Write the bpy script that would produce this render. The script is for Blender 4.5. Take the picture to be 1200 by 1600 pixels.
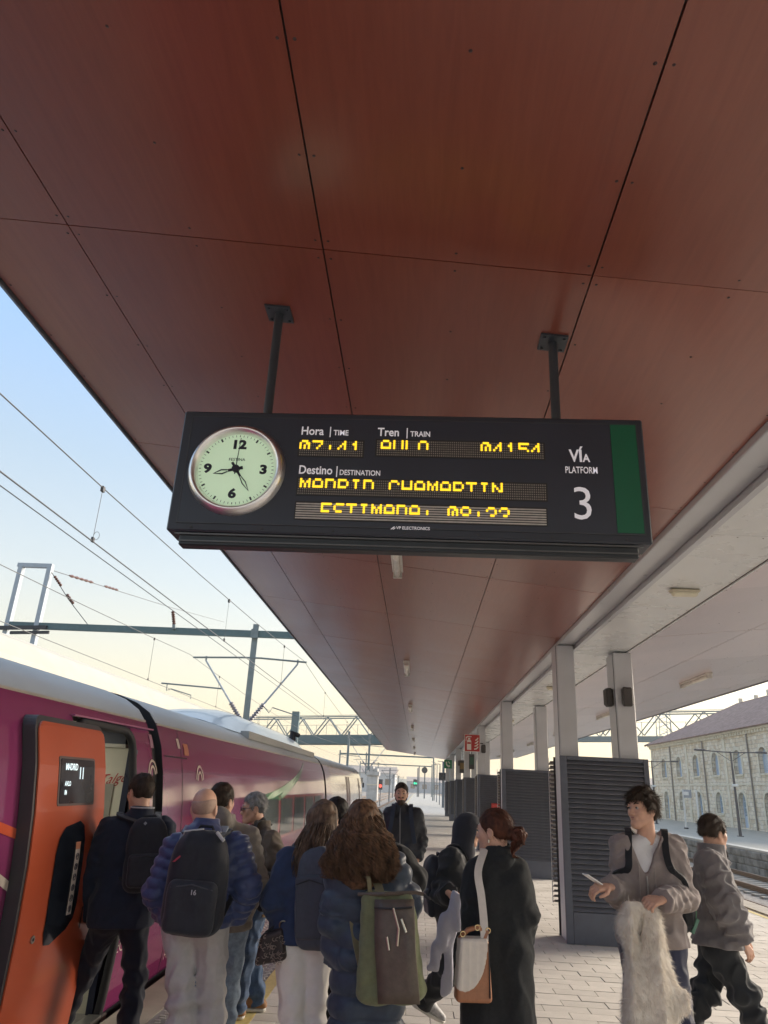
import bpy, math, random
import numpy as np
from mathutils import Matrix, Vector
for _o in list(bpy.data.objects): bpy.data.objects.remove(_o)
random.seed(7); RNG = np.random.default_rng(7)
S = bpy.context.scene
COL = S.collection
D2R = math.pi/180

# ------------------------------------------------------------ camera
F = 1122.0
def _n(v):
    v = np.array(v, float); return v/np.linalg.norm(v)
_Y = _n([53, 431, F]); _U0 = _n([145, -2950, F])
_U = _n(_U0-_Y*np.dot(_U0, _Y)); _X = _n(np.cross(_Y, _U))
if _X[0] < 0: _X = -_X
RW = np.array([_X, _Y, _U])
EYE = np.array([0, 0, 1.75])
cd = bpy.data.cameras.new('camera'); cam = bpy.data.objects.new('camera', cd); COL.objects.link(cam)
cd.sensor_fit = 'VERTICAL'; cd.sensor_height = 36; cd.sensor_width = 27
cd.lens = 36*F/1600; cd.clip_start = 0.05; cd.clip_end = 6000
M = np.eye(4); M[:3, 0] = RW[:, 0]; M[:3, 1] = -RW[:, 1]; M[:3, 2] = -RW[:, 2]; M[:3, 3] = EYE
cam.matrix_world = Matrix(M.tolist())
S.camera = cam
S.render.resolution_x = 768; S.render.resolution_y = 1024

# ------------------------------------------------------------ sky, sun, exposure
HAZE = 0.0007
SUN_EL, SUN_AZ = 20.0, 58.0          # sun ahead and to the right, low and veiled
w = bpy.data.worlds.new('World'); S.world = w; w.use_nodes = True
nt = w.node_tree; nt.nodes.clear()
def wn(t, **k):
    n = nt.nodes.new(t)
    for a, b in k.items(): setattr(n, a, b)
    return n
wo = wn('ShaderNodeOutputWorld'); bg = wn('ShaderNodeBackground'); bg2 = wn('ShaderNodeBackground'); ad = wn('ShaderNodeAddShader')
sky = wn('ShaderNodeTexSky'); sky.sky_type = 'NISHITA'; sky.sun_disc = False
sky.sun_elevation = SUN_EL*D2R; sky.sun_rotation = SUN_AZ*D2R; sky.air_density = 1.0; sky.dust_density = 3.0; sky.ozone_density = 1.5
nt.links.new(sky.outputs[0], bg.inputs[0]); bg.inputs[1].default_value = 0.05
tc = wn('ShaderNodeTexCoord'); sp = wn('ShaderNodeSeparateXYZ'); cr = wn('ShaderNodeValToRGB')
nt.links.new(tc.outputs['Generated'], sp.inputs[0]); nt.links.new(sp.outputs[2], cr.inputs[0])
# thin milky dawn veil: cream at the horizon, pale blue higher up
E_ = cr.color_ramp.elements
stops = [(0.0, (0.82, 0.64, 0.36)), (0.05, (0.84, 0.68, 0.41)), (0.13, (0.79, 0.70, 0.49)), (0.24, (0.61, 0.64, 0.60)), (0.38, (0.45, 0.56, 0.65)), (0.55, (0.33, 0.53, 0.84)), (1.0, (0.44, 0.51, 0.61))]
E_[0].position, E_[1].position = 0, 1
E_[0].color = (*stops[0][1], 1); E_[1].color = (*stops[-1][1], 1)
for p_, c_ in stops[1:-1]:
    e = E_.new(p_); e.color = (*c_, 1)
nt.links.new(cr.outputs[0], bg2.inputs[0]); bg2.inputs[1].default_value = 0.51
nt.links.new(bg.outputs[0], ad.inputs[0]); nt.links.new(bg2.outputs[0], ad.inputs[1]); nt.links.new(ad.outputs[0], wo.inputs[0])
sd = bpy.data.lights.new('sun', 'SUN'); sun = bpy.data.objects.new('sun', sd); COL.objects.link(sun)
sd.energy = 3.4; sd.angle = 32*D2R; sd.color = (1.0, 0.89, 0.76)
sdir = Vector((math.sin(SUN_AZ*D2R)*math.cos(SUN_EL*D2R), math.cos(SUN_AZ*D2R)*math.cos(SUN_EL*D2R), math.sin(SUN_EL*D2R)))
sun.rotation_euler = sdir.to_track_quat('Z', 'Y').to_euler()
S.view_settings.view_transform = 'Standard'; S.view_settings.look = 'None'; S.view_settings.gamma = 1
S.view_settings.use_curve_mapping = False
S.view_settings.exposure = 1.0
S.render.engine = 'CYCLES'
S.cycles.use_denoising = True
S.cycles.max_bounces = 7; S.cycles.diffuse_bounces = 4; S.cycles.glossy_bounces = 4
S.cycles.caustics_reflective = False; S.cycles.caustics_refractive = False

# ------------------------------------------------------------ helpers
def W(px, py, y=None, x=None, z=None):
    """world point seen at a place of the photograph (1200x1600) at a known depth"""
    d = RW @ np.array([px-600.0, py-800.0, F])
    if y is not None: t = (y-EYE[1])/d[1]
    elif x is not None: t = (x-EYE[0])/d[0]
    else: t = (z-EYE[2])/d[2]
    return EYE+t*d
V3 = lambda *a: np.array(a, float)
class MB:
    def __init__(s): s.v = []; s.f = []
    def add(s, vs, fs):
        b = len(s.v); s.v += [tuple(map(float, q)) for q in vs]; s.f += [tuple(i+b for i in f) for f in fs]; return s
    def box(s, x0, x1, y0, y1, z0, z1):
        v = [(x0,y0,z0),(x1,y0,z0),(x1,y1,z0),(x0,y1,z0),(x0,y0,z1),(x1,y0,z1),(x1,y1,z1),(x0,y1,z1)]
        return s.add(v, [(0,3,2,1),(4,5,6,7),(0,1,5,4),(1,2,6,5),(2,3,7,6),(3,0,4,7)])
    def bbox(s, x0, x1, y0, y1, z0, z1, b=0.01):
        """box with chamfered edges"""
        c = V3((x0+x1)/2, (y0+y1)/2, (z0+z1)/2); h = V3((x1-x0)/2, (y1-y0)/2, (z1-z0)/2)
        return s.rbox(c, V3(1,0,0), V3(0,1,0), V3(0,0,1), h, b)
    def rbox(s, c, ax, ay, az, h, b=0.01):
        vs = []; idx = {}
        for sx in (-1, 1):
            for sy in (-1, 1):
                for sz in (-1, 1):
                    for k in range(3):
                        q = [sx*(h[0]-b), sy*(h[1]-b), sz*(h[2]-b)]; q[k] = (sx, sy, sz)[k]*h[k]
                        idx[sx, sy, sz, k] = len(vs); vs.append(c+ax*q[0]+ay*q[1]+az*q[2])
        fs = []
        for k in range(3):
            o = [i for i in range(3) if i != k]
            for sg in (-1, 1):
                lp = []
                for (a, d) in ((-1,-1),(1,-1),(1,1),(-1,1)):
                    t = [0,0,0]; t[k] = sg; t[o[0]] = a; t[o[1]] = d; lp.append(idx[t[0], t[1], t[2], k])
                fs.append(tuple(lp) if (sg > 0) == (k != 1) else tuple(lp[::-1]))
        for k in range(3):      # edges along k
            o = [i for i in range(3) if i != k]
            for a in (-1, 1):
                for d in (-1, 1):
                    q = []
                    for e_ in (-1, 1):
                        t = [0,0,0]; t[k] = e_; t[o[0]] = a; t[o[1]] = d
                        q.append((idx[t[0],t[1],t[2],o[0]], idx[t[0],t[1],t[2],o[1]]))
                    f = (q[0][0], q[0][1], q[1][1], q[1][0])
                    fs.append(f if (a*d > 0) == (k != 1) else f[::-1])
        for sx in (-1, 1):
            for sy in (-1, 1):
                for sz in (-1, 1):
                    f = tuple(idx[sx, sy, sz, k] for k in range(3)); fs.append(f if sx*sy*sz > 0 else f[::-1])
        return s.add(vs, fs)
    def tube(s, pts, r, n=8, cap=True, flat=1.0, side=None):
        pts = [np.array(p, float) for p in pts]; N = len(pts)
        rs = r if hasattr(r, '__len__') else [r]*N
        b0 = len(s.v); prev = None
        for i, p in enumerate(pts):
            t = pts[min(i+1, N-1)]-pts[max(i-1, 0)]; t = t/(np.linalg.norm(t)+1e-12)
            ref = prev if prev is not None else (np.array(side, float) if side is not None else (V3(0,0,1) if abs(t[2]) < .9 else V3(1,0,0)))
            u = ref-t*np.dot(ref, t); u = u/(np.linalg.norm(u)+1e-12); v = np.cross(t, u); prev = u
            for k in range(n):
                a = 2*math.pi*(k+.5)/n; s.v.append(tuple(p+rs[i]*(math.cos(a)*u+flat*math.sin(a)*v)))
        for i in range(N-1):
            for k in range(n):
                a, c = b0+i*n+k, b0+i*n+(k+1) % n; s.f.append((a, c, c+n, a+n))
        if cap:
            s.f.append(tuple(b0+k for k in range(n))[::-1]); s.f.append(tuple(b0+(N-1)*n+k for k in range(n)))
        return s
    def bar(s, p, q, w, h=None, up=(0,0,1)):
        """square bar from p to q"""
        p, q = np.array(p, float), np.array(q, float); h = h or w
        t = _n(q-p); upv = np.array(up, float)
        if abs(np.dot(t, upv)) > .95: upv = V3(1, 0, 0)
        sd_ = _n(np.cross(t, upv)); u2 = np.cross(sd_, t)
        vs = []
        for c in (p, q):
            for a, b in ((-1,-1),(1,-1),(1,1),(-1,1)): vs.append(c+sd_*a*w/2+u2*b*h/2)
        return s.add(vs, [(0,3,2,1),(4,5,6,7),(0,1,5,4),(1,2,6,5),(2,3,7,6),(3,0,4,7)])
    def band(s, pts, wv, w, th, nv=None):
        """flat strap along pts; wv = width direction(s), w width, th thickness"""
        pts = [np.array(p, float) for p in pts]; N = len(pts); b0 = len(s.v)
        for i, p in enumerate(pts):
            t = _n(pts[min(i+1, N-1)]-pts[max(i-1, 0)])
            wd = np.array(wv[i] if isinstance(wv, list) else wv, float); wd = _n(wd-t*np.dot(wd, t)); nn = np.cross(t, wd)
            ww = w[i] if hasattr(w, '__len__') else w
            for a, b in ((-1,-1),(1,-1),(1,1),(-1,1)): s.v.append(tuple(p+wd*a*ww/2+nn*b*th/2))
        for i in range(N-1):
            for k in range(4):
                a, c = b0+i*4+k, b0+i*4+(k+1) % 4; s.f.append((a, c, c+4, a+4))
        s.f.append((b0+3, b0+2, b0+1, b0)); e = b0+(N-1)*4; s.f.append((e, e+1, e+2, e+3))
        return s
    def prism(s, poly, o, u, v, nrm, th):
        """extrude 2-D polygon (in plane o,u,v) by th along nrm"""
        o, u, v, nrm = map(lambda a: np.array(a, float), (o, u, v, nrm)); n = len(poly)
        vs = [o+u*a+v*b for a, b in poly]+[o+u*a+v*b+nrm*th for a, b in poly]
        fs = [tuple(range(n))[::-1], tuple(range(n, 2*n))]+[(i, (i+1) % n, (i+1) % n+n, i+n) for i in range(n)]
        return s.add(vs, fs)
    def build(s, name, mat, parent=None, smooth=False, auto=None):
        me = bpy.data.meshes.new(name)
        vs = np.array(s.v, float)
        off = np.array(list(parent.get('_o', (0,0,0)))) if parent is not None else V3(0,0,0)
        if len(vs): vs = vs-off
        me.from_pydata(vs.tolist(), [], s.f); me.validate(); me.update()
        if smooth: me.polygons.foreach_set('use_smooth', [True]*len(me.polygons))
        o = bpy.data.objects.new(name, me); COL.objects.link(o); me.materials.append(mat)
        if parent is not None: o.parent = parent; o['_o'] = tuple(float(a) for a in off)
        if auto: fix_normals(me)
        return o
def fix_normals(me):
    import bmesh
    b = bmesh.new(); b.from_mesh(me); bmesh.ops.recalc_face_normals(b, faces=b.faces); b.to_mesh(me); b.free()
def thing(name, label, cat, loc=(0,0,0), group=None, kind=None):
    o = bpy.data.objects.new(name, None); COL.objects.link(o); o.location = tuple(float(a) for a in loc); o['_o'] = tuple(float(a) for a in loc)
    o.empty_display_size = .2; o['label'] = label; o['category'] = cat
    if group: o['group'] = group
    if kind: o['kind'] = kind
    return o
def tag(o, label=None, cat=None, group=None, kind=None):
    for k, v in (('label', label), ('category', cat), ('group', group), ('kind', kind)):
        if v: o[k] = v
    return o
def copy_tree(o, parent=None):
    c = o.copy(); COL.objects.link(c); c.parent = parent
    for ch in list(o.children): copy_tree(ch, c)
    return c
def place_copy(root, d, label=None):
    c = copy_tree(root); c.location = root.location+Vector(tuple(float(a) for a in d))
    if label: c['label'] = label
    return c
_tm = {}
def text(mb, s, size, o, u, v, nrm, th=0.002, bold=0.0, align='LEFT', sx=1.0, shear=0.0):
    """lettering: flat extruded glyphs laid in the plane o,u,v"""
    cu = bpy.data.curves.new('t', 'FONT'); cu.body = s; cu.size = size; cu.align_x = align; cu.offset = bold; cu.resolution_u = 3; cu.shear = shear
    ob_ = bpy.data.objects.new('t', cu); COL.objects.link(ob_)
    bpy.context.view_layer.update()
    me = ob_.evaluated_get(bpy.context.evaluated_depsgraph_get()).to_mesh()
    o, u, v, nrm = map(lambda a: np.array(a, float), (o, u, v, nrm))
    mb.add([o+u*q.co.x*sx+v*q.co.y+nrm*th for q in me.vertices], [tuple(p.vertices) for p in me.polygons])
    bpy.data.objects.remove(ob_); bpy.data.curves.remove(cu)

# ------------------------------------------------------------ materials
MATS = {}
def mat(name, col, rough=.6, metal=0, var=.12, scale=8.0, bump=.0, bscale=60., spec=.5, stretch=(1,1,1), emit=None, es=1.0, coat=0, obj_rand=0.0, col2=None, coords='Object', dirt=0.0, sheen=0.0, bdist=.004):
    if name in MATS: return MATS[name]
    m = bpy.data.materials.new(name); m.use_nodes = True; t = m.node_tree; b = t.nodes['Principled BSDF']
    b.inputs['Roughness'].default_value = rough; b.inputs['Metallic'].default_value = metal
    b.inputs['Specular IOR Level'].default_value = spec; b.inputs['Coat Weight'].default_value = coat; b.inputs['Coat Roughness'].default_value = .08
    b.inputs['Sheen Weight'].default_value = sheen
    L = t.links.new; N = t.nodes.new
    tcn = N('ShaderNodeTexCoord'); mp = N('ShaderNodeMapping'); mp.inputs['Scale'].default_value = stretch
    L(tcn.outputs[coords], mp.inputs[0])
    nz = N('ShaderNodeTexNoise'); nz.inputs['Scale'].default_value = scale; nz.inputs['Detail'].default_value = 6; nz.inputs['Roughness'].default_value = .62
    L(mp.outputs[0], nz.inputs['Vector'])
    r = N('ShaderNodeValToRGB'); r.color_ramp.elements[0].position = .3; r.color_ramp.elements[1].position = .7
    c2 = col2 or tuple(min(1, c*(1+var)) for c in col)
    r.color_ramp.elements[0].color = (*[c*(1-var) for c in col], 1); r.color_ramp.elements[1].color = (*c2, 1)
    L(nz.outputs[0], r.inputs[0]); out = r.outputs[0]
    if obj_rand:
        oi = N('ShaderNodeObjectInfo'); hs = N('ShaderNodeHueSaturation'); mr = N('ShaderNodeMapRange')
        mr.inputs[3].default_value = 1-obj_rand; mr.inputs[4].default_value = 1+obj_rand
        L(oi.outputs['Random'], mr.inputs[0]); L(mr.outputs[0], hs.inputs['Value']); L(out, hs.inputs['Color']); out = hs.outputs[0]
    if dirt:
        n2 = N('ShaderNodeTexNoise'); n2.inputs['Scale'].default_value = 1.3; n2.inputs['Detail'].default_value = 8; L(tcn.outputs[coords], n2.inputs['Vector'])
        r2 = N('ShaderNodeValToRGB'); r2.color_ramp.elements[0].position = .45; r2.color_ramp.elements[1].position = .75
        mx = N('ShaderNodeMixRGB'); mx.blend_type = 'MULTIPLY'; r2.color_ramp.elements[0].color = (1,1,1,1); r2.color_ramp.elements[1].color = (1-dirt, 1-dirt*1.05, 1-dirt*1.15, 1)
        L(n2.outputs[0], r2.inputs[0]); mx.inputs[0].default_value = 1; L(out, mx.inputs[1]); L(r2.outputs[0], mx.inputs[2]); out = mx.outputs[0]
    L(out, b.inputs['Base Color'])
    rr = N('ShaderNodeMapRange'); rr.inputs[3].default_value = max(.02, rough-.08); rr.inputs[4].default_value = min(1, rough+.08); L(nz.outputs[0], rr.inputs[0]); L(rr.outputs[0], b.inputs['Roughness'])
    if bump:
        n3 = N('ShaderNodeTexNoise'); n3.inputs['Scale'].default_value = bscale; n3.inputs['Detail'].default_value = 4; L(mp.outputs[0], n3.inputs['Vector'])
        bp = N('ShaderNodeBump'); bp.inputs['Strength'].default_value = bump; bp.inputs['Distance'].default_value = bdist; L(n3.outputs[0], bp.inputs['Height']); L(bp.outputs[0], b.inputs['Normal'])
    if emit:
        b.inputs['Emission Color'].default_value = (*emit, 1); b.inputs['Emission Strength'].default_value = es
    MATS[name] = m; return m
def glass_mat(name, col=(.6,.7,.7), rough=.05):
    if name in MATS: return MATS[name]
    m = bpy.data.materials.new(name); m.use_nodes = True; b = m.node_tree.nodes['Principled BSDF']
    b.inputs['Base Color'].default_value = (*col, 1); b.inputs['Roughness'].default_value = rough; b.inputs['Metallic'].default_value = .0; b.inputs['Coat Weight'].default_value = 1
    MATS[name] = m; return m
# ============================================================ GROUND, TRACKS, PLATFORMS
def structure(mb, name, m, label=None, **k):
    o = mb.build(name, m, **k); o['kind'] = 'structure'
    if label: o['label'] = label
    return o
m_ballast = mat('ballast', (.30,.27,.24), .95, var=.45, scale=9, bump=.9, bscale=14, bdist=.03, coords='Object')
m_pave = mat('paving', (.61,.575,.515), .75, var=.08, scale=5, bump=.25, bscale=90, obj_rand=.07, dirt=.22)
m_pave_far = mat('paving_far', (.50,.47,.42), .75, var=.14, scale=3, bump=.2, bscale=40, dirt=.20)
m_joint = mat('joint_sand', (.33,.29,.25), .95)
m_conc = mat('concrete', (.42,.38,.32), .85, var=.15, scale=3, bump=.3, bscale=40, dirt=.25)
m_wallstone = mat('retaining_stone', (.30,.29,.26), .9, var=.5, scale=1.6, bump=.8, bscale=5, bdist=.03, dirt=.4)
m_tact = mat('tactile_grey', (.30,.29,.28), .7, var=.12, bump=.1)
m_yel = mat('yellow_line', (.62,.50,.20), .65, var=.12, scale=20, dirt=.2)
m_rail = mat('rail_steel', (.20,.13,.09), .45, metal=.7, var=.2, scale=20)
m_sleeper = mat('sleeper_concrete', (.36,.33,.29), .9, var=.15)
mb = MB(); mb.add([(-1100,-300,-.86),(1100,-300,-.86),(1100,1400,-.86),(-1100,1400,-.86)], [(0,1,2,3)])
ground = structure(mb, 'ground', m_ballast, 'gravel ground and track ballast reaching the horizon')
PX0, PX1 = -2.30, 6.42
# platform body; paving laid on it
mb = MB(); mb.box(PX0, PX1, -12, 230, -.85, -.022)
platform = structure(mb, 'platform', m_joint, 'long station platform between the train and the far tracks')
mb = MB(); mb.box(PX0-.02, -2.0, -12, 230, -.20, .0)
mb.build('edge_stone', m_conc, platform)
mb = MB(); mb.box(PX1-.38, PX1+.02, -12, 230, -.20, .0)
mb.build('edge_stone', m_conc, platform)
mb = MB(); mb.box(-1.37, -1.25, -12, 230, -.03, .002); mb.box(PX1-.62, PX1-.52, -12, 230, -.03, .002)
mb.build('yellow_line', m_yel, platform)
mb = MB(); mb.box(-2.0, -1.37, -12, 230, -.03, -.004); mb.build('tactile_bed', m_tact, platform)
m_dim = mat('tactile_bar', (.50,.48,.45), .6)
mb = MB()
yy = 4.2
while yy < 20:
    for i in range(7):
        x = -1.96+i*.086+(.02 if int(yy/.06) % 2 else 0); mb.box(x, x+.045, yy, yy+.030, -.004, .003)
    yy += .06
o = mb.build('tactile_bars', m_dim, platform); o['kind'] = 'stuff'
# pavers: running bond, the nearest ones one by one
bx0, bx1 = -1.25, PX1-.62
pw, pd, g = .40, .20, .0045
shapes = [MB().bbox(0, pw-g, 0, pd-g, -.03, 0, .003) for _ in range(1)]
half = MB().bbox(0, pw/2-g, 0, pd-g, -.03, 0, .003)
proto_me = {}
cnt = 0; far = MB(); row = 0; y = 3.0
def paver(x0, x1, y, single):
    global cnt
    dz = random.uniform(-.0022, .0015)
    if single:
        key = round(x1-x0, 3)
        if key not in proto_me:
            o = MB().bbox(0, x1-x0-g, 0, pd-g, -.03, 0, .003).build('paver', m_pave, platform); proto_me[key] = o.data
        else:
            o = bpy.data.objects.new('paver', proto_me[key]); COL.objects.link(o); o.parent = platform
        o.location = (x0, y, dz); o.rotation_euler = (random.uniform(-.004,.004), random.uniform(-.003,.003), 0); cnt += 1
    else:
        far.bbox(x0, x1-g, y, y+pd-g, -.03, dz, .003) if y < 14 else far.box(x0, x1-g, y, y+pd-g, -.03, dz)
while y < 34:
    x = bx0-(pw/2 if row % 2 else 0)
    while x < bx1-.01:
        a, b = max(x, bx0), min(x+pw, bx1)
        if b-a > .03: paver(a, b, y, 6.3 < y < 9.7 and cnt < 297)
        x += pw
    y += pd; row += 1
o = far.build('pavers', m_pave, platform); o['kind'] = 'stuff'
mb = MB(); mb.box(bx0, bx1, 34, 230, -.03, -.001); mb.box(bx0, bx1, -12, 3.0, -.03, -.001)
mb.build('far_paving', m_pave_far, platform)
# tracks
def track(xc, y0, y1, label, near=True):
    t = thing('railway_track', label, 'track', (xc, y0, -.86), kind='structure')
    mb = MB()
    for sx in (-.83, .83):
        x = xc+sx
        mb.box(x-.07, x+.07, y0, y1, -.80, -.775); mb.box(x-.012, x+.012, y0, y1, -.775, -.69); mb.box(x-.036, x+.036, y0, y1, -.69, -.65)
    mb.build('rail', m_rail, t)
    mb = MB(); y = y0
    while y < min(y1, y0+150):
        mb.box(xc-1.3, xc+1.3, y, y+.26, -.87, -.80); y += .6
    o = mb.build('sleepers', m_sleeper, t); o['kind'] = 'stuff'
track(-3.9, -5, 420, 'railway track under the purple train')
track(-7.8, -5, 420, 'second railway track beyond the purple train')
track(8.1, 4, 420, 'railway track right beside the platform edge')
track(11.6, 4, 420, 'railway track along the low stone wall of the opposite platform')
track(-11.7, 60, 420, 'farthest railway track on the left')
# opposite platform
mb = MB(); mb.box(13.62, 70, 15, 140, -.85, -.02); opp = structure(mb, 'opposite_platform', m_conc, 'pale paved ground in front of the stone building')
mb = MB(); mb.box(13.60, 14.1, 15, 140, -.02, .06); mb.build('edge_stone', mat('edge_pale', (.60,.56,.48), .8, var=.08), opp)
mb = MB(); mb.box(14.1, 70, 15, 140, -.02, .03); mb.build('surface', mat('pale_paving', (.42,.385,.32), .85, var=.08, scale=2, dirt=.15), opp)
# rough coursed stones of the retaining wall, stepped in and out
mb = MB(); z = -.86
for h in (.30, .28, .26):
    y = 26.0
    while y < 60:
        L_ = random.uniform(.5, 1.1); mb.bbox(13.50+random.uniform(-.03,.03), 13.66, y, y+L_-.02, z, z+h-.02, .02); y += L_
    z += h
o = mb.build('wall_stones', m_wallstone, opp); o['kind'] = 'stuff'

# ============================================================ CANOPY
CY0, CY1 = -0.7, 57.6
SL = -.1107
def lz(x): return 4.065+SL*x                       # left (red) soffit height
def rz(x): return 3.722+.1107*(x-2.965)            # right soffit height
def wood_mat(name, c1, c2, rough, coat=.0):
    m = bpy.data.materials.new(name); m.use_nodes = True; t = m.node_tree; b = t.nodes['Principled BSDF']; L = t.links.new; N = t.nodes.new
    tcn = N('ShaderNodeTexCoord'); mp = N('ShaderNodeMapping'); mp.inputs['Scale'].default_value = (22, 1.6, 1); L(tcn.outputs['Object'], mp.inputs[0])
    oi = N('ShaderNodeObjectInfo'); ad_ = N('ShaderNodeVectorMath'); ad_.operation = 'ADD'; sc_ = N('ShaderNodeVectorMath'); sc_.operation = 'SCALE'; sc_.inputs[0].default_value = (17, 9, 3)
    L(oi.outputs['Random'], sc_.inputs['Scale']); L(mp.outputs[0], ad_.inputs[0]); L(sc_.outputs[0], ad_.inputs[1])
    nz = N('ShaderNodeTexNoise'); nz.inputs['Scale'].default_value = 1.2; nz.inputs['Detail'].default_value = 8; nz.inputs['Roughness'].default_value = .65; nz.inputs['Distortion'].default_value = .6
    L(ad_.outputs[0], nz.inputs['Vector']); r = N('ShaderNodeValToRGB'); r.color_ramp.elements[0].position = .32; r.color_ramp.elements[1].position = .68
    r.color_ramp.elements[0].color = (*c1, 1); r.color_ramp.elements[1].color = (*c2, 1); L(nz.outputs[0], r.inputs[0])
    n2 = N('ShaderNodeTexNoise'); n2.inputs['Scale'].default_value = .9; n2.inputs['Detail'].default_value = 5; L(tcn.outputs['Object'], n2.inputs['Vector'])
    mr = N('ShaderNodeMapRange'); mr.inputs[3].default_value = .86; mr.inputs[4].default_value = 1.12; L(n2.outputs[0], mr.inputs[0])
    m2 = N('ShaderNodeMapRange'); m2.inputs[3].default_value = .93; m2.inputs[4].default_value = 1.07; L(oi.outputs['Random'], m2.inputs[0])
    mm = N('ShaderNodeMath'); mm.operation = 'MULTIPLY'; L(mr.outputs[0], mm.inputs[0]); L(m2.outputs[0], mm.inputs[1])
    hs = N('ShaderNodeHueSaturation'); L(mm.outputs[0], hs.inputs['Value']); L(r.outputs[0], hs.inputs['Color']); L(hs.outputs[0], b.inputs['Base Color'])
    rr = N('ShaderNodeMapRange'); rr.inputs[3].default_value = rough-.05; rr.inputs[4].default_value = rough+.08; L(n2.outputs[0], rr.inputs[0]); L(rr.outputs[0], b.inputs['Roughness'])
    b.inputs['Specular IOR Level'].default_value = .5; b.inputs['Coat Weight'].default_value = coat; b.inputs['Coat Roughness'].default_value = .2
    bp = N('ShaderNodeBump'); bp.inputs['Strength'].default_value = .06; bp.inputs['Distance'].default_value = .01
    n4 = N('ShaderNodeTexNoise'); n4.inputs['Scale'].default_value = 1.1; n4.inputs['Detail'].default_value = 2; L(tcn.outputs['Object'], n4.inputs['Vector']); L(n4.outputs[0], bp.inputs['Height']); L(bp.outputs[0], b.inputs['Normal'])
    return m
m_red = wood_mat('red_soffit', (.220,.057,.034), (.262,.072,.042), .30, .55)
m_red_bright = wood_mat('red_soffit_bright', (.64,.53,.53), (.67,.56,.555), .32, .6)  # red soffit again, its brighter reflections put into a pink base colour
m_white = mat('white_soffit', (.73,.755,.75), .28, var=.03, scale=1.5, dirt=.05)
m_beam = mat('grey_beam', (.50,.515,.54), .30, var=.06, scale=2)
m_colm = mat('column_grey', (.54,.555,.59), .35, var=.06, scale=2, dirt=.12)
m_dark = mat('roof_dark', (.05,.05,.055), .6)
m_rivet = mat('rivet', (.045,.02,.018), .5)
canopy = thing('platform_canopy', 'long platform canopy with red wooden soffit panels rising outward from a grey beam', 'canopy', (2.1, 27, 3.7))
mb = MB()                                           # roof shell above the panels
def slab(mb, x0, x1, zf, y0, y1, th, up=.0):
    mb.add([(x0,y0,zf(x0)+up),(x1,y0,zf(x1)+up),(x1,y1,zf(x1)+up),(x0,y1,zf(x0)+up),(x0,y0,zf(x0)+up+th),(x1,y0,zf(x1)+up+th),(x1,y1,zf(x1)+up+th),(x0,y1,zf(x0)+up+th)],
           [(0,3,2,1),(4,5,6,7),(0,1,5,4),(1,2,6,5),(2,3,7,6),(3,0,4,7)])
slab(mb, -2.44, 2.24, lz, CY0, CY1, .10, .022)
slab(mb, 2.24, 7.30, lambda x: max(rz(x), 3.80), CY0, CY1, .12, .03)
mb.build('roof_shell', m_dark, canopy)
LX = [-2.437, -1.80, -.52, .737, 1.985]; GY = 2.555
ys = []; y = 2.73
while y > CY0: y -= GY
ys = [CY0]; y += GY
while y < CY1-.4: ys.append(y); y += GY
ys.append(CY1)
jt = .008
pcache = {}
def soffit(x0, x1, y0, y1, zf, m, name='soffit_panel', th=.016):
    key = (round(x0,3), round(x1,3), round(y1-y0,3), m.name)
    if key not in pcache:
        mb = MB(); a, b, L_ = x0+jt/2, x1-jt/2, y1-y0-jt*.7
        slab(mb, a, b, zf, 0, L_, th)
        o = mb.build(name, m, canopy); pcache[key] = o.data
    else:
        o = bpy.data.objects.new(name, pcache[key]); COL.objects.link(o); o.parent = canopy
    o.location = (0, y0+jt*.35, random.uniform(-.0012, .0012)); return o
for i in range(4):
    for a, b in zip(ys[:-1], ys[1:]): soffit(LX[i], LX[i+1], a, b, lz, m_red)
RXs = [2.975, 4.26, 5.56, 6.86, 7.30]; ry = 7.05; RG = 2.43
while ry > CY0: ry -= RG
rys = [CY0]; ry += RG
while ry < CY1-.4: rys.append(ry); ry += RG
rys.append(CY1)
for i in range(4):
    for a, b in zip(rys[:-1], rys[1:]): soffit(RXs[i], RXs[i+1], a, b, rz, m_red_bright)
for a, b in zip(rys[:-1], rys[1:]): soffit(2.26, 2.965, a+.9, b+.9 if b < CY1-3 else b, lambda x: 3.745-.02*(x-2.26), m_white, 'white_panel')
for a, b in zip(ys[:-1], ys[1:]): soffit(1.992, 2.222, a+.55, b+.55 if b < CY1-3 else b, lambda x: 3.800, m_beam, 'beam_panel')
mb = MB(); mb.box(1.9865, 1.9915, CY0, CY1, 3.800, 3.90); mb.build('beam_side', m_beam, canopy); mb = MB(); mb.box(2.226, 2.258, CY0, CY1, 3.725, 3.83); mb.box(2.205, 2.226, CY0, CY1, 3.725, 3.737); mb.build('beam_lip', m_beam, canopy)
mb = MB(); mb.add([(-2.46,CY0,lz(-2.44)-.02),(-2.445,CY0,lz(-2.44)-.02),(-2.445,CY0,lz(-2.44)+.15),(-2.46,CY0,lz(-2.44)+.15),(-2.46,CY1,lz(-2.44)-.02),(-2.445,CY1,lz(-2.44)-.02),(-2.445,CY1,lz(-2.44)+.15),(-2.46,CY1,lz(-2.44)+.15)], [(0,1,2,3),(4,7,6,5),(0,4,5,1),(1,5,6,2),(2,6,7,3),(3,7,4,0)])
mb.box(7.305, 7.325, CY0, CY1, rz(7.3)-.02, rz(7.3)+.16);
mb.build('fascia', mat('fascia_metal', (.20,.21,.24), .4, metal=.5, var=.05), canopy)
mb = MB(); mb.box(2.966, 2.974, CY0, CY1, 3.712, 3.724); mb.build('trim_strip', m_white, canopy)
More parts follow.
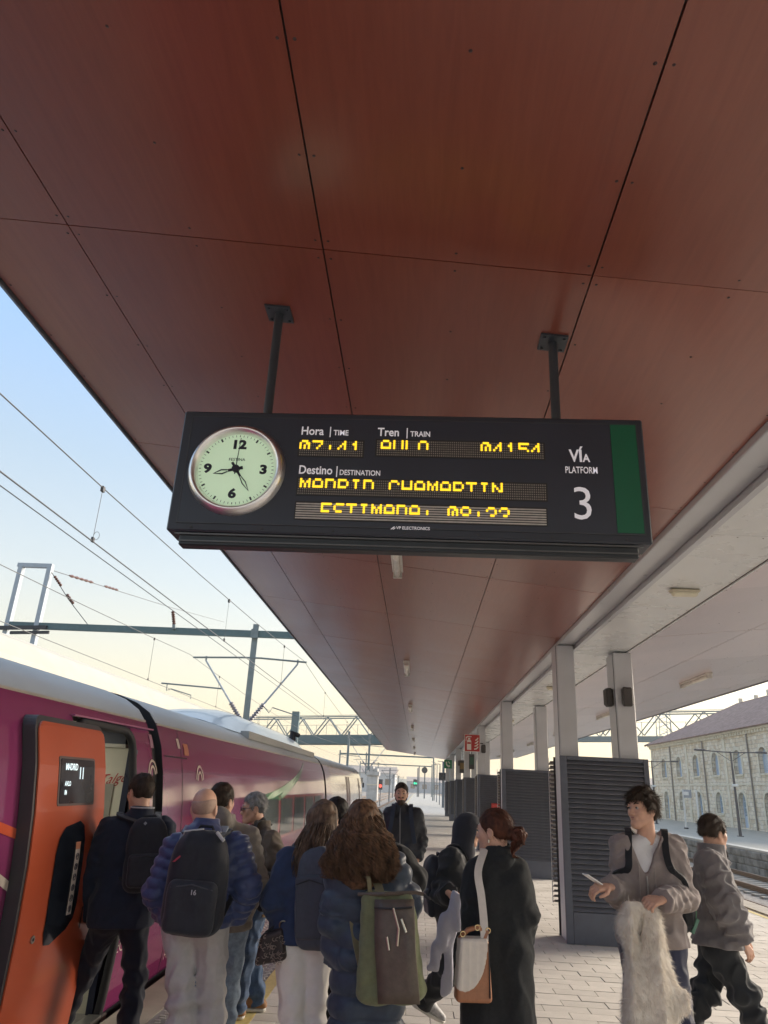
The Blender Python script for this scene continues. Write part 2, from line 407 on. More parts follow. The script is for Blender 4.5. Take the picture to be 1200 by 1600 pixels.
# screw heads along the panel edges and mid lines
mb = MB()
def screw(x, y, z, r=.0075):
    mb.add([(x+r*math.cos(a*math.pi/3), y+r*math.sin(a*math.pi/3), z) for a in range(6)]+[(x, y, z-.004)], [((i+1) % 6, i, 6) for i in range(6)])
for a, b in zip(ys[:-1], ys[1:]):
    if a > 34: continue
    n = 5
    for i in range(4):
        x0, x1 = LX[i], LX[i+1]
        for k in range(n+1):
            yk = a+.06+(b-a-.12)*k/n
            for x in ((x0+.03, x1-.03) if x1-x0 < .8 else (x0+.03, (x0+x1)/2, x1-.03)): screw(x, yk, lz(x)-.0005)
for a, b in zip(rys[:-1], rys[1:]):
    if a > 34: continue
    for i in range(4):
        x0, x1 = RXs[i], RXs[i+1]
        for k in range(5):
            yk = a+.05+(b-a-.1)*k/4
            for x in ((x0+.04, x1-.03) if x1-x0 < .8 else (x0+.04, (x0+x1)/2, x1-.04)): screw(x, yk, rz(x)-.0005)
    for x in (2.30, 2.93, 2.5, 2.7): screw(x, a+.9+.04, 3.745-.02*(x-2.26)-.0006)
o = mb.build('screws', m_rivet, canopy); o['kind'] = 'stuff'

# ---------------- ceiling light tubes
m_lampw = mat('lamp_white', (.62,.60,.55), .35); m_lamp_off = mat('lamp_cover', (.78,.76,.68), .25, var=.05)
def tube_light(x, y, zf, sl, label, grp):
    t = thing('ceiling_light', label, 'light', (x, y, zf(x)), grp)
    MB().bbox(x-.06, x+.06, y-.75, y+.75, zf(x)-.035, zf(x)-.001+abs(sl)*.04, .008).build('housing', m_lampw, t)
    MB().tube([(x, y-.70, zf(x)-.060), (x, y+.70, zf(x)-.060)], .040, 10).build('diffuser', m_lamp_off, t, smooth=True)
    for s_ in (-1, 1): MB().bbox(x-.052, x+.052, y+s_*.72-.02, y+s_*.72+.02, zf(x)-.105, zf(x)-.03, .006).build('end_cap', m_lampw, t)
    return t
ORD = ['nearest', 'second', 'third', 'fourth', 'fifth', 'sixth', 'seventh', 'eighth', 'ninth']
tl = tube_light(-.30, 7.28, lz, SL, 'white tube light on the red soffit just below the departure sign', 'tube lights along the red soffit')
for i in range(1, 7): place_copy(tl, (0, 8.0*i-.2, 0), f'white tube light on the red soffit, {ORD[i]} of its row behind the sign')
tr = tube_light(5.30, 14.4, rz, -SL, 'white tube light on the pink right soffit, nearest of its row', 'tube lights along the pink soffit')
for i in range(1, 6): place_copy(tr, (0, 7.3*i, 0), f'white tube light on the pink right soffit, {ORD[i]} of its row')
def bulkhead(x, y, label):
    t = thing('bulkhead_light', label, 'light', (x, y, 3.745), 'oval lights on the white strip')
    pts = [(x-.14+.028, y), (x+.14-.028, y)]
    mb = MB(); mb.bbox(x-.15, x+.15, y-.055, y+.055, 3.70, 3.7365, .02); mb.build('housing', mat('bulk_base', (.55,.50,.38), .4), t)
    mb = MB(); mb.rbox(V3(x, y, 3.69), V3(1,0,0), V3(0,1,0), V3(0,0,1), (.125,.042,.026), .018); mb.build('diffuser', mat('bulk_cover', (.72,.68,.52), .3), t)
    return t
bulkhead(2.62, 7.15, 'cream oval light on the white strip, nearest of the three')
bulkhead(2.62, 14.6, 'cream oval light on the white strip, second of the three')
bulkhead(2.62, 22.0, 'cream oval light on the white strip, farthest of the three')

# ---------------- columns and louvred screens
m_scr = mat('screen_dark', (.095,.108,.145), .5, var=.15, scale=5, dirt=.2)
m_slat = mat('screen_slat', (.115,.125,.155), .45, var=.12, scale=6)
def screen(y, detail, label):
    t = thing('louvred_screen', label, 'screen', (2.5, y, 0), 'dark louvred screens along the platform')
    x0, x1, zt = 1.93, 3.12, 2.255
    fr = MB(); fr.bbox(x0, x0+.09, y-.02, y+.035, .0, zt, .006); fr.build('post', m_scr, t)
    fr = MB(); fr.bbox(x1-.07, x1, y-.02, y+.035, .0, zt, .006); fr.build('post', m_scr, t)
    fr = MB(); fr.bbox(x0+.092, x1-.072, y-.018, y+.03, zt-.05, zt, .004); fr.build('top_rail', m_scr, t)
    fr = MB(); fr.bbox(x0+.092, x1-.072, y-.018, y+.03, .0, .36, .004); fr.build('kick_plate', m_scr, t)
    fr = MB(); fr.box(x0+.092, x1-.072, y+.045, y+.05, .0, zt-.002); fr.box(x0+.01, x1, y+.56, y+.57, .0, zt); fr.box(x1-.012, x1-.002, y+.035, y+.56, .0, zt-.002); fr.build('backing', m_dark, t)
    n = 30; h = (zt-.05-.36)/n
    def slat(z, ya, s):       # a bent blade leaning outward and down
        return MB().add([(x0+.092, ya, z+h*.98), (x1-.072, ya, z+h*.98), (x1-.072, ya-.040*s, z+h*.22), (x0+.092, ya-.040*s, z+h*.22), (x1-.072, ya-.036*s, z+h*.10), (x0+.092, ya-.036*s, z+h*.10), (x1-.072, ya+.002*s, z+h*.55), (x0+.092, ya+.002*s, z+h*.55)],
                        [(0,1,2,3), (3,2,4,5), (5,4,6,7), (7,6,1,0), (0,3,5,7), (1,6,4,2)])
    big = MB()
    if detail:
        me = None
        for i in range(n):
            if me is None:
                o = slat(.36, y+.028, 1).build('slat', m_slat, t); me = o.data
            else:
                o = bpy.data.objects.new('slat', me); COL.objects.link(o); o.parent = t
            o.location = (0, 0, i*h)
    else:
        for i in range(n): big.v += [] ; big.add(slat(.36+i*h, y+.028, 1).v, slat(0, 0, 1).f)
        o = big.build('slats', m_slat, t); o['kind'] = 'stuff'
    # rear face: blades stand open past the column, their ends show as a saw edge
    back = MB()
    for i in range(n):
        z = .36+i*h
        back.add([(x0-.03, y+.60, z+h*.95), (x1, y+.60, z+h*.95), (x1, y+.78, z+h*.15), (x0-.03, y+.78, z+h*.15), (x0-.03, y+.60, z+h*.45), (x1, y+.60, z+h*.45)],
                 [(0,1,2,3), (3,2,5,4), (4,5,1,0), (0,3,4), (1,5,2)])
    o = back.build('rear_slats', mat('rear_slat', (.20,.18,.165), .5), t); o['kind'] = 'stuff'
    fr = MB(); fr.box(x0-.03, x0-.02, y+.775, y+.79, .36, zt); fr.build('rear_edge', m_colm, t)
    return t
def column(x0, x1, y, label, top):
    t = thing('canopy_column', label, 'column', ((x0+x1)/2, y, 0), 'pairs of grey columns carrying the canopy')
    MB().bbox(x0, x1, y+.07, y+.50, 0, top, .012).build('shaft', m_colm, t)
    MB().box(x0-.006, x0-.001, y+.10, y+.115, 0, top-.01).build('seam_strip', m_scr, t)
    return t
ORD2 = ['nearest', 'second nearest', 'third', 'fourth', 'fifth', 'sixth', 'farthest']
SY = [10.5+7.3*i for i in range(7)]
for i, y in enumerate(SY):
    screen(y, i < 2, f'dark louvred screen clad around the foot of two columns, {ORD2[i]} from the camera')
    column(1.955, 2.205, y, f'left grey column of the {ORD2[i]} pair, reaching up to the beam', 3.79)
    column(2.765, 3.025, y, f'right grey column of the {ORD2[i]} pair, reaching up to the white strip', 3.71)
# loudspeakers
m_spk = mat('speaker_dark', (.045,.042,.042), .5, bump=.2, bscale=200)
def speaker(c, side, label):
    t = thing('loudspeaker', label, 'loudspeaker', c, 'small loudspeakers on the columns')
    c = np.array(c); a = _n(V3(*side)); b = np.cross(V3(0,0,1), a)
    MB().rbox(c+a*.05, b, a, V3(0,0,1), (.072,.05,.13), .025).build('cabinet', m_spk, t)
    MB().rbox(c+a*.103, b, a, V3(0,0,1), (.055,.004,.105), .003).build('grille', mat('grille', (.06,.055,.055), .6), t)
    MB().bar(c-a*.02, c+a*.02, .04).build('bracket', m_dark, t)
speaker((2.905, 10.55, 3.08), (0,-1,0), 'dark oblong loudspeaker on the front of the right column of the nearest pair')
speaker((2.755, 10.75, 3.09), (-1,-.15,0), 'dark loudspeaker on the left side of the right column of the nearest pair')
speaker((2.13, 25.16, 3.05), (0,-1,0), 'small dark loudspeaker beside the red fire sign')
speaker((2.13, 39.75, 3.05), (0,-1,0), 'tiny far dark loudspeaker beyond the red fire sign')

# ---------------- small signs hung on the columns
m_signred = mat('sign_red', (.42,.03,.03), .4, var=.05); m_signgreen = mat('sign_green', (.02,.22,.10), .4, var=.05); m_signw = mat('sign_white', (.75,.73,.68), .5, var=.03)
fs = thing('fire_sign', 'square red sign with white extinguisher and flames hung beside the columns', 'sign', W(738, 1176, y=24.6))
a = W(726, 1147, y=24.6); b_ = W(748, 1175, y=24.6)
x0, x1, z0, z1 = a[0], a[0]+.50, b_[2], a[2]
MB().bbox(x0, x1, 24.6, 24.63, z0, z1, .005).build('board', m_signw, fs)
MB().box(x0+.012, x1-.012, 24.597, 24.6, z0+.012, z1-.012).build('red_face', m_signred, fs)
MB().bar((x1, 24.62, (z0+z1)/2), (x1+.1, 24.62, (z0+z1)/2), .03).build('bracket', m_dark, fs)
mb = MB(); u, v = (z1-z0), (z1-z0)
def sg(poly): mb.prism([(x*u, y*v) for x, y in poly], (x0, 24.596, z0), (1,0,0), (0,0,1), (0,-1,0), .002)
sg([(.14,.10),(.40,.10),(.40,.62),(.34,.70),(.20,.70),(.14,.62)]); sg([(.20,.72),(.34,.72),(.34,.80),(.20,.80)]); sg([(.10,.76),(.20,.84),(.42,.84),(.42,.89),(.18,.90),(.06,.82)]); sg([(.07,.60),(.10,.60),(.12,.78),(.08,.80)])
for k in range(4):
    yb = .12+k*.17; sg([(.58+.02*k,yb),(.74,yb+.03),(.84,yb+.16),(.80,yb+.20),(.70,yb+.09),(.58+.02*k,yb+.07)])
mb.build('pictogram', m_signw, fs)
MB().box(x0+.16*u, x0+.38*u, 24.590, 24.592, z0+.44*v, z0+.54*v).build('label_patch', m_signred, fs)
gs = thing('telephone_sign', 'small green sign with a white telephone hanging far down the platform', 'sign', W(700, 1193, y=46))
a = W(694, 1187, y=46); b_ = W(706, 1201, y=46)
MB().bbox(a[0], b_[0], 46, 46.04, b_[2], a[2], .005).build('board', m_signgreen, gs)
mb = MB(); u = b_[0]-a[0]
mb.prism([(x*u, y*u) for x, y in [(.2,.75),(.34,.85),(.4,.68),(.36,.6),(.42,.45),(.52,.38),(.64,.42),(.78,.34),(.74,.2),(.6,.14),(.4,.24),(.24,.45)]], (a[0], 45.994, b_[2]), (1,0,0), (0,0,1), (0,-1,0), .003)
mb.prism([(x*u, y*u) for x, y in [(.5,.82),(.56,.76),(.66,.66),(.7,.56),(.76,.56),(.74,.72),(.62,.82),(.52,.88)]], (a[0], 45.994, b_[2]), (1,0,0), (0,0,1), (0,-1,0), .003)
mb.build('telephone_mark', m_signw, gs)
MB().bar((b_[0], 46.02, (a[2]+b_[2])/2), (2.0, 46.02, (a[2]+b_[2])/2), .03).build('bracket', m_dark, gs)
for (px, py, yy, w_, h_, lab, mm_) in ((722,1198,39.4,.26,.62,'small dark hanging sign with yellow tint between the far columns', mat('sign_ochre',(.20,.13,.05),.5)), (737,1190,32.1,.22,.6,'small dark green hanging sign just behind the red fire sign', mat('sign_dkgreen',(.03,.09,.06),.5))):
    c = W(px, py, y=yy); t = thing('hanging_sign', lab, 'sign', c)
    MB().bbox(c[0]-w_/2, c[0]+w_/2, yy, yy+.05, c[2]-h_/2, c[2]+h_/2, .006).build('board', mat('sign_frame', (.04,.04,.045), .5), t)
    MB().box(c[0]-w_/2+.03, c[0]+w_/2-.03, yy-.004, yy-.001, c[2]-h_*.2, c[2]+h_*.3).build('face', mm_, t)
    MB().bar((c[0], yy+.02, c[2]+h_/2), (c[0], yy+.02, lz(c[0])), .03).build('hanger', m_dark, t)
rb = thing('extinguisher_box', 'small red extinguisher cabinet mounted on the third louvred screen', 'cabinet', (2.5, 25.0, 1.25))
a = W(768, 1255, y=24.9); b_ = W(783, 1268, y=24.9)
MB().bbox(a[0], b_[0]+.12, 24.90, 25.06, b_[2]-.35, a[2], .012).build('case', m_signred, rb)
MB().bbox(a[0]+.04, b_[0]+.08, 24.893, 24.90, b_[2]-.3, a[2]-.05, .003).build('door', mat('box_red2', (.50,.05,.05), .3), rb)
MB().bar((b_[0]+.08, 24.885, b_[2]-.1), (b_[0]+.08, 24.885, b_[2]), .02).build('latch', m_dark, rb)
# ============================================================ DEPARTURE SIGN
YS = 3.18
def Sg(px, py, dy=0.0):
    p = W(px, py, y=YS+dy); return p
m_case = mat('sign_case', (.030,.036,.050), .42, var=.1, scale=6, dirt=.15)
m_face = mat('sign_face', (.034,.041,.058), .35, var=.06, scale=3)
m_txt = mat('sign_text', (.85,.84,.88), .5, var=.02, emit=(.8,.8,.85), es=.12)  # slight emission added so the lettering reads brighter
dep = thing('departure_sign', 'dark hanging departure sign with a round clock, yellow dot lettering and a big 3', 'sign', (-.1, YS+.1, 2.8))
tl_ = Sg(287, 641); br_ = Sg(1022, 850)
SX0, SX1 = -1.236, 1.050; SZ0, SZ1 = br_[2]+.0, tl_[2]
MB().bbox(SX0, SX1, YS+.004, YS+.17, SZ0, SZ1, .008).build('case', m_case, dep)
fx0, fx1, fz0, fz1 = SX0+.05, SX1-.035, SZ0+.045, SZ1-.035
MB().box(fx0, fx1, YS+.0005, YS+.0035, fz0, fz1).build('face_panel', m_face, dep)
mb = MB(); e = .006
mb.box(fx0-e, fx0, YS-.001, YS+.003, fz0-e, fz1+e); mb.box(fx1, fx1+e, YS-.001, YS+.003, fz0-e, fz1+e); mb.box(fx0, fx1, YS-.001, YS+.003, fz1, fz1+e); mb.box(fx0, fx1, YS-.001, YS+.003, fz0-e, fz0)
mb.build('face_frame', mat('frame_dk', (.045,.05,.06), .4), dep)
lz0 = Sg(640, 862, .03)[2]
MB().bbox(SX0+.06, SX1-.06, YS+.030, YS+.10, lz0, SZ0-.001, .006).build('lower_trough', mat('trough', (.03,.035,.04), .35, metal=.3), dep)
mb = MB(); mb.box(SX0+.06, SX1-.06, YS+.024, YS+.0295, lz0+.018, lz0+.025); mb.box(SX0+.04, SX1-.04, YS+.018, YS+.0295, SZ0-.012, SZ0-.004); mb.build('trough_lip', mat('lip', (.12,.12,.12), .35, metal=.6), dep)
# screw heads below the face
mb = MB()
for x in np.linspace(SX0+.12, SX1-.12, 7): mb.tube([(x, YS+.004, SZ0+.02), (x, YS-.002, SZ0+.02)], .006, 8)
mb.build('face_screws', m_dark, dep)['kind'] = 'stuff'
# green stripe
a = Sg(955, 664); b_ = Sg(1008, 834)
gx0 = Sg(959, 750)[0]; MB().box(gx0, gx0+.122, YS-.0025, YS, b_[2], a[2]).build('green_stripe', mat('stripe_green', (.004,.115,.055), .45, var=.04), dep)
# hanging poles
m_pole = mat('pole_grey', (.055,.065,.075), .45, metal=.2, var=.1)
for x in (-.832, .649):
    yp = YS+.09; zt = lz(x)
    q = MB().tube([(x, yp, SZ1-.01), (x, yp, zt-.012)], .0235, 20).build('hanger_pole', m_pole, dep, smooth=False)
    mb = MB(); mb.add([(x-.07,yp-.07,lz(x-.07)-.013),(x+.07,yp-.07,lz(x+.07)-.013),(x+.07,yp+.07,lz(x+.07)-.013),(x-.07,yp+.07,lz(x-.07)-.013),(x-.07,yp-.07,lz(x-.07)-.001),(x+.07,yp-.07,lz(x+.07)-.001),(x+.07,yp+.07,lz(x+.07)-.001),(x-.07,yp+.07,lz(x-.07)-.001)], [(0,3,2,1),(4,5,6,7),(0,1,5,4),(1,2,6,5),(2,3,7,6),(3,0,4,7)])
    fl = mb.build('ceiling_flange', m_pole, dep)
    mb = MB()
    for sx in (-.05,.05):
        for sy in (-.05,.05): mb.tube([(x+sx, yp+sy, lz(x+sx)-.022), (x+sx, yp+sy, lz(x+sx)-.012)], .008, 6)
    mb.build('bolts', m_pole, dep)['kind'] = 'stuff'
# lettering
UX, UZ, UN = (1,0,0), (0,0,1), (0,-1,0)
mb = MB()
def tx(s, px, py, h_px, bold=.0, sx=1.0, al='LEFT'):
    p = Sg(px, py); size = h_px/Fpx*1.37
    q_ = MB(); text(q_, s, size, (p[0], YS, p[2]), UX, UZ, UN, .0015, bold, al, sx); q_.build('lettering', m_txt, dep)
Fpx = 335.0
tx('Hora', 470, 679, 15.5, .0012, .86); tx('|', 514, 679, 15, .0008, .8); tx('TIME', 521, 680, 10, .0008, .86)
tx('Tren', 590, 681, 15.5, .0012, .86); tx('|', 634, 681, 15, .0008, .8); tx('TRAIN', 641, 682, 10, .0008, .84)
tx('Destino', 466, 740, 15.5, .0012, .82); tx('|', 524, 741, 15, .0008, .8); tx('DESTINATION', 530, 742, 9.5, .0006, .80)
tx('VÍ', 890, 721, 22, .0022, .82); tx('A', 911, 721.5, 14, .0018, .84); tx('PLATFORM', 883, 739, 12, .0006, .64)
tx('3', 893, 811, 58, -.0004, .95)
tx('VP ELECTRONICS', 619, 827, 5.2, .0003, .95)
p = Sg(610, 827); mb.prism([(0,0),(.006,0),(.022,.013),(.014,.013)], (p[0], YS, p[2]), UX, UZ, UN, .0015)
mb.prism([(.010,0),(.016,0),(.026,.008),(.020,.008)], (p[0], YS, p[2]), UX, UZ, UN, .0015)
mb.build('maker_mark', m_txt, dep)['kind'] = 'stuff'
# dot-matrix rows
F57 = {'0':'01110 10011 10101 10101 11001 10001 01110','1':'00100 01100 00100 00100 00100 00100 01110','2':'01110 10001 00001 00110 01000 10000 11111','3':'01110 10001 00001 00110 00001 10001 01110','4':'00010 00110 01010 10010 11111 00010 00010','5':'11111 10000 11110 00001 00001 10001 01110','7':'11111 00001 00010 00100 00100 00100 00100','8':'01110 10001 10001 01110 10001 10001 01110',
 'A':'01110 10001 10001 11111 10001 10001 10001','V':'10001 10001 10001 10001 10001 01010 00100','L':'10000 10000 10000 10000 10000 10000 11111','O':'01110 10001 10001 10001 10001 10001 01110','M':'10001 11011 10101 10101 10001 10001 10001','D':'11110 10001 10001 10001 10001 10001 11110','R':'11110 10001 10001 11110 10100 10010 10001','I':'01110 00100 00100 00100 00100 00100 01110','C':'01110 10001 10000 10000 10000 10001 01110','H':'10001 10001 10001 11111 10001 10001 10001','T':'11111 00100 00100 00100 00100 00100 00100','N':'10001 11001 10101 10011 10001 10001 10001','E':'11111 10000 10000 11110 10000 10000 11111','S':'01111 10000 10000 01110 00001 00001 11110',':':'00000 00000 00100 00100 00000 00000 00000',' ':'00000 00000 00000 00000 00000 00000 00000'}
m_led = mat('led_yellow', (.8,.6,.05), .4, emit=(1.0,.62,.02), es=.62); m_ledoff = mat('led_off', (.26,.24,.21), .5, var=.2, scale=60); m_well = mat('led_well', (.030,.030,.030), .6); m_ledlite = mat('led_band', (.50,.48,.44), .5, var=.15, scale=30)
def led_strip(pl, pr, ptop, ncol, s, skip, lines=False, name='dot_display'):
    a = Sg(pl, ptop[0]); b = Sg(pr, ptop[1]); nr = 7
    x0, x1 = a[0], b[0]; z1 = (Sg(640, ptop[0])[2]+Sg(640, ptop[1])[2])/2; px_ = (x1-x0)/ncol; pz = .0122
    z1 = a[2]*.5+b[2]*.5
    w_ = MB().box(x0-.006, x1+.006, YS-.002, YS-.0003, z1-nr*pz-.004, z1+.006).build(name, m_well, dep)
    lit = set(); cx = skip
    for ch in s:
        rows = F57[ch].split()
        for r in range(4):
            for c in range(5):
                if rows[r][c] == '1': lit.add((cx+c, r))
        cx += 6
    on, off = MB(), MB()
    for r in range(nr):
        for c in range(ncol):
            x = x0+(c+.5)*px_; z = z1-(r+.5)*pz
            if (c, r) in lit: on.add([(x-.0051,YS-.0045,z-.0060),(x+.0051,YS-.0045,z-.0060),(x+.0051,YS-.0045,z+.0060),(x-.0051,YS-.0045,z+.0060)], [(0,1,2,3)])
            elif not lines: off.add([(x-.0030,YS-.0028,z-.0036),(x+.0030,YS-.0028,z-.0036),(x+.0030,YS-.0028,z+.0036),(x-.0030,YS-.0028,z+.0036)], [(0,1,2,3)])
        if lines:
            z = z1-(r+.5)*pz; off.add([(x0,YS-.0028,z-.0036),(x1,YS-.0028,z-.0036),(x1,YS-.0028,z+.0036),(x0,YS-.0028,z+.0036)], [(0,1,2,3)])
    o = on.build('lit_dots', m_led, w_); o['kind'] = 'stuff'
    o = off.build('dark_dots', m_ledlite if lines else m_ledoff, w_); o['kind'] = 'stuff'
led_strip(469, 568, (688, 690), 30, '07:41', 0)
led_strip(589, 849, (689, 692), 80, 'AVLO    04154', 2)
led_strip(466, 853, (750, 754), 116, 'MADRID CHAMARTIN', 1)
led_strip(463, 853, (788, 792), 118, 'ESTIMADA: 08:22', 12, True)
# clock
ck = thing('station_clock', 'round clock with a polished rim set into the left end of the departure sign', 'clock', (0,0,0))
cc = Sg(369.5, 734); R_ = .2290
ck.location = (cc[0], YS, cc[2]); ck['_o'] = (float(cc[0]), YS, float(cc[2]))
def ring(mb, r0, r1, y0, y1, n=72, seg=6):
    b0 = len(mb.v)
    for i in range(n):
        a = 2*math.pi*i/n
        for k in range(seg+1):
            t = k/seg; r = r0+(r1-r0)*t; y = y0-(y0-y1)*math.sin(math.pi*t)
            mb.v.append((cc[0]+r*math.sin(a), y, cc[2]+r*math.cos(a)))
    for i in range(n):
        for k in range(seg):
            a = b0+i*(seg+1)+k; b = b0+((i+1) % n)*(seg+1)+k; mb.f.append((a, a+1, b+1, b))
mb = MB(); ring(mb, R_-.042, R_+.013, YS-.0008, YS-.040); mb.build('rim', mat('chrome', (.92,.90,.88), .30, metal=1, var=.02), ck, smooth=True)
mb = MB(); mb.v = [(cc[0], YS-.006, cc[2])]+[(cc[0]+(R_-.038)*math.sin(i*math.pi/36), YS-.006, cc[2]+(R_-.038)*math.cos(i*math.pi/36)) for i in range(72)]; mb.f = [(0, 1+(i+1) % 72, 1+i) for i in range(72)]
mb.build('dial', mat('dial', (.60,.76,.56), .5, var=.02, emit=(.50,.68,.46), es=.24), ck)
mk = MB(); rr = R_-.044
for i in range(60):
    a = i*math.pi/30; big = i % 5 == 0
    if i in (0, 15, 30, 45): L1, w1 = .010, .0018
    elif big: L1, w1 = .018, .0042
    else: L1, w1 = .011, .0011
    u = V3(math.sin(a), 0, math.cos(a)); s_ = V3(math.cos(a), 0, -math.sin(a)); c0 = V3(cc[0], YS-.0075, cc[2])
    mk.add([c0+u*(rr-L1)-s_*w1, c0+u*(rr-L1)+s_*w1, c0+u*rr+s_*w1, c0+u*rr-s_*w1], [(0,1,2,3)])
mk.build('minute_marks', mat('clock_black', (.012,.014,.03), .4), ck)
mk = MB()
for s_, dx, dz in (('12', -.001, .112), ('3', .135, -.020), ('6', -.005, -.150), ('9', -.142, -.020)):
    text(mk, s_, .064, (cc[0]+dx, YS-.006, cc[2]+dz), UX, UZ, UN, .0015, .0034, 'CENTER', 1.18)
text(mk, 'FESTINA', .021, (cc[0]-.002, YS-.006, cc[2]+.045), UX, UZ, UN, .0015, .0002, 'CENTER', 1.05)
mk.build('numerals', MATS['clock_black'], ck)
def hand(ang, L1, tail, w1, y, name, hollow=True):
    a = ang*D2R; u = V3(math.sin(a), 0, math.cos(a)); s_ = V3(math.cos(a), 0, -math.sin(a)); c0 = V3(cc[0], y, cc[2]); mb = MB()
    def poly(pts): mb.prism(pts, c0, s_, u, (0,-1,0), .002)
    if hollow:
        poly([(-w1*.6,-tail),(w1*.6,-tail),(w1*.5,L1*.35),(-w1*.5,L1*.35)])
        poly([(-w1*.5,L1*.35),(-w1*.15,L1*.38),(-w1*.55,L1*.62),(-w1,L1*.62)]); poly([(w1*.5,L1*.35),(w1,L1*.62),(w1*.55,L1*.62),(w1*.15,L1*.38)])
        poly([(-w1,L1*.62),(-w1*.55,L1*.62),(0,L1*.93),(0,L1)]); poly([(w1,L1*.62),(0,L1),(0,L1*.93),(w1*.55,L1*.62)])
    else: poly([(-w1,-tail),(w1,-tail),(w1*.5,L1),(-w1*.5,L1)])
    return mb.build(name, MATS['clock_black'], ck)
hand(256, .115, .034, .014, YS-.010, 'hour_hand'); hand(147, .142, .040, .011, YS-.0135, 'minute_hand'); hand(3, .165, .03, .0024, YS-.017, 'second_hand', False)
MB().tube([(cc[0],YS-.006,cc[2]),(cc[0],YS-.021,cc[2])], .019, 20).build('hub', MATS['clock_black'], ck)

# ============================================================ TRAIN
def paint(name, col, rough=.09):
    m = mat(name, col, rough, var=.05, scale=1.2, coat=.6, dirt=.10, bump=.02, bscale=1.5, bdist=.02); return m
m_pur = paint('train_purple', (.240,.039,.132)); m_roofw = mat('train_roof', (.42,.44,.44), .42, var=.06, scale=1.2, dirt=.12); m_navy = mat('train_navy', (.012,.018,.045), .3)
m_rub = mat('rubber', (.02,.02,.024), .7); m_org = paint('door_orange', (.50,.092,.036), .3); m_glassd = mat('train_glass', (.012,.016,.024), .06, var=.05, coat=.5)
m_steel = mat('steel_trim', (.42,.42,.40), .35, metal=.8); m_cream = mat('cream_panel', (.62,.60,.48), .5, var=.04)
PROF = [(-2.52,-.48),(-2.46,-.15),(-2.425,.15),(-2.40,.5),(-2.395,.85),(-2.405,1.2),(-2.43,1.5),(-2.47,1.78),(-2.525,2.02),(-2.60,2.20),(-2.70,2.325),(-2.84,2.415),(-3.05,2.49),(-3.35,2.55),(-3.9,2.59)]
XC = -3.9
def prof_at(z):
    for (xa, za), (xb, zb) in zip(PROF[:-1], PROF[1:]):
        if za <= z <= zb: return xa+(xb-xa)*(z-za)/(zb-za)
    return PROF[0][0] if z < PROF[0][1] else PROF[-1][0]
ZP = sorted(set([z for _, z in PROF]+list(np.arange(-.45, 2.3, .1).round(3))))
def shell(mb, y0, y1, zlo, zhi, off=0.0, ny=1, side=1, inset=0.0):
    """piece of the curved side between two heights"""
    zs = [zlo]+[z for z in ZP if zlo+.01 < z < zhi-.01]+[zhi]
    yy_ = np.linspace(y0, y1, ny+1); b0 = len(mb.v)
    for z in zs:
        x = prof_at(z)+off
        for y in yy_: mb.v.append((x if side > 0 else 2*XC-x, y, z))
    n = ny+1
    for i in range(len(zs)-1):
        for j in range(ny):
            a = b0+i*n+j; f = (a, a+1, a+1+n, a+n); mb.f.append(f if side > 0 else f[::-1])
train = thing('passenger_train', 'purple high-speed train with white roof and an open orange door at the platform', 'train', (XC, 10, -.8))
OY0, OY1, OZ1 = 5.40, 6.55, 2.13
ROOFZ = 2.235
def coach(y0, y1, m_side, door=None, taper=0):
    mb = MB()
    if door:
        a, b, zt = door
        shell(mb, y0, a, -.48, ROOFZ); shell(mb, b, y1, -.48, ROOFZ); shell(mb, a, b, zt, ROOFZ)
    else: shell(mb, y0, y1, -.48, ROOFZ)
    shell(mb, y0, y1, -.48, ROOFZ, side=-1)
    b0 = len(mb.v)
    for y in (y0, y1):                      # end walls
        base = len(mb.v); ring_ = [(x, y, z) for x, z in PROF]+[(2*XC-x, y, z) for x, z in PROF[::-1]]
        if door and abs(y-y0) < .1 and y0 < 0: pass
        mb.v += ring_; f = tuple(range(base, len(mb.v))); mb.f.append(f if y == y0 else f[::-1])
    ew = MB(); n_ = len(ring_); nv = len(mb.v); ew.v = mb.v[nv-2*n_:]; ew2 = MB(); ew2.v = ew.v[n_:]; ew.v = ew.v[:n_]; ew.f = [tuple(range(n_))]; ew2.f = [tuple(range(n_))[::-1]]; mb.v = mb.v[:nv-2*n_]; mb.f = mb.f[:-2]; ew.build('end_wall', m_rub, train); ew2.build('end_wall', m_rub, train)
    o = mb.build('coach_body', m_side, train, smooth=True)
    me = o.data
    for p in me.polygons:
        if len(p.vertices) > 4: p.use_smooth = False
    mb = MB(); rp = [(prof_at(ROOFZ)+.004, ROOFZ)]+[(x+.004, z+.004) for x, z in PROF if z > ROOFZ]; rp = rp+[(2*XC-x, z) for x, z in rp[::-1]]
    n = 2; b0 = 0
    for x, z in rp: mb.v += [(x, y0+.01, z), (x, y1-.01, z)]
    for i in range(len(rp)-1): a = i*2; mb.f.append((a, a+1, a+3, a+2))
    r = mb.build('coach_roof', m_roofw, train, smooth=True)
    mb = MB(); z = ROOFZ-.012; x = prof_at(z)-.004; mb.tube([(x+.006, y0+.02, z), (x+.006, y1-.02, z)], .012, 6); mb.build('gutter', mat('gutter', (.45,.42,.36), .4), train)
    return o
coach(-5.8, 7.02, m_pur, (OY0, OY1, OZ1))
coach(7.30, 20.15, m_pur)
m_side3 = paint('train_cream', (.58,.44,.40)); coach(20.45, 33.5, m_side3)
mb = MB(); shell(mb, 20.46, 21.7, -.4, 2.2, off=.004); mb.build('coach_end_panel', m_pur, train, smooth=True)
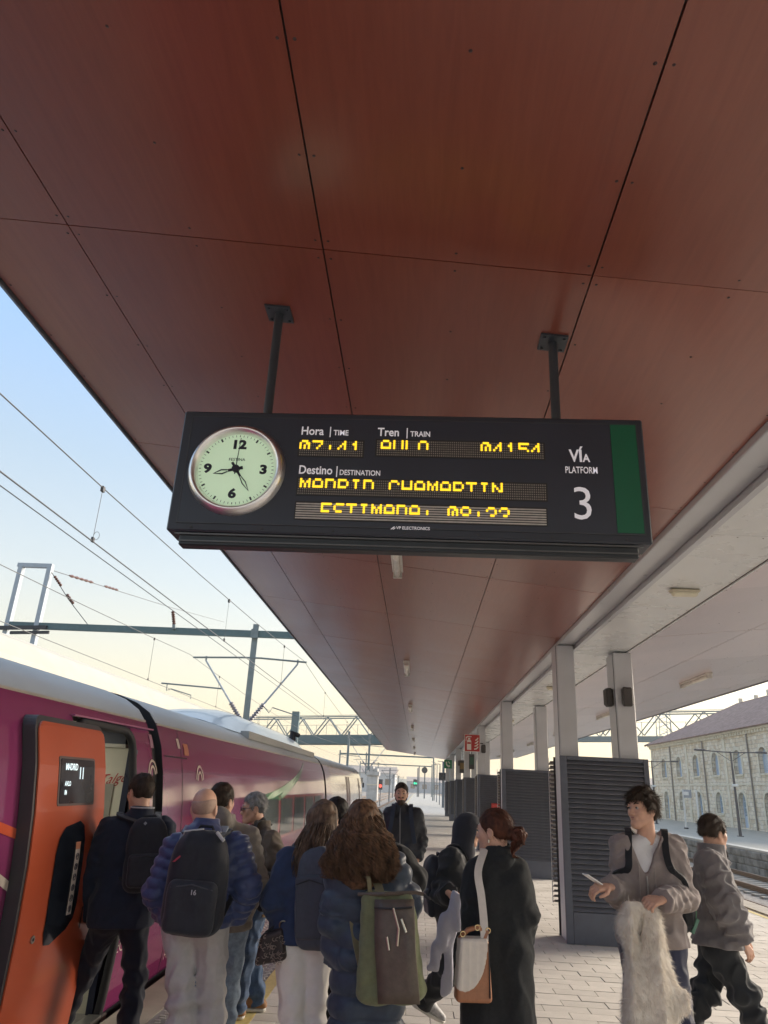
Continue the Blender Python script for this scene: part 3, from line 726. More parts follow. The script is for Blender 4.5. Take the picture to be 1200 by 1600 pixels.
# bellows between coaches
for ya, yb in ((7.02, 7.30), (20.15, 20.45)):
    mb = MB(); n = 5; ring_n = None
    for i in range(n+1):
        y = ya+(yb-ya)*i/n; s_ = .96 if i in (0, n) else (.93 if i % 2 else .955)
        pr = [((x-XC)*s_+XC, 1.0+(z-1.0)*s_) for x, z in PROF]; pr = pr+[(2*XC-x, z) for x, z in pr[::-1]]; ring_n = len(pr)
        mb.v += [(x, y, z) for x, z in pr]
    for i in range(n):
        for k in range(ring_n-1): a = i*ring_n+k; mb.f.append((a, a+ring_n, a+ring_n+1, a+1))
    mb.build('gangway_bellows', m_rub, train)
# skirt and wheels region
mb = MB(); mb.box(-5.3, -2.62, -5.6, 33.3, -.66, -.46); mb.build('underframe', m_rub, train)
mb = MB()
for y0, y1 in ((-5.8, 7.02), (7.3, 20.15), (20.45, 33.5)): shell(mb, y0+.02, y1-.02, -.48, -.02, off=.012)
mb.build('skirt_band', mat('skirt', (.02,.02,.03), .5), train, smooth=True)
wh = MB().tube([(-3.15,7.16,-.25),(-3.0,7.16,-.25)], .40, 24).build('wheel', m_rail, train)
for y in (20.3, 33.0, -5.0):
    c = wh.copy(); COL.objects.link(c); c.location = (0, y-7.16, 0)
# doorway: rubber surround, vestibule, step
def frame_path(y0, y1, z0, z1, r, off):
    pts = []
    for (cy, cz, a0) in ((y0+r, z1-r, 180), (y1-r, z1-r, 90)):
        for k in range(6): a = (a0-k*18)*D2R; pts.append((cy+r*math.cos(a), cz+r*math.sin(a)))
    return [(y0, z0)]+pts+[(y1, z0)]
pth = [V3(prof_at(z)+.004, y, z) for y, z in frame_path(OY0+.03, OY1-.03, -.30, OZ1-.03, .14, 0)]
pth2 = []
for p, q in zip(pth[:-1], pth[1:]):
    for k in range(6 if np.linalg.norm(q-p) > .4 else 1): t = k/(6 if np.linalg.norm(q-p) > .4 else 1); r_ = p+(q-p)*t; r_[0] = prof_at(r_[2])+.004; pth2.append(r_)
pth2.append(pth[-1])
MB().tube(pth2, .034, 8).build('door_surround', m_rub, train, smooth=True)
mb = MB()
zfl = -.03
mb.box(-4.9, -2.42, 4.85, OY1+.10, zfl-.05, zfl); fl = mb.build('vestibule_floor', mat('vest_floor', (.25,.24,.22), .7, bump=.2), train)
mb = MB(); mb.box(-4.95, -4.9, 4.85, OY1+.1, zfl, 2.14); mb.box(-4.9, -2.62, 4.80, 4.85, zfl, 2.11); mb.box(-4.9, -2.64, 4.85, OY1+.1, 2.11, 2.14); mb.build('vestibule_wall', mat('vest_wall', (.30,.30,.28), .6), train)
mb = MB(); mb.box(-4.9, -2.555, OY1+.03, OY1+.08, zfl, 1.96); mb.build('vestibule_panel', m_cream, train)
mb = MB(); mb.box(-4.9, -2.58, OY1-.01, OY1+.08, 1.96, 1.99); mb.build('panel_ledge', mat('ledge', (.6,.58,.5), .4), train)
mb = MB(); mb.box(-3.9, -3.1, 5.2, 6.2, 2.09, 2.105); mb.build('added_lamp', mat('vest_added_lamp', (.8,.8,.75), .4, emit=(1,.95,.82), es=3.0), train)  # unseen glowing panel, added to light the vestibule
mb = MB(); mb.box(-2.553, -2.50, OY1+.0, OY1+.09, zfl, 1.95); mb.box(-4.9, -2.60, OY1+.02, OY1+.08, 1.992, 2.108); mb.build('door_jamb', m_navy, train)
mb = MB(); mb.box(-2.86, -2.64, OY1+.02, OY1+.029, .35, 1.66); mb.build('grey_hatch', mat('hatch_grey', (.30,.29,.24), .5), train)
mb = MB(); p = W(186, 1222, y=OY1+.03)
text(mb, 'Talgo', .115, (p[0]-.19, OY1+.028, p[2]-.03), (1,0,0.14), (0,0,1), (0,-1,0), .002, .0, 'LEFT', 1.0, .5)
mb.build('red_script', mat('script_red', (.40,.03,.03), .5), train)
mb = MB(); mb.bbox(-2.64, -2.28, OY0+.05, OY1-.08, -.20, -.15, .01); mb.build('step_plate', mat('step_metal', (.50,.47,.40), .35, metal=.5, bump=.3, bscale=120), train)
mb = MB(); mb.box(-2.50, -2.40, OY0+.06, OY1-.06, -.035, -.005); mb.build('sill_strip', m_steel, train)
# open plug door, slid towards the camera and stood off the side
DY0, DY1, DZ0, DZ1, DOFF = 4.64, 5.71, -.30, 2.08, .10
def door_piece(y0, y1, z0, z1, r, off, th):
    """rounded panel following the curved side"""
    mb = MB(); out = []
    N_ = 7
    for (cy, cz, a0) in ((y1-r, z1-r, 0), (y0+r, z1-r, 90), (y0+r, z0+r, 180), (y1-r, z0+r, 270)):
        for k in range(N_): a = (a0+90*k/(N_-1))*D2R; out.append((cy+r*math.cos(a), cz+r*math.sin(a)))
    # horizontal slices so that the sheet bends with the side
    zs = sorted(set([round(z, 4) for _, z in out]+[z for z in ZP if z0 < z < z1])); 
    def span(z):
        ys_ = []
        n = len(out)
        for i in range(n):
            (ya, za), (yb, zb) = out[i], out[(i+1) % n]
            if abs(za-zb) < 1e-9:
                if abs(z-za) < 1e-6: ys_ += [ya, yb]
            elif min(za, zb)-1e-6 <= z <= max(za, zb)+1e-6: ys_.append(ya+(yb-ya)*(z-za)/(zb-za))
        return min(ys_), max(ys_)
    for z in zs:
        a, b = span(z); x = prof_at(z)+off
        mb.v += [(x, a, z), (x, b, z), (x-th, a, z), (x-th, b, z)]
    n = len(zs)
    for i in range(n-1):
        a = i*4; c = a+4
        mb.f += [(a, a+1, c+1, c), (a+3, a+2, c+2, c+3), (a+2, a, c, c+2), (a+1, a+3, c+3, c+1)]
    mb.f += [(0, 2, 3, 1), ((n-1)*4, (n-1)*4+1, (n-1)*4+3, (n-1)*4+2)]
    return mb
door = door_piece(DY0, DY1, DZ0, DZ1, .09, DOFF-.012, .085).build('door', mat('door_edge', (.045,.045,.05), .45), train)
door_piece(DY0+.028, DY1-.02, DZ0+.02, DZ1-.035, .075, DOFF, .010).build('orange_panel', m_org, door)
door_piece(4.93, 5.49, 1.53, 1.84, .02, DOFF+.004, .004).build('display_frame', mat('dframe', (.10,.07,.07), .4), door)
door_piece(4.95, 5.47, 1.545, 1.825, .015, DOFF+.007, .004).build('display', mat('dscreen', (.05,.05,.06), .12, var=.3, scale=4), door)
w1 = MB(); poly = [(4.985,1.24),(5.02,1.34),(5.09,1.40),(5.30,1.43),(5.37,1.40),(5.40,1.31),(5.41,.92),(5.38,.83),(5.30,.775),(5.10,.72),(5.02,.73),(4.99,.80)]
zc = sorted(set([z for _, z in poly]+[z for z in ZP if .72 < z < 1.43]))
def spanp(poly, z):
    r = []; n = len(poly)
    for i in range(n):
        (ya, za), (yb, zb) = poly[i], poly[(i+1) % n]
        if abs(za-zb) < 1e-9:
            if abs(z-za) < 1e-6: r += [ya, yb]
        elif min(za, zb)-1e-6 <= z <= max(za, zb)+1e-6: r.append(ya+(yb-ya)*(z-za)/(zb-za))
    return min(r), max(r)
for z in zc: a, b = spanp(poly, z); w1.v += [(prof_at(z)+DOFF+.005, a, z), (prof_at(z)+DOFF+.005, b, z)]
w1.f = [(2*i, 2*i+1, 2*i+3, 2*i+2) for i in range(len(zc)-1)]
w1.build('door_window', m_glassd, door)
mb = MB()
def dq(mb, ya, yb, za, zb, off=.009):
    n = max(1, int((zb-za)/.08)); b0 = len(mb.v)
    for i in range(n+1):
        z = za+(zb-za)*i/n; x = prof_at(z)+DOFF+off; mb.v += [(x, ya, z), (x, yb, z)]
    mb.f += [(b0+2*i, b0+2*i+1, b0+2*i+3, b0+2*i+2) for i in range(n)]
SYs = 5.26
dq(mb, SYs, SYs+.07, .86, 1.30); mb.build('sticker_strip', mat('sticker', (.66,.60,.55), .5), door)
mb = MB(); dq(mb, SYs, SYs+.07, 1.255, 1.30, .0095); mb.build('sticker_head', mat('sticker_orange', (.62,.25,.14), .5), door)
mb = MB()
for k in range(6):
    z = .895+k*.063; x = prof_at(z)+DOFF+.0105
    pts = [V3(x, SYs+.035+.020*math.cos(a), z+.019*math.sin(a)) for a in np.linspace(0, 2*math.pi, 15)]; mb.tube(pts, .0028, 4)
    mb.bar(V3(x, SYs+.018, z-.010), V3(x, SYs+.042, z+.010), .005) if k % 2 else mb.bar(V3(x, SYs+.035, z-.013), V3(x, SYs+.035, z+.013), .007)
mb.build('sticker_symbols', mat('symb', (.05,.05,.07), .5), door)
mb = MB(); dq(mb, 5.50, 5.518, .75, .88); mb.build('grip_slot', m_rub, door)
z = .79; x = prof_at(z)+DOFF+.006; mb = MB(); mb.tube([(x-.003, 4.86, z), (x+.004, 4.86, z)], .022, 16); mb.build('lock', m_steel, door)
mb = MB(); mb.tube([(x+.003, 4.86, z), (x+.007, 4.86, z)], .009, 10); mb.build('keyhole', m_rub, door)
# display read-outs (flat, lit)
m_lit = mat('display_lit', (.7,.85,.9), .4, emit=(.75,.92,1.0), es=.55)
mb = MB()
def dtext(s, size, y, z): text(mb, s, size, (prof_at(z)+DOFF+.009, y, z), (0,1,0), (-.12,0,1), (1,0,0), .0015, .001, 'LEFT', .8)
dtext('MADRID', .060, 5.01, 1.755); dtext('11', .110, 5.21, 1.700); dtext('AVLO', .042, 5.01, 1.655); dtext('04', .042, 5.01, 1.600)
mb.build('display_text', m_lit, door)
# rain strip above the doorway
mb = MB(); z = 2.185
a = W(110, 1108, x=-2.58); b_ = W(242, 1137, x=-2.58)
mb.bar((prof_at(2.13)+.02, a[1], 2.135), (prof_at(2.13)+.02, b_[1]-.15, 2.150), .035, .012); mb.build('rain_strip', mat('rain', (.36,.10,.22), .4), train)
# livery: stripes, arcs, swoosh
def side_ribbon(pts, wz, m, name, off=.006, xoff=0):
    """flat print following the side, pts (y,z)"""
    mb = MB(); N_ = len(pts)
    for i, (y, z) in enumerate(pts):
        ya, za = pts[max(i-1, 0)]; yb, zb = pts[min(i+1, N_-1)]; t = np.array([yb-ya, zb-za]); t = t/np.linalg.norm(t); n = np.array([-t[1], t[0]])
        ww = wz[i] if hasattr(wz, '__len__') else wz
        for s_ in (-.5, 0, .5):
            q = np.array([y, z])+n*ww*s_; mb.v.append((prof_at(q[1])+off, q[0], q[1]))
    for i in range(N_-1):
        a = i*3; mb.f += [(a, a+3, a+4, a+1), (a+1, a+4, a+5, a+2)]
    o = mb.build(name, m, train); fix_normals(o.data); return o
def P2(px, py):
    """point of the train side seen at a photograph pixel"""
    z = 1.3
    for _ in range(6):
        p = W(px, py, x=prof_at(z)); z = min(max(p[2], -.4), 2.3)
    return (p[1], z)
m_stripeo = paint('stripe_orange', (.62,.11,.05)); m_stripew = paint('stripe_white', (.62,.55,.48)); m_green = paint('swoosh_green', (.16,.42,.22)); m_arc = paint('arc_cream', (.70,.58,.50), .3)
a, b_ = P2(-40, 1277), P2(46, 1312); side_ribbon([(a[0]+(b_[0]-a[0])*k/8, a[1]+(b_[1]-a[1])*k/8) for k in range(9)], .055, m_stripeo, 'orange_stripe')
a, b_ = P2(-40, 1345), P2(40, 1408); side_ribbon([(a[0]+(b_[0]-a[0])*k/8, a[1]+(b_[1]-a[1])*k/8) for k in range(9)], .05, m_stripew, 'white_stripe')
sw = [P2(*q) for q in ((474,1192),(471,1203),(465,1214),(455,1226),(443,1237),(428,1246),(412,1252),(396,1255))]
side_ribbon(sw, [.03,.06,.10,.15,.19,.20,.18,.10], m_green, 'green_swoosh')
for (cx, cy, sc_) in ((238, 1212, 1.0), (312, 1222, 1.25)):
    c = P2(cx, cy)
    for r_ in (.07, .115):
        side_ribbon([(c[0]+r_*sc_*math.cos(t)*.95, c[1]+r_*sc_*1.15*math.sin(t)) for t in np.linspace(.15, math.pi-.15, 13)], .022*sc_, m_arc, 'arc_mark')
def panel_line(pts, name='panel_seam', w_=.012): return side_ribbon(pts, w_, m_rub, name, .004)
for px in (282,):
    c = P2(px, 1300)[0]; panel_line([(c, z) for z in np.linspace(-.1, 2.2, 24)])
panel_line([(7.36, 1.93), (8.1, 1.93)]); panel_line([(5.9, 2.19), (5.9, 2.2)])
c = P2(300, 1400)[0]; panel_line([(6.55, .78), (6.9, .78)]); panel_line([(7.42, .55), (7.42, .62), (8.2, .70), (8.9, .70)]); panel_line([(8.9, .70), (8.9, 0.0)])
panel_line([(6.52,.0),(6.54,.25),(6.62,.42),(6.76,.55),(6.95,.58)], w_=.016)
c = P2(285, 1150); side_ribbon([(c[0]-.08, 2.02), (c[0]+.08, 2.02)], .12, mat('warn_tri', (.5,.18,.10), .5), 'warning_mark')
c = P2(277, 1162); side_ribbon([(c[0]-.03, c[1]), (c[0]+.05, c[1])], .10, m_arc, 'small_plate'); c = P2(235,1158); side_ribbon([(c[0]-.03, c[1]), (c[0]+.05, c[1])], .12, mat('faint_plate', (.38,.20,.28), .5), 'small_plate')
mb = MB(); p = P2(178, 1487); text(mb, 'ECO', .15, (prof_at(p[1])+.007, p[0], p[1]-.02), (0,1,0), (0,0,1), (1,0,0), .001, -.002); p = P2(253, 1500)
text(mb, 'A', .15, (prof_at(p[1])+.007, p[0], p[1]), (0,1,0), (0,0,1), (1,0,0), .001, -.002); mb.build('side_lettering', m_arc, train)
# windows of the second coach
xs_ = [(412, 434), (441, 458), (464, 480), (486, 497), (500, 506)]
m_frame_p = paint('pillar_pink', (.36,.08,.12))
wy0 = P2(408, 1275)[0]
mb = MB(); shell(mb, 12.0, 19.8, .82, 1.50, off=.004, ny=8); mb.build('window_band', paint('band_pink', (.42,.11,.12)), train, smooth=True)
yy_ = 12.15
m_wing = mat('coach_glass', (.10,.12,.11), .05, var=.3, scale=1.5, coat=.6)
while yy_ < 19.2:
    mb = MB(); shell(mb, yy_, yy_+1.25, .86, 1.46, off=.008, ny=2); mb.build('window', m_wing, train, smooth=True); yy_ += 1.48
yy_ = 7.9
for ya, yb in ((26.3, 27.0), (27.25, 27.7), (31.7, 32.2)):
    mb = MB(); shell(mb, ya, yb, -.1, 2.0, off=.006); mb.build('door_stripe', mat('door_wine', (.10,.02,.03), .3), train)
mb = MB(); shell(mb, 21.72, 33.3, 2.0, 2.22, off=.005); mb.build('orange_edge', paint('edge_orange', (.55,.22,.08)), train, smooth=True)
mb = MB(); mb.tube([(-2.40, 33.2, 1.75), (-2.34, 33.2, 1.75)], .10, 14); mb.build('tail_fitting', m_rub, train)
# roof fairing, grilles and cables on the second coach
mb = MB(); N_ = 14; Mn = 9; ya, yb = 11.2, 19.8
for i in range(N_+1):
    t = i/N_; y = ya+(yb-ya)*t; h_ = .30*min(1, (t/.28))**.7*min(1, (1-t)/.10)**.6
    for k in range(Mn+1):
        s_ = k/Mn; x = -2.86-2.08*s_; mb.v.append((x, y, 2.44+.0+h_*math.sin(math.pi*s_)**.45+.2*math.sin(math.pi*s_)))
for i in range(N_):
    for k in range(Mn): a = i*(Mn+1)+k; mb.f.append((a, a+Mn+1, a+Mn+2, a+1))
mb.build('roof_fairing', paint('fairing_blue', (.42,.50,.60), .3), train, smooth=True)
mb = MB(); mb.box(-2.86, -2.72, 11.9, 19.6, 2.36, 2.475)
for i in range(4): pass
mb.build('roof_edge_box', m_roofw, train)
for i in range(6): mb = MB(); mb.box(-3.0, -2.80, 13.2+i*.9, 13.75+i*.9, 2.476, 2.492); mb.build('roof_grille', mat('grille_grey', (.30,.31,.32), .5), train)
for y in (19.3, 19.6): MB().tube([(-3.3,y,2.6),(-3.3,y+.05,2.95),(-3.2,y+.2,2.9)], .06, 8).build('roof_cable', m_rub, train)

# pale train / roof on the next track
pt = thing('parked_train', 'long pale cream roof of a train standing behind the purple one', 'train', (-7.8, 12, -.8))
prof2 = [(-6.30,-.5),(-6.24,.8),(-6.25,2.0),(-6.30,2.9),(-6.42,3.4),(-6.7,3.72),(-7.1,3.88),(-7.8,3.95)]; prof2 = prof2+[(-15.6-x, z) for x, z in prof2[::-1]]
mb = MB(); nn = len(prof2)
for y in (-3.0, 31.0): mb.v += [(x, y, z) for x, z in prof2]
for k in range(nn-1): mb.f.append((k, k+nn, k+nn+1, k+1))
mb.f += [tuple(range(nn)), tuple(range(nn, 2*nn))[::-1]]
mb.build('coach_body', mat('cream_train', (.60,.54,.42), .4, var=.04, scale=.8, dirt=.12), pt)
mb = MB()
for y in range(-2, 30, 3): mb.box(-6.28, -6.225, y, y+1.6, 1.2, 2.0)
mb.build('window_strip', m_glassd, pt)
mb = MB(); mb.box(-9.2, -6.4, -2.8, 30.8, -.66, -.49); mb.build('underframe', m_rub, pt)
# ============================================================ OVERHEAD LINE
m_gal = mat('galvanised', (.20,.24,.25), .5, metal=.3, var=.15, scale=6); m_teal = mat('teal_steel', (.10,.16,.17), .55, var=.1); m_wire = mat('wire', (.10,.10,.10), .5); m_pale = mat('pale_steel', (.40,.45,.50), .45, var=.08)
m_insu = mat('insulator', (.25,.24,.27), .3); m_insb = mat('insulator_brown', (.12,.05,.035), .3)
def insul(t, p, q, r=.05, n=8, m=m_insu, name='insulator'):
    p, q = np.array(p, float), np.array(q, float); mb = MB(); pts = []; rs = []
    for i in range(n*2+1): pts.append(p+(q-p)*i/(2*n)); rs.append(r if i % 2 else r*.5)
    mb.tube(pts, rs, 10); return mb.build(name, m, t)
def lattice(mb, p0, p1, q0, q1, n, w):
    p0, p1, q0, q1 = map(lambda a: np.array(a, float), (p0, p1, q0, q1))
    mb.bar(p0, p1, w); mb.bar(q0, q1, w)
    for i in range(n):
        a, b = i/n, (i+1)/n; A, B = (p0+(p1-p0)*a, q0+(q1-q0)*(a+b)/2)
        mb.bar(A, B, w*.6); mb.bar(B, p0+(p1-p0)*b, w*.6)
def portal(y, zb, xl, xr, xm, label, near=False, s=1.0, fr=False):
    t = thing('catenary_portal', label, 'gantry', ((xl+xr)/2, y, -.86), 'steel portals carrying the overhead wires')
    MB().bar((xl, y, zb), (xr, y, zb), .16, .22).build('cross_beam', m_teal, t)
    if near:
        for dx in (0, 1.05): MB().bar((xl+dx, y, -.86), (xl+dx+.05, y, zb+2.15), .20, .16).build('post', m_pale, t)
        MB().bar((xl-.08, y, zb+2.15), (xl+1.18, y, zb+2.15), .18, .14).build('head_bar', m_pale, t)
        mb = MB(); mb.bar((xl-.3, y-.12, zb-.14), (xl+1.5, y-.12, zb-.06), .14, .12); mb.bar((xl+.3, y-.2, zb-.3), (xl+1.6, y-.1, zb-.22), .08, .10); mb.build('clamp_bracket', m_dark, t)
    else:
        for x in (xl, xr): MB().bar((x, y, -.86 if x < PX0 or x > PX1 else 0), (x, y, zb+.5*s), .22*s, .22*s).build('post', m_gal, t)
    mb = MB(); mb.bar((xm-.035, y, zb+.34), (xm-.035, y, zb-3.1*s), .038, .1); mb.bar((xm+.065, y, zb+.34), (xm+.065, y, zb-3.1*s), .038, .1); mb.bar((xm-.11, y-.11, zb), (xm+.14, y-.11, zb), .05, .3)
    dp = mb.build('drop_post', m_gal, t)
    mb = MB(); mb.tube([(xm-2.0, y, zb-.86*s), (xm-.3, y, zb-.80*s), (xm+.3, y, zb-.80*s), (xm+1.85, y, zb-.88*s)], .032, 6); mb.build('top_tube', m_gal, t)
    for sx in (-1, 1):
        a = V3(xm+sx*1.55, y, zb-.95*s); b = V3(xm+sx*.13, y, zb-2.85*s); c = a+(b-a)*.70
        MB().tube([a, c], .032, 8).build('strut', m_pale, t); insul(t, c, b, .085)
        MB().bar(a+V3(0,0,.15), a, .05).build('strut_head', m_gal, t)
    MB().tube([(xm-.9, y, zb-1.85*s), (xm-2.95, y, zb-1.75*s)], .028, 6).build('steady_arm', m_gal, t)
    mb = MB(); mb.tube([(xm-2.75, y, zb-1.75*s), (xm-2.75, y, zb-1.98*s), (xm-2.60, y, zb-1.92*s), (xm-1.9, y, zb-2.10*s), (xm-1.9, y, zb-2.22*s)], .018, 5); mb.build('registration_arm', m_gal, t); mb = MB(); mb.tube([(xm+.55, y, zb-2.35*s), (xm+.75, y, zb-2.55*s), (xm+.85, y, zb-2.38*s), (xm+1.75, y, zb-2.62*s), (xm+1.75, y, zb-2.75*s)], .018, 5); mb.build('registration_arm', m_gal, t)
    return t
g1 = portal(24, 6.36, -14.35, -.6, -5.66, 'large steel portal over the tracks, nearest, with a pale open post at its left end', True)
insul(g1, W(272, 976, y=24), W(270, 955, y=24), .07, 6, m_insb)
MB().bar(W(272,1000-17,y=23.9), W(272,976,y=23.9), .10).build('insulator_foot', m_gal, g1)
g2 = portal(72, 6.05, -6.75, 2.9, -4.75, 'second steel portal over the tracks, seen under the footbridge', s=.95)
g3 = portal(120, 6.3, -12.5, 2.35, -8.3, 'third steel portal, far along the tracks, with a mast on the platform', s=.95)
g4 = portal(170, 6.3, -13, 3.0, -9.0, 'farthest faint steel portal where the tracks meet the horizon', s=.95)
# wires
def wire(pts, r, name, label, grp='overhead wires above the tracks'):
    o = MB().tube(pts, r, 5, False).build(name, m_wire); tag(o, label, 'wire', grp); return o
def cat_line(x, zc, sup, sag, label, r=.009):
    pts = []
    for (y0, z0), (y1, z1) in zip(sup[:-1], sup[1:]):
        n = 12
        for i in range(n):
            t = i/n; pts.append((x, y0+(y1-y0)*t, z0+(z1-z0)*t-sag*4*t*(1-t)))
    pts.append((x, sup[-1][0], sup[-1][1])); return wire(pts, r, 'overhead_wire', label)
SUP1 = [(-24, 5.5), (24, 5.52), (72, 5.3), (120, 5.5), (168, 5.5)]
cat_line(-3.9, 0, SUP1, .62, 'sagging messenger wire over the purple train, uppermost of the wires', .008)
for x, z, r, lab in ((-3.9, 4.28, .009, 'thick straight contact wire over the purple train'), (-3.72, 4.05, .006, 'thin wire just below the thick contact wire'), (-7.8, 4.275, .008, 'straight contact wire over the second track, lowest at the left')):
    wire([(x, -24, z), (x, 24, z), (x, 72, z), (x, 170, z)], r, 'overhead_wire', lab)
SUP2 = [(-24, 5.62), (24, 5.6), (72, 5.4), (120, 5.5), (168, 5.5)]
cat_line(-7.8, 0, SUP2, .50, 'sagging messenger wire over the second track', .0085)
a = W(78, 890, y=24)
for k, ((px, py), yy_, lab) in enumerate((((350, 972), 60, 'long stay wire running from the top of the pale post towards the right'), ((138, 977), 24, 'short stay wire from the top of the pale post down to the portal beam'))):
    b_ = W(px, py, y=yy_); wire([a, a+(b_-a)*.5-V3(0,0,.08), b_], .014, 'stay_wire', lab, 'stay wires')
    t = thing('stay_insulator', 'dark ribbed insulator on the '+('long' if k == 0 else 'short')+' stay wire near the pale post', 'insulator', a+(b_-a)*.1)
    insul(t, a+(b_-a)*(.05 if k == 0 else .12), a+(b_-a)*(.12 if k == 0 else .30), .06, 5, m_insb, 'bead_string'); insul(t, a+(b_-a)*(.16 if k == 0 else .45), a+(b_-a)*(.21 if k == 0 else .62), .06, 4, m_insb, 'bead_string')
wire([W(0, 1000, y=30)+V3(-9,0,-.6), W(0, 1000, y=30)], .01, 'overhead_wire', 'thin wire at the far left edge') if False else None
def zmes(y, sup, sag):
    for (y0, z0), (y1, z1) in zip(sup[:-1], sup[1:]):
        if y0 <= y <= y1: t = (y-y0)/(y1-y0); return z0+(z1-z0)*t-sag*4*t*(1-t)
dn = 0
for x, zc, sup, sag, yl, nm in ((-3.9, 4.28, SUP1, .62, (7.85, 14.0, 20.3, 30, 40, 50), 'first'), (-7.8, 4.275, SUP2, .50, (12.2, 20.6, 28, 36, 46), 'second')):
    for i, y in enumerate(yl):
        z1 = zmes(y, sup, sag); mb = MB(); mb.tube([(x, y, zc), (x, y, z1)], .0035 if y < 16 else .006, 4, False)
        if y < 9: mb.tube([(x+.035+.035*math.cos(a), y, zc+.07+.05*math.sin(a)) for a in np.linspace(0, 6.28, 16)], .003, 4, False)
        o = mb.build('dropper_wire', m_wire); tag(o, f'thin vertical dropper wire, {ORD[i]} along the {nm} track', 'wire', 'droppers between the overhead wires')
        mb = MB(); mb.bbox(x-.018, x+.018, y-.03, y+.03, z1-.05, z1+.02, .004); mb.bbox(x-.014, x+.014, y-.025, y+.025, zc-.01, zc+.05, .004); mb.build('clamp', m_dark, o)

# ============================================================ FOOTBRIDGE
fb = thing('footbridge', 'teal steel footbridge with lattice truss crossing all the tracks in the background', 'bridge', (0, 92, -.86))
KB = 1.62           # it crosses just beyond the stone building
def bp(s, z):
    return EYE+(V3(s, 60.5-(s+9)*.39, z+(s+9)*.02)-EYE)*KB
mb = MB()
xa, xb = -14.5, 21
for off_ in (0, 2.6):
    A = [bp(xa, 6.75), bp(xb, 6.75), bp(xa+1.5, 5.45), bp(xb, 5.0)]
    for p in A: p[1] += off_
    mb.bar(A[0], A[1], .14); 
    n = 15
    for i in range(n):
        t0 = i/n; t1 = (i+1)/n; tm = (t0+t1)/2
        P0 = bp(xa+(xb-xa)*t0, 6.75); Pm = bp(xa+(xb-xa)*tm, 5.25); P1_ = bp(xa+(xb-xa)*t1, 6.75)
        for q in (P0, Pm, P1_): q[1] += off_
        if i > 0: mb.bar(P0, Pm, .12)
        mb.bar(Pm, P1_, .12)
mb.build('truss', m_gal, fb)
mb = MB(); p, q = bp(6, 5.05), bp(21, 5.05); mb.bar(p, q, .16, .50); mb.bar(p+V3(0,2.6,0), q+V3(0,2.6,0), .16, .50); mb.build('far_deck', m_gal, fb); mb = MB(); p, q = bp(-12.2, 5.0), bp(6, 5.0); mb.bar(p+V3(0,.0,0), q, .16, 1.12); mb.bar(p+V3(0,2.6,0), q+V3(0,2.6,0), .16, 1.12); mb.bar(p+V3(0,1.3,-.42), q+V3(0,1.3,-.42), 2.6, .08); mb.build('deck_beam', m_teal, fb)  # right deck takes the paler grey to imitate haze
mb = MB(); mb.bar(bp(xa, 6.78)+V3(0,0,.12), bp(xb, 6.78)+V3(0,0,.12), .06)
for i in range(40):
    s_ = xa+1+(xb-xa-1)*i/40; mb.bar(bp(s_, 5.2), bp(s_, 6.1), .05)
mb.bar(bp(xa+1.4, 6.1), bp(xb, 6.1), .04); mb.build('handrail', m_gal, fb)
mb = MB()
for k in range(5): mb.bar(bp(xa, 6.75-.0*k), bp(xa+1.5, 5.3), .07)
for dx in (0, .9, 1.8): mb.bar(bp(xa+dx, 6.85), bp(xa+dx, 5.6-.1*dx), .06)
mb.bar(bp(xa, 5.7), bp(xa+2.5, 5.25), .07); mb.build('end_frame', m_gal, fb)
p = W(463, 1112, y=94); mb = MB(); mb.box(p[0]-.45, p[0]+.45, 93.6, 94.5, -.86, p[2]); mb.build('pier', m_teal, fb)
lt = thing('lattice_mast', 'slender pale lattice mast rising beside the footbridge above the stone building', 'mast', W(1040, 1160, y=86))
a0, a1 = W(1033, 1240, y=86), W(1029, 1100, y=86); b0_, b1 = W(1050, 1240, y=86), W(1046, 1100, y=86)
a0[2] = b0_[2] = .03; mb = MB(); lattice(mb, a0, a1, b0_, b1, 14, .07); a2, b2 = a0+V3(0,1.2,0), b0_+V3(0,1.2,0); lattice(mb, a2, a1+V3(0,1.2,0), b2, b1+V3(0,1.2,0), 14, .07); mb.build('lattice', m_pale, lt)
for i in range(9):
    pass

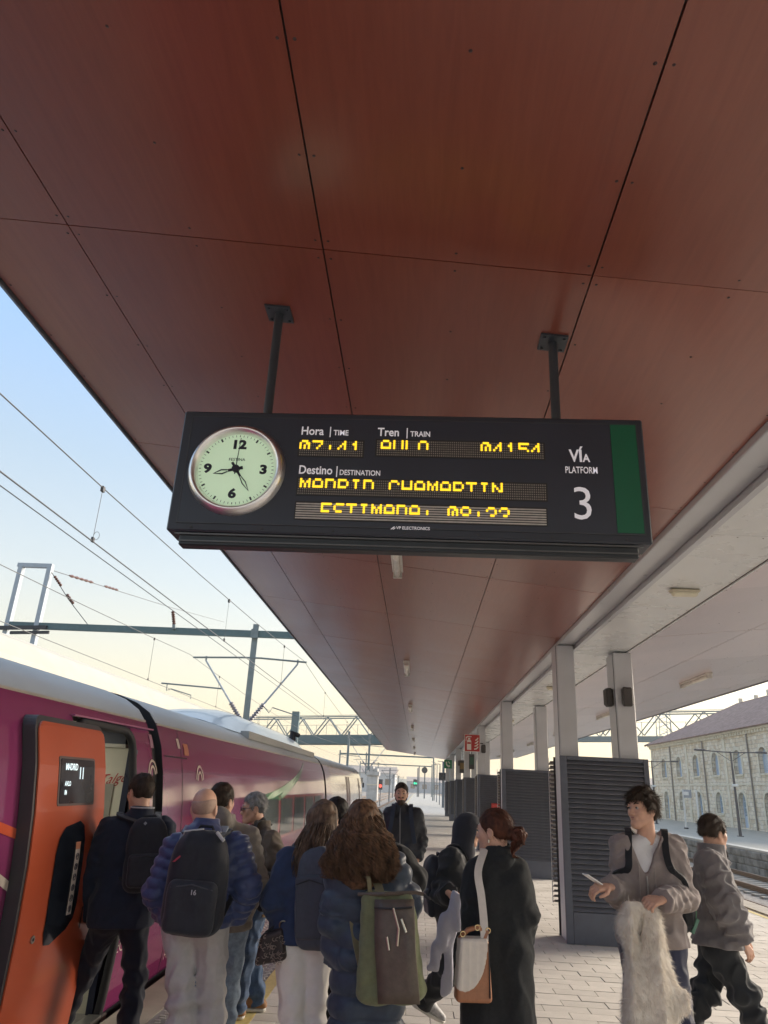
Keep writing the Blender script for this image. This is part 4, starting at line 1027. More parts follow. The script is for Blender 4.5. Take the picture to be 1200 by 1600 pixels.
# ============================================================ STONE BUILDING
def stone_mat():
    m = bpy.data.materials.new('stone_wall'); m.use_nodes = True; t = m.node_tree; b = t.nodes['Principled BSDF']; L = t.links.new; N = t.nodes.new
    tcn = N('ShaderNodeTexCoord'); mp = N('ShaderNodeMapping'); mp.inputs['Rotation'].default_value = (math.pi/2, 0, math.pi/2); L(tcn.outputs['Object'], mp.inputs[0])
    sx = N('ShaderNodeSeparateXYZ'); cx = N('ShaderNodeCombineXYZ'); L(tcn.outputs['Object'], sx.inputs[0]); ad_ = N('ShaderNodeMath'); ad_.operation = 'ADD'; L(sx.outputs[0], ad_.inputs[0]); L(sx.outputs[1], ad_.inputs[1]); L(ad_.outputs[0], cx.inputs[0]); L(sx.outputs[2], cx.inputs[1])
    nw = N('ShaderNodeTexNoise'); nw.inputs['Scale'].default_value = 1.1; L(cx.outputs[0], nw.inputs['Vector']); vm = N('ShaderNodeVectorMath'); vm.operation = 'SCALE'; vm.inputs['Scale'].default_value = .25; L(nw.outputs[1], vm.inputs[0]); va = N('ShaderNodeVectorMath'); L(cx.outputs[0], va.inputs[0]); L(vm.outputs[0], va.inputs[1])
    br = N('ShaderNodeTexBrick'); br.inputs['Scale'].default_value = 1; br.inputs['Brick Width'].default_value = .52; br.inputs['Row Height'].default_value = .28; br.inputs['Mortar Size'].default_value = .016; br.inputs['Bias'].default_value = 0
    br.inputs['Color1'].default_value = (.66,.55,.41,1); br.inputs['Color2'].default_value = (.84,.76,.62,1); br.inputs['Mortar'].default_value = (.46,.41,.33,1); L(va.outputs[0], br.inputs['Vector'])
    nz = N('ShaderNodeTexNoise'); nz.inputs['Scale'].default_value = 2.2; nz.inputs['Detail'].default_value = 7; L(tcn.outputs['Object'], nz.inputs['Vector']); mx = N('ShaderNodeMixRGB'); mx.blend_type = 'OVERLAY'; mx.inputs[0].default_value = .7; L(br.outputs[0], mx.inputs[1]); L(nz.outputs[0], mx.inputs[2]); L(mx.outputs[0], b.inputs['Base Color'])
    b.inputs['Roughness'].default_value = .95; bp_ = N('ShaderNodeBump'); bp_.inputs['Distance'].default_value = .05; bp_.inputs['Strength'].default_value = .8; bp_.invert = True; L(br.outputs[1], bp_.inputs['Height']); L(bp_.outputs[0], b.inputs['Normal'])
    return m
m_stone = stone_mat(); m_trim = mat('stone_trim', (.74,.68,.55), .85, var=.12, scale=3, dirt=.15); m_tile = mat('roof_tile', (.30,.20,.175), .85, var=.4, scale=3, dirt=.2); m_shut = mat('shutter_blue', (.50,.60,.72), .5, var=.06); m_pipe = mat('drain_pipe', (.26,.24,.22), .5)
bl = thing('stone_building', 'two-storey pale stone station building with arched windows and a tiled hip roof', 'building', (30, 60, .03))
BX = 24.0; BY0, BY1 = 43.6, 79.4; BZ0, BZ1 = .03, 6.55
BAY = 4.33; cy_u = [75.65, 71.35, 67.05, 62.7, 58.35, 54.05, 49.75, 45.5]
mb = MB()
def arch(cy, w_, z0, z1, n=8):
    r = w_/2; pts = [(cy+w_/2, z0), (cy+w_/2, z1-r)]+[(cy+r*math.cos(a), z1-r+r*math.sin(a)) for a in np.linspace(0, math.pi, n)[1:-1]]+[(cy-w_/2, z1-r), (cy-w_/2, z0)]
    return pts
def holewall(mb, ya, yb, za, zb, hole, depth=.32):
    c = np.mean(np.array(hole), 0); b0 = len(mb.v); n = len(hole)
    def proj(p):
        d = np.array(p)-c; s_ = min(((yb-c[0]) if d[0] > 0 else (ya-c[0]))/d[0] if abs(d[0]) > 1e-6 else 1e9, ((zb-c[1]) if d[1] > 0 else (za-c[1]))/d[1] if abs(d[1]) > 1e-6 else 1e9); return c+d*s_
    pts = []
    corners = [(yb, za), (yb, zb), (ya, zb), (ya, za)]
    ang = lambda p: math.atan2(p[1]-c[1], p[0]-c[0])
    # insert rays towards the corners
    H = [(ang(p), tuple(p), tuple(proj(p))) for p in hole]
    def onhole(cn):
        d = np.array(cn)-c; best = None
        for i in range(n):
            a, b = np.array(hole[i]), np.array(hole[(i+1) % n]); e = b-a; den = d[0]*e[1]-d[1]*e[0]
            if abs(den) < 1e-9: continue
            t = ((a-c)[0]*e[1]-(a-c)[1]*e[0])/den; u = ((a-c)[0]*d[1]-(a-c)[1]*d[0])/den
            if t > 0 and -1e-6 <= u <= 1+1e-6: best = tuple(c+d*t)
        return best
    for cn in corners: H.append((ang(cn), onhole(cn), tuple(cn)))
    H.sort(key=lambda q: q[0]); m = len(H)
    for _, p, q in H: mb.v += [(BX, p[0], p[1]), (BX, q[0], q[1]), (BX+depth, p[0], p[1])]
    for i in range(m):
        a = b0+i*3; b = b0+((i+1) % m)*3; mb.f += [(a, a+1, b+1, b), (a, b, b+2, a+2)]
ZM = 3.12
wins = []
for i, cy in enumerate(cy_u):
    ya, yb = (BY0 if i == len(cy_u)-1 else (cy+cy_u[i+1])/2), (BY1 if i == 0 else (cy+cy_u[i-1])/2)
    hu = arch(cy, 1.35, 3.82, 5.55); holewall(mb, ya, yb, ZM, BZ1, hu); wins.append((cy, 1.35, 3.82, 5.55, 'u'))
    dr = i in (0, 2, 4, 5, 7); z0 = .12 if dr else .98
    w_ = 1.25; hl = arch(cy, w_, z0, 2.55); holewall(mb, ya, yb, BZ0, ZM, hl); wins.append((cy, w_, z0, 2.55, 'd' if dr else 'w'))
mb.add([(BX, BY1, BZ0), (BX+14, BY1, BZ0), (BX+14, BY1, BZ1), (BX, BY1, BZ1), (BX, BY0, BZ0), (BX+14, BY0, BZ0), (BX+14, BY0, BZ1), (BX, BY0, BZ1)], [(0,1,2,3), (4,7,6,5), (1,5,6,2)])
mb.build('wall', m_stone, bl)
mb = MB(); mb.box(BX-.03, BX+.0, BY0, BY1, ZM-.08, ZM+.05); mb.box(BX-.06, BX-.001, BY1-.35, BY1+.06, BZ0, BZ1-.01); mb.build('string_course', m_trim, bl)
mb = MB(); mb.box(BX-.16, BX+14.2, BY0-.1, BY1+.16, BZ1, BZ1+.22); mb.box(BX-.30, BX+14.3, BY0-.2, BY1+.30, BZ1+.22, BZ1+.38); mb.build('cornice', m_trim, bl)
mb = MB(); y = BY0
while y < BY1: mb.box(BX-.26, BX-.162, y, y+.16, BZ1+.04, BZ1+.218); y += .48
o = mb.build('dentils', m_trim, bl); o['kind'] = 'stuff'
mb = MB(); z = BZ1+.36; a = [(BX-.5, BY0-.4, z), (BX+14.5, BY0-.4, z), (BX+14.5, BY1+.5, z), (BX-.5, BY1+.5, z)]; rA, rB = (BX+7, BY0+6, z+3.9), (BX+7, BY1-5.2, z+3.9)
mb.add(a+[rA, rB], [(0,3,5,4), (1,4,5,2), (0,4,1), (2,5,3), (0,1,2,3)]); rf = mb.build('roof', m_tile, bl)
rows = MB()
a0_, a3_, r5, r4 = map(np.array, (a[0], a[3], rB, rA))
nrow = 26
for i in range(nrow):
    t = (i+.5)/nrow; p = a0_+(r4-a0_)*t; q = a3_+(r5-a3_)*t; rows.bar(p+V3(-.02,0,.03), q+V3(-.02,0,.03), .26, .05, up=(-.5,0,.87))
o = rows.build('tile_courses', m_tile, rf); o['kind'] = 'stuff'
mb = MB(); mb.tube([rA, rB], .12, 6); mb.tube([rB, a[3]], .10, 6); mb.build('ridge_tiles', m_tile, rf)
for k, (y, h_) in enumerate(((rB[1]-1.2, .5), (rB[1]-4.6, .42), (rB[1]-7.2, .6))):
    MB().bbox(BX+6.9, BX+7.2, y, y+.3, rA[2], rA[2]+h_, .03).build('finial', m_trim, rf)
fcache = {}
for cy, w_, z0, z1, k in wins:
    x = BX+.26; out = arch(cy, w_, z0, z1); ins = arch(cy, w_-.16, z0+.07, z1-.08)
    fr = MB(); n = len(out); fr.v = [(x, *p) for p in out]+[(x, *p) for p in ins]+[(x+.05, *p) for p in ins]; fr.f = [(i, (i+1) % n, (i+1) % n+n, i+n) for i in range(n)]+[(i+n, (i+1) % n+n, (i+1) % n+2*n, i+2*n) for i in range(n)]
    nm = 'door' if k == 'd' else 'window'
    f = fr.build(nm, m_shut, bl)
    pn = MB(); pn.v = [(x+.045, *p) for p in ins]; pn.f = [tuple(range(n))]
    if k == 'u':       # louvred shutters
        pn.build('shutter', mat('shutter_pale', (.50,.58,.68), .6, var=.12, scale=4), f)
        mm = MB(); mm.box(x+.01, x+.04, cy-.025, cy+.025, z0+.1, z1-.15)
        z = z0+.2
        while z < z1-.45: mm.box(x+.02, x+.045, cy-w_/2+.16, cy+w_/2-.16, z, z+.05); z += .16
        for s_ in (-1, 1): mm.box(x+.0, x+.04, cy+s_*(w_/2-.15)-.02, cy+s_*(w_/2-.15)+.02, z0+.1, z1-.6)
        o = mm.build('shutter_slats', m_shut, f); o['kind'] = 'stuff'
    else:
        pn.build('pane', mat('pane_sky', (.30,.40,.48), .1, var=.15, scale=2, coat=.5), f)
        mm = MB(); mm.box(x+.01, x+.04, cy-.04, cy+.04, z0+.05, z1-.1)
        for z in np.arange(z0+.5, z1-.2, .42): mm.box(x+.012, x+.038, cy-w_/2+.08, cy+w_/2-.08, z, z+.04)
        if k == 'd': mm.box(x+.005, x+.042, cy-w_/2+.09, cy+w_/2-.09, z0+.06, z0+.8)
        mm.build('glazing_bars', m_shut, f)
    if k != 'd':
        mb = MB(); mb.box(BX-.10, BX+.24, cy-w_/2-.12, cy+w_/2+.12, z0-.14, z0-.02); s_ = mb.build('sill', m_trim, f)
        mb = MB()
        if k == 'u':
            for q in np.linspace(cy-w_/2+.05, cy+w_/2-.05, 6): mb.box(BX-.06, BX-.002, q-.05, q+.05, z0-.32, z0-.142)
            mb.build('corbels', m_trim, f)['kind'] = 'stuff'
    o2 = arch(cy, w_+.44, z0, z1+.22); mb = MB(); i0 = [(BX-.05, *p) for p in out]; o0 = [(BX-.05, *p) for p in o2]; o1 = [(BX-.001, *p) for p in o2]
    mb.v = i0+o0+o1; mb.f = [(i, i+1, i+1+n, i+n) for i in range(n-1)]+[(i+n, i+1+n, i+1+2*n, i+2*n) for i in range(n-1)]+[(i, i+n, i+n+1, i+1) for i in range(0)]
    mb.build('arch_surround', m_trim, f)
for y in (73.4, 65.0, 56.2, 47.7):
    MB().tube([(BX-.09, y, BZ0), (BX-.09, y, BZ1+.2)], .06, 8).build('drain_pipe', m_pipe, bl)
for y in (69.2, 60.6, 51.9):
    MB().box(BX-.07, BX-.002, y-.22, y+.22, BZ0, ZM-.09).build('pilaster', m_trim, bl); MB().box(BX-.07, BX-.002, y-.22, y+.22, ZM+.06, BZ1-.002).build('pilaster', m_trim, bl)

# ============================================================ LAMPS AND SMALL THINGS ON THE OPPOSITE SIDE
def street_lamp(x, y, h_, label):
    t = thing('street_lamp', label, 'lamp', (x, y, .03), 'double-armed lamps on the opposite side')
    MB().tube([(x, y, .03), (x, y, h_)], [.085, .05], 10).build('pole', mat('lamp_post', (.08,.075,.08), .5), t)
    MB().tube([(x-1.55, y, h_-.0), (x, y, h_-.05), (x+1.4, y, h_-.0)], .035, 6).build('arm', MATS['lamp_post'], t)
    for s_ in (-1, 1):
        MB().rbox(V3(x+s_*1.75, y, h_+.02), V3(1,0,0), V3(0,1,0), V3(0,0,1), (.32,.13,.05), .04).build('lamp_head', MATS['lamp_post'], t)
        MB().bar((x, y, h_-.55), (x+s_*.8, y, h_-.04), .025).build('brace', MATS['lamp_post'], t)
    MB().bbox(x-.14, x+.14, y-.14, y+.14, .03, .07, .01).build('base_plate', MATS['lamp_post'], t)
    MB().rbox(V3(x, y-.1, h_-1.85), V3(1,0,0), V3(0,1,0), V3(0,0,1), (.16,.08,.07), .03).build('small_lamp', m_signw, t)
street_lamp(18.15, 45, 4.56, 'dark double-armed street lamp in front of the stone building, the nearer one')
street_lamp(18.15, 60.2, 4.56, 'dark double-armed street lamp by the left corner of the stone building, farther one')
t = thing('platform_sign', 'small pale notice board on two white posts before the stone building', 'sign', (17.95, 52, .03))
for x, y in ((17.80, 52.7), (18.15, 51.2)): MB().bar((x, y, .03), (x, y, 2.45), .09).build('post', m_signw, t); MB().bbox(x-.12, x+.12, y-.12, y+.12, .03, .12, .02).build('foot', m_dark, t)
MB().bar((17.84, 52.6, 2.2), (18.02, 51.8, 2.2), .05, .5).build('board', mat('board_grey', (.35,.36,.38), .5), t)
MB().bar((17.79, 52.55, 2.22), (17.93, 51.95, 2.22), .03, .22).build('notice', m_signw, t)
m_pole2 = mat('pole_blue', (.13,.15,.17), .5)
POLES = [(692,1262,1190,.24,'thick dark post on the platform, nearest of the far row'), (686.5,1257.5,1194,.10,'thin post second in the far row on the platform'), (682,1253.5,1195,.10,'thin post third in the far row on the platform'), (678.5,1251,1191,.10,'thin post fourth in the far row on the platform')]
for px, pb, ptop, r_, lab in POLES:
    b_ = W(px, pb, z=0); tp = W(px, ptop, y=b_[1]); t = thing('platform_post', lab, 'post', b_, 'posts at the far end of the platform')
    MB().bar(b_, V3(b_[0], b_[1], tp[2]), r_).build('shaft', m_pole2, t)
    MB().bar(V3(b_[0], b_[1], tp[2]), V3(b_[0]-.6, b_[1], tp[2]+.02), .06).build('arm', m_pole2, t)
b_ = W(691, 1213, y=78); t = thing('screen_box', 'small dark display box fixed to the thick post', 'display', b_); MB().bbox(b_[0]-.35, b_[0]+.35, 77.7, 77.95, b_[2]-.4, b_[2]+.35, .02).build('case', m_dark, t); MB().box(b_[0]-.3, b_[0]+.3, 77.69, 77.698, b_[2]-.3, b_[2]+.28).build('pane', m_glassd, t)
for px, pb, ptop, y, lab in ((663,1245,1198,140,'slim mast with a round lamp head far down the platform'), (652,1244,1200,160,'slender signal mast with a green lamp'), (654,1244,1196,165,'slim mast right behind the green signal'), (608,1246,1200,140,'slim mast standing between the far tracks, left one'), (613.5,1240,1210,190,'faint slim mast between the far tracks, middle one'), (622,1238,1212,220,'faint farthest mast between the tracks')):
    b_ = W(px, 1240, y=y); g_ = 0 if b_[0] > PX0 else -.86; tp = W(px, ptop, y=y)[2]; t = thing('far_mast', lab, 'mast', (b_[0], y, g_), 'slim masts towards the horizon')
    MB().bar((b_[0], y, g_), (b_[0], y, tp), .22).build('shaft', m_pole2, t)
    if 'round' in lab: MB().tube([(b_[0]-.05, y-.2, tp-.6), (b_[0]-.05, y+.1, tp-.6)], .55, 14).build('lamp_head', m_dark, t)
    elif 'green' in lab:
        MB().bbox(b_[0]-.9, b_[0]-.3, y-.3, y, 2.0, 3.4, .05).build('signal_head', m_dark, t); MB().tube([(b_[0]-.6, y-.35, 2.6), (b_[0]-.6, y-.3, 2.6)], .22, 10).build('lamp', mat('sig_green', (.02,.5,.25), .4, emit=(.05,.9,.45), es=.7), t)
    else: MB().bar((b_[0]-1.6, y, tp-.5), (b_[0]+1.6, y, tp-.3), .10).build('arm', m_pole2, t); MB().bar((b_[0]-1.5, y, tp-.4), (b_[0], y, tp-2.2), .07).build('brace', m_pole2, t); MB().bar((b_[0]+1.5, y, tp-.4), (b_[0], y, tp-2.2), .07).build('brace', m_pole2, t)
b_ = W(594.5, 1228, y=110); t = thing('signal_lamp', 'red railway signal lit beside the far tracks', 'signal', (b_[0], 110, -.86))
MB().bar((b_[0], 110, -.86), (b_[0], 110, b_[2]+.9), .12).build('mast', m_pole2, t); MB().bbox(b_[0]-.3, b_[0]+.3, 109.8, 109.95, b_[2]-.5, b_[2]+.9, .04).build('head', m_dark, t)
MB().tube([(b_[0], 109.7, b_[2]), (b_[0], 109.79, b_[2])], .22, 12).build('lamp', mat('sig_red', (.6,.03,.03), .4, emit=(1,.12,.08), es=1.0), t)
# castle-like pale tower
tw = thing('pale_tower', 'pale weathered concrete tower with a notched flared top beside the far tracks', 'tower', (-9.4, 140, -.86))
m_tw = mat('tower_concrete', (.55,.53,.50), .9, var=.15, scale=.8, dirt=.25)
x0, x1 = W(573, 1225, y=140)[0], W(590, 1225, y=140)[0]; zt = W(580, 1197, y=140)[2]; zs = W(580, 1212, y=140)[2]
MB().bbox(x0, x1, 140, 143, -.86, zs, .1).build('shaft', m_tw, tw); MB().bbox(x0-.25, x1+.25, 139.7, 143.3, zs, zt-.9, .1).build('head', m_tw, tw)
for k in (0, .38, .78): MB().bbox(x0-.25+k*(x1-x0), x0+.35+k*(x1-x0), 139.7, 143.3, zt-.9, zt-(0 if k < .7 else .3), .05).build('merlon', m_tw, tw)
MB().box(x0-.02, x1+.02, 139.9, 139.99, zs-1.6, zs-1.4).build('ledge', m_trim, tw)
# far low buildings and fence at the horizon
m_far1 = mat('far_haze_blue', (.30,.36,.44), .8, var=.15, scale=.05); m_far2 = mat('far_pale', (.50,.52,.54), .8, var=.15, scale=.05); m_far3 = mat('far_hill', (.10,.13,.12), .95, var=.3, scale=.01); m_farroof = mat('far_roof', (.35,.30,.27), .8)  # bluish walls carry the distance haze in their colour
def far_building(x0, x1, y, h_, m, lab, ridge=2.0):
    t = thing('far_building', lab, 'building', ((x0+x1)/2, y, -.86), 'low hazy buildings at the horizon')
    MB().box(x0, x1, y, y+30, -.86, h_).build('wall', m, t)
    mb = MB(); mb.add([(x0-.5,y-.5,h_), (x1+.5,y-.5,h_), (x1+.5,y+31,h_), (x0-.5,y+31,h_), (x0-.5,y+15,h_+ridge), (x1+.5,y+15,h_+ridge)], [(0,1,5,4), (3,4,5,2), (0,4,3), (1,2,5), (0,3,2,1)]); mb.build('roof', m_farroof, t)
    n = max(3, int((x1-x0)/6)); wm = None
    for i in range(n):
        xx = x0+(i+.5)*(x1-x0)/n
        if wm is None: o = MB().box(-1.2, 1.2, -.1, 0, -1.0, 1.0).build('window', m_glassd, None); wm = o
        else: o = wm.copy(); COL.objects.link(o)
        o.parent = t; o.location = (xx-(x0+x1)/2, -.02, h_*.5+.86); o.scale = (1, 1, max(.5, min(1.2, h_/4)))
far_building(-46, -10, 330, 7.0, m_far2, 'pale low warehouse left of the far tracks', 3)
far_building(-6, 26, 420, 5.0, m_far1, 'bluish long low building closing the end of the platform', 2.5)
far_building(34, 70, 300, 5.5, m_far1, 'bluish low building seen between the louvred screens', 2)
far_building(80, 150, 330, 7.5, m_far2, 'pale far building beyond the stone building', 3)
far_building(-120, -60, 360, 8.0, m_far1, 'bluish far building beyond the parked cream train', 3)
mb = MB(); n = 60; y = 900
for i in range(n+1):
    x = -900+1800*i/n; h_ = 14+7*math.sin(i*.35)+4*math.sin(i*.9+1); mb.v += [(x, y, -3), (x, y+40, h_), (x, y+300, -3)]
for i in range(n): a = i*3; mb.f += [(a, a+3, a+4, a+1), (a+1, a+4, a+5, a+2)]
structure(mb, 'hills', m_far3, 'low bluish hills on the horizon', smooth=True)
fn = thing('metal_fence', 'long thin metal fence along the far side of the tracks', 'fence', (20, 100, -.86)); mb = MB()
for i in range(40): mb.bar((13.9, 90+i*3, 0), (13.9, 90+i*3, 1.3), .06)
mb.build('fence_posts', m_pole2, fn)['kind'] = 'stuff'
MB().bar((13.9, 90, 1.3), (13.9, 207, 1.3), .06).build('rail', m_pole2, fn)
# ============================================================ PEOPLE: signed-distance bodies turned into smooth meshes
f32 = np.float32
def seg(P, a, b, ra, rb, fl=None, fs=1.0):
    a = np.asarray(a, f32); b = np.asarray(b, f32); d = P-a; ba = b-a
    if fl is not None:
        n = np.asarray(fl, f32); k = 1-1/fs; d = d-np.outer(d@n, n)*k; ba = ba-n*(ba@n)*k
    h = np.clip((d@ba)/max(float(ba@ba), 1e-9), 0, 1)
    q = d-h[:, None]*ba
    return np.sqrt(np.einsum('ij,ij->i', q, q))-(ra+(rb-ra)*h)
def ell(P, c, r, ax=None):
    d = P-np.asarray(c, f32)
    if ax is not None: d = d@np.asarray(ax, f32).T
    r = np.asarray(r, f32); k0 = np.sqrt(((d/r)**2).sum(1)); k1 = np.sqrt(((d/(r*r))**2).sum(1)); return k0*(k0-1)/(k1+1e-9)
def rbx(P, c, ax, h, r):
    d = np.abs((P-np.asarray(c, f32))@np.asarray(ax, f32).T)-(np.asarray(h, f32)-r)
    return np.sqrt((np.maximum(d, 0)**2).sum(1))+np.minimum(d.max(1), 0)-r
def smin(a, b, k):
    h = np.clip(.5+.5*(b-a)/k, 0, 1); return b*(1-h)+a*h-k*h*(1-h)
def smax(a, b, k): return -smin(-a, -b, k)
def wob(P, f, sd=0.0):
    x, y, z = P[:, 0]*f+sd, P[:, 1]*f+sd*1.7, P[:, 2]*f+sd*.6
    return (np.sin(x*1.0+1.3*np.sin(y*.7+z*.9))+np.sin(y*1.3+z*.5+1.1*np.sin(x*.8))+np.sin(z*1.2-x*.6+1.2*np.sin(y*.5)))/3
def surf(fn, lo, hi, h):
    lo = np.asarray(lo, float); hi = np.asarray(hi, float); n = np.maximum(4, np.ceil((hi-lo)/h).astype(int)+1)
    g = [lo[i]+h*np.arange(n[i]) for i in range(3)]
    X, Y_, Z = np.meshgrid(*g, indexing='ij'); P = np.stack([X.ravel(), Y_.ravel(), Z.ravel()], 1).astype(f32)
    D = fn(P).reshape(n).astype(f32); D[0] = D[-1] = 1; D[:, 0] = D[:, -1] = 1; D[:, :, 0] = D[:, :, -1] = 1
    c = n-1; acc = np.zeros((*c, 3), f32); cnt = np.zeros(c, f32)
    sl = lambda o, s: tuple(slice(o[i], o[i]+s[i]) for i in range(3))
    off = [(0,0,0),(1,0,0),(0,1,0),(1,1,0),(0,0,1),(1,0,1),(0,1,1),(1,1,1)]
    C8 = {o: D[sl(o, c)] for o in off}
    for o in off:
        for ax in range(3):
            if o[ax] == 1: continue
            o2 = list(o); o2[ax] = 1; a, b = C8[o], C8[tuple(o2)]; m = (a < 0) != (b < 0)
            t = np.where(m, a/(a-b+1e-12), 0)
            for k in range(3): acc[..., k] += np.where(m, (t if k == ax else float(o[k])), 0)
            cnt += m
    act = cnt > 0; idx = -np.ones(c, np.int64); ii = np.argwhere(act); idx[act] = np.arange(len(ii))
    V = (ii+acc[act]/cnt[act][:, None])*h+lo
    Fs = []
    for ax in range(3):
        a = D; s1 = [slice(1, -1)]*3; s1[ax] = slice(0, -1); s2 = [slice(1, -1)]*3; s2[ax] = slice(1, None)
        A, B = D[tuple(s1)], D[tuple(s2)]; m = (A < 0) != (B < 0); q = np.argwhere(m); fl = (A[m] < 0)
        q = q+1; q[:, ax] -= 1
        u, v = (ax+1) % 3, (ax+2) % 3; e = np.eye(3, dtype=int)
        q0 = idx[tuple((q-e[u]-e[v]).T)]; q1 = idx[tuple((q-e[v]).T)]; q2 = idx[tuple(q.T)]; q3 = idx[tuple((q-e[u]).T)]
        f = np.stack([q0, q1, q2, q3], 1); f[~fl] = f[~fl][:, ::-1]; Fs.append(f)
    return V, np.concatenate(Fs) if Fs else np.zeros((0, 4), int)
def mesh_np(name, V, Fq, m, parent, smooth=True):
    me = bpy.data.meshes.new(name); V = np.asarray(V, float)-np.array(list(parent.get('_o', (0,0,0))))
    nf = len(Fq); k = Fq.shape[1]
    me.vertices.add(len(V)); me.vertices.foreach_set('co', V.ravel()); me.loops.add(nf*k); me.loops.foreach_set('vertex_index', np.ascontiguousarray(Fq).ravel().astype(np.int32))
    me.polygons.add(nf); me.polygons.foreach_set('loop_start', (np.arange(nf)*k).astype(np.int32)); me.polygons.foreach_set('loop_total', np.full(nf, k, np.int32))
    me.update(calc_edges=True); me.validate(); me.polygons.foreach_set('use_smooth', [smooth]*len(me.polygons)); me.materials.append(m)
    o = bpy.data.objects.new(name, me); COL.objects.link(o); o.parent = parent; o['_o'] = tuple(float(a) for a in parent.get('_o', (0,0,0))); return o
def sdf(name, fn, lo, hi, h, m, parent): V, Fq = surf(fn, lo, hi, h); return mesh_np(name, V, Fq, m, parent)
def join_vf(parts):
    Vs, Fs, b = [], [], 0
    for V, Fq in parts: Vs.append(V); Fs.append(Fq+b); b += len(V)
    return np.concatenate(Vs), np.concatenate(Fs)

# ---- materials of people
def cloth(name, col, rough=.85, var=.10, bump=.35, bscale=500, sheen=.15, scale=30, obj=0, wr=.55):
    if name in MATS: return MATS[name]
    m = mat(name, col, rough, var=var, scale=scale, bump=bump, bscale=bscale, spec=.25, sheen=sheen, bdist=.002); t = m.node_tree; N = t.nodes.new; L = t.links.new
    b = t.nodes['Principled BSDF']; lk = b.inputs['Normal'].links[0].from_socket; tc_ = N('ShaderNodeTexCoord'); mp = N('ShaderNodeMapping'); mp.inputs['Scale'].default_value = (1, 1, .55); L(tc_.outputs['Object'], mp.inputs[0])
    nz = N('ShaderNodeTexNoise'); nz.noise_type = 'RIDGED_MULTIFRACTAL'; nz.inputs['Scale'].default_value = 9; nz.inputs['Detail'].default_value = 3; nz.inputs['Distortion'].default_value = .8; L(mp.outputs[0], nz.inputs['Vector'])
    bp = N('ShaderNodeBump'); bp.inputs['Strength'].default_value = wr; bp.inputs['Distance'].default_value = .028; L(nz.outputs[0], bp.inputs['Height']); L(lk, bp.inputs['Normal']); L(bp.outputs[0], b.inputs['Normal']); return m
m_skin = mat('skin', (.60,.35,.25), .5, var=.10, scale=14, spec=.35, bump=.1, bscale=300)
m_skin2 = mat('skin_tan', (.48,.26,.18), .5, var=.10, scale=14, spec=.35)
m_lip = mat('lips', (.34,.11,.09), .45); m_eye = mat('eye_white', (.42,.38,.36), .2); m_iris = mat('iris_dark', (.03,.02,.015), .15)
def hairm(name, c1, c2, rough=.62): return mat(name, c1, rough, var=.3, scale=38, col2=c2, stretch=(1,1,.3), spec=.22, bump=.5, bscale=160, bdist=.004)
m_hdark = hairm('hair_dark', (.020,.014,.011), (.075,.050,.035)); m_hblack = hairm('hair_black', (.012,.010,.011), (.03,.025,.024)); m_hgrey = hairm('hair_grey', (.16,.16,.165), (.42,.42,.42))
m_hbrown = hairm('hair_brown', (.045,.028,.020), (.21,.14,.095)); m_hcurl = hairm('hair_curly', (.035,.021,.015), (.23,.125,.068)); m_haub = hairm('hair_auburn', (.035,.014,.010), (.13,.045,.025)); m_stub = mat('stubble', (.40,.27,.21), .7, var=.15, scale=60)

def frame(yaw, pitch=0, roll=0):
    """rows: right, forward, up. yaw 0 looks along +Y, 90 along +X"""
    a, p, r = yaw*D2R, pitch*D2R, roll*D2R
    f = V3(math.sin(a)*math.cos(p), math.cos(a)*math.cos(p), math.sin(p)); R0 = V3(math.cos(a), -math.sin(a), 0); U0 = np.cross(R0, f)
    R1 = R0*math.cos(r)-U0*math.sin(r); U1 = R0*math.sin(r)+U0*math.cos(r); return np.array([R1, f, U1])
DEF = dict(pel=(0,0,.96), neck=(0,-.015,1.475), head=(0,.015,1.625), shL=(-.175,0,1.415), shR=(.175,0,1.415), elL=(-.23,-.03,1.14), elR=(.23,-.03,1.14), wrL=(-.24,.06,.90), wrR=(.24,.06,.90),
           hipL=(-.09,0,.90), hipR=(.09,0,.90), knL=(-.10,.02,.49), knR=(.10,.02,.49), anL=(-.11,-.02,.085), anR=(.11,-.02,.085))
class Person: pass
def person(label, x, y, H, yaw, hyaw=None, hp=0, hr=0, J=None, skin=None, w=1.0, group=None, foot=(None, None), hand_dir=None, hip=1.0):
    p = Person(); p.s = H/1.75; p.fr = frame(yaw); p.base = V3(x, y, 0); p.w = w; p.hip = hip
    p.root = thing('person', label, 'person', (x, y, 0), group)
    p.J = {k: p.base+p.fr.T@(np.array(v)*p.s) for k, v in DEF.items()}
    for k, v in (J or {}).items(): p.J[k] = np.array(v, float)
    p.hf = frame(yaw if hyaw is None else hyaw, hp, hr); p.skin = skin or m_skin
    p.yaw = yaw; p.feet = foot; p.hd = hand_dir or {}
    return p
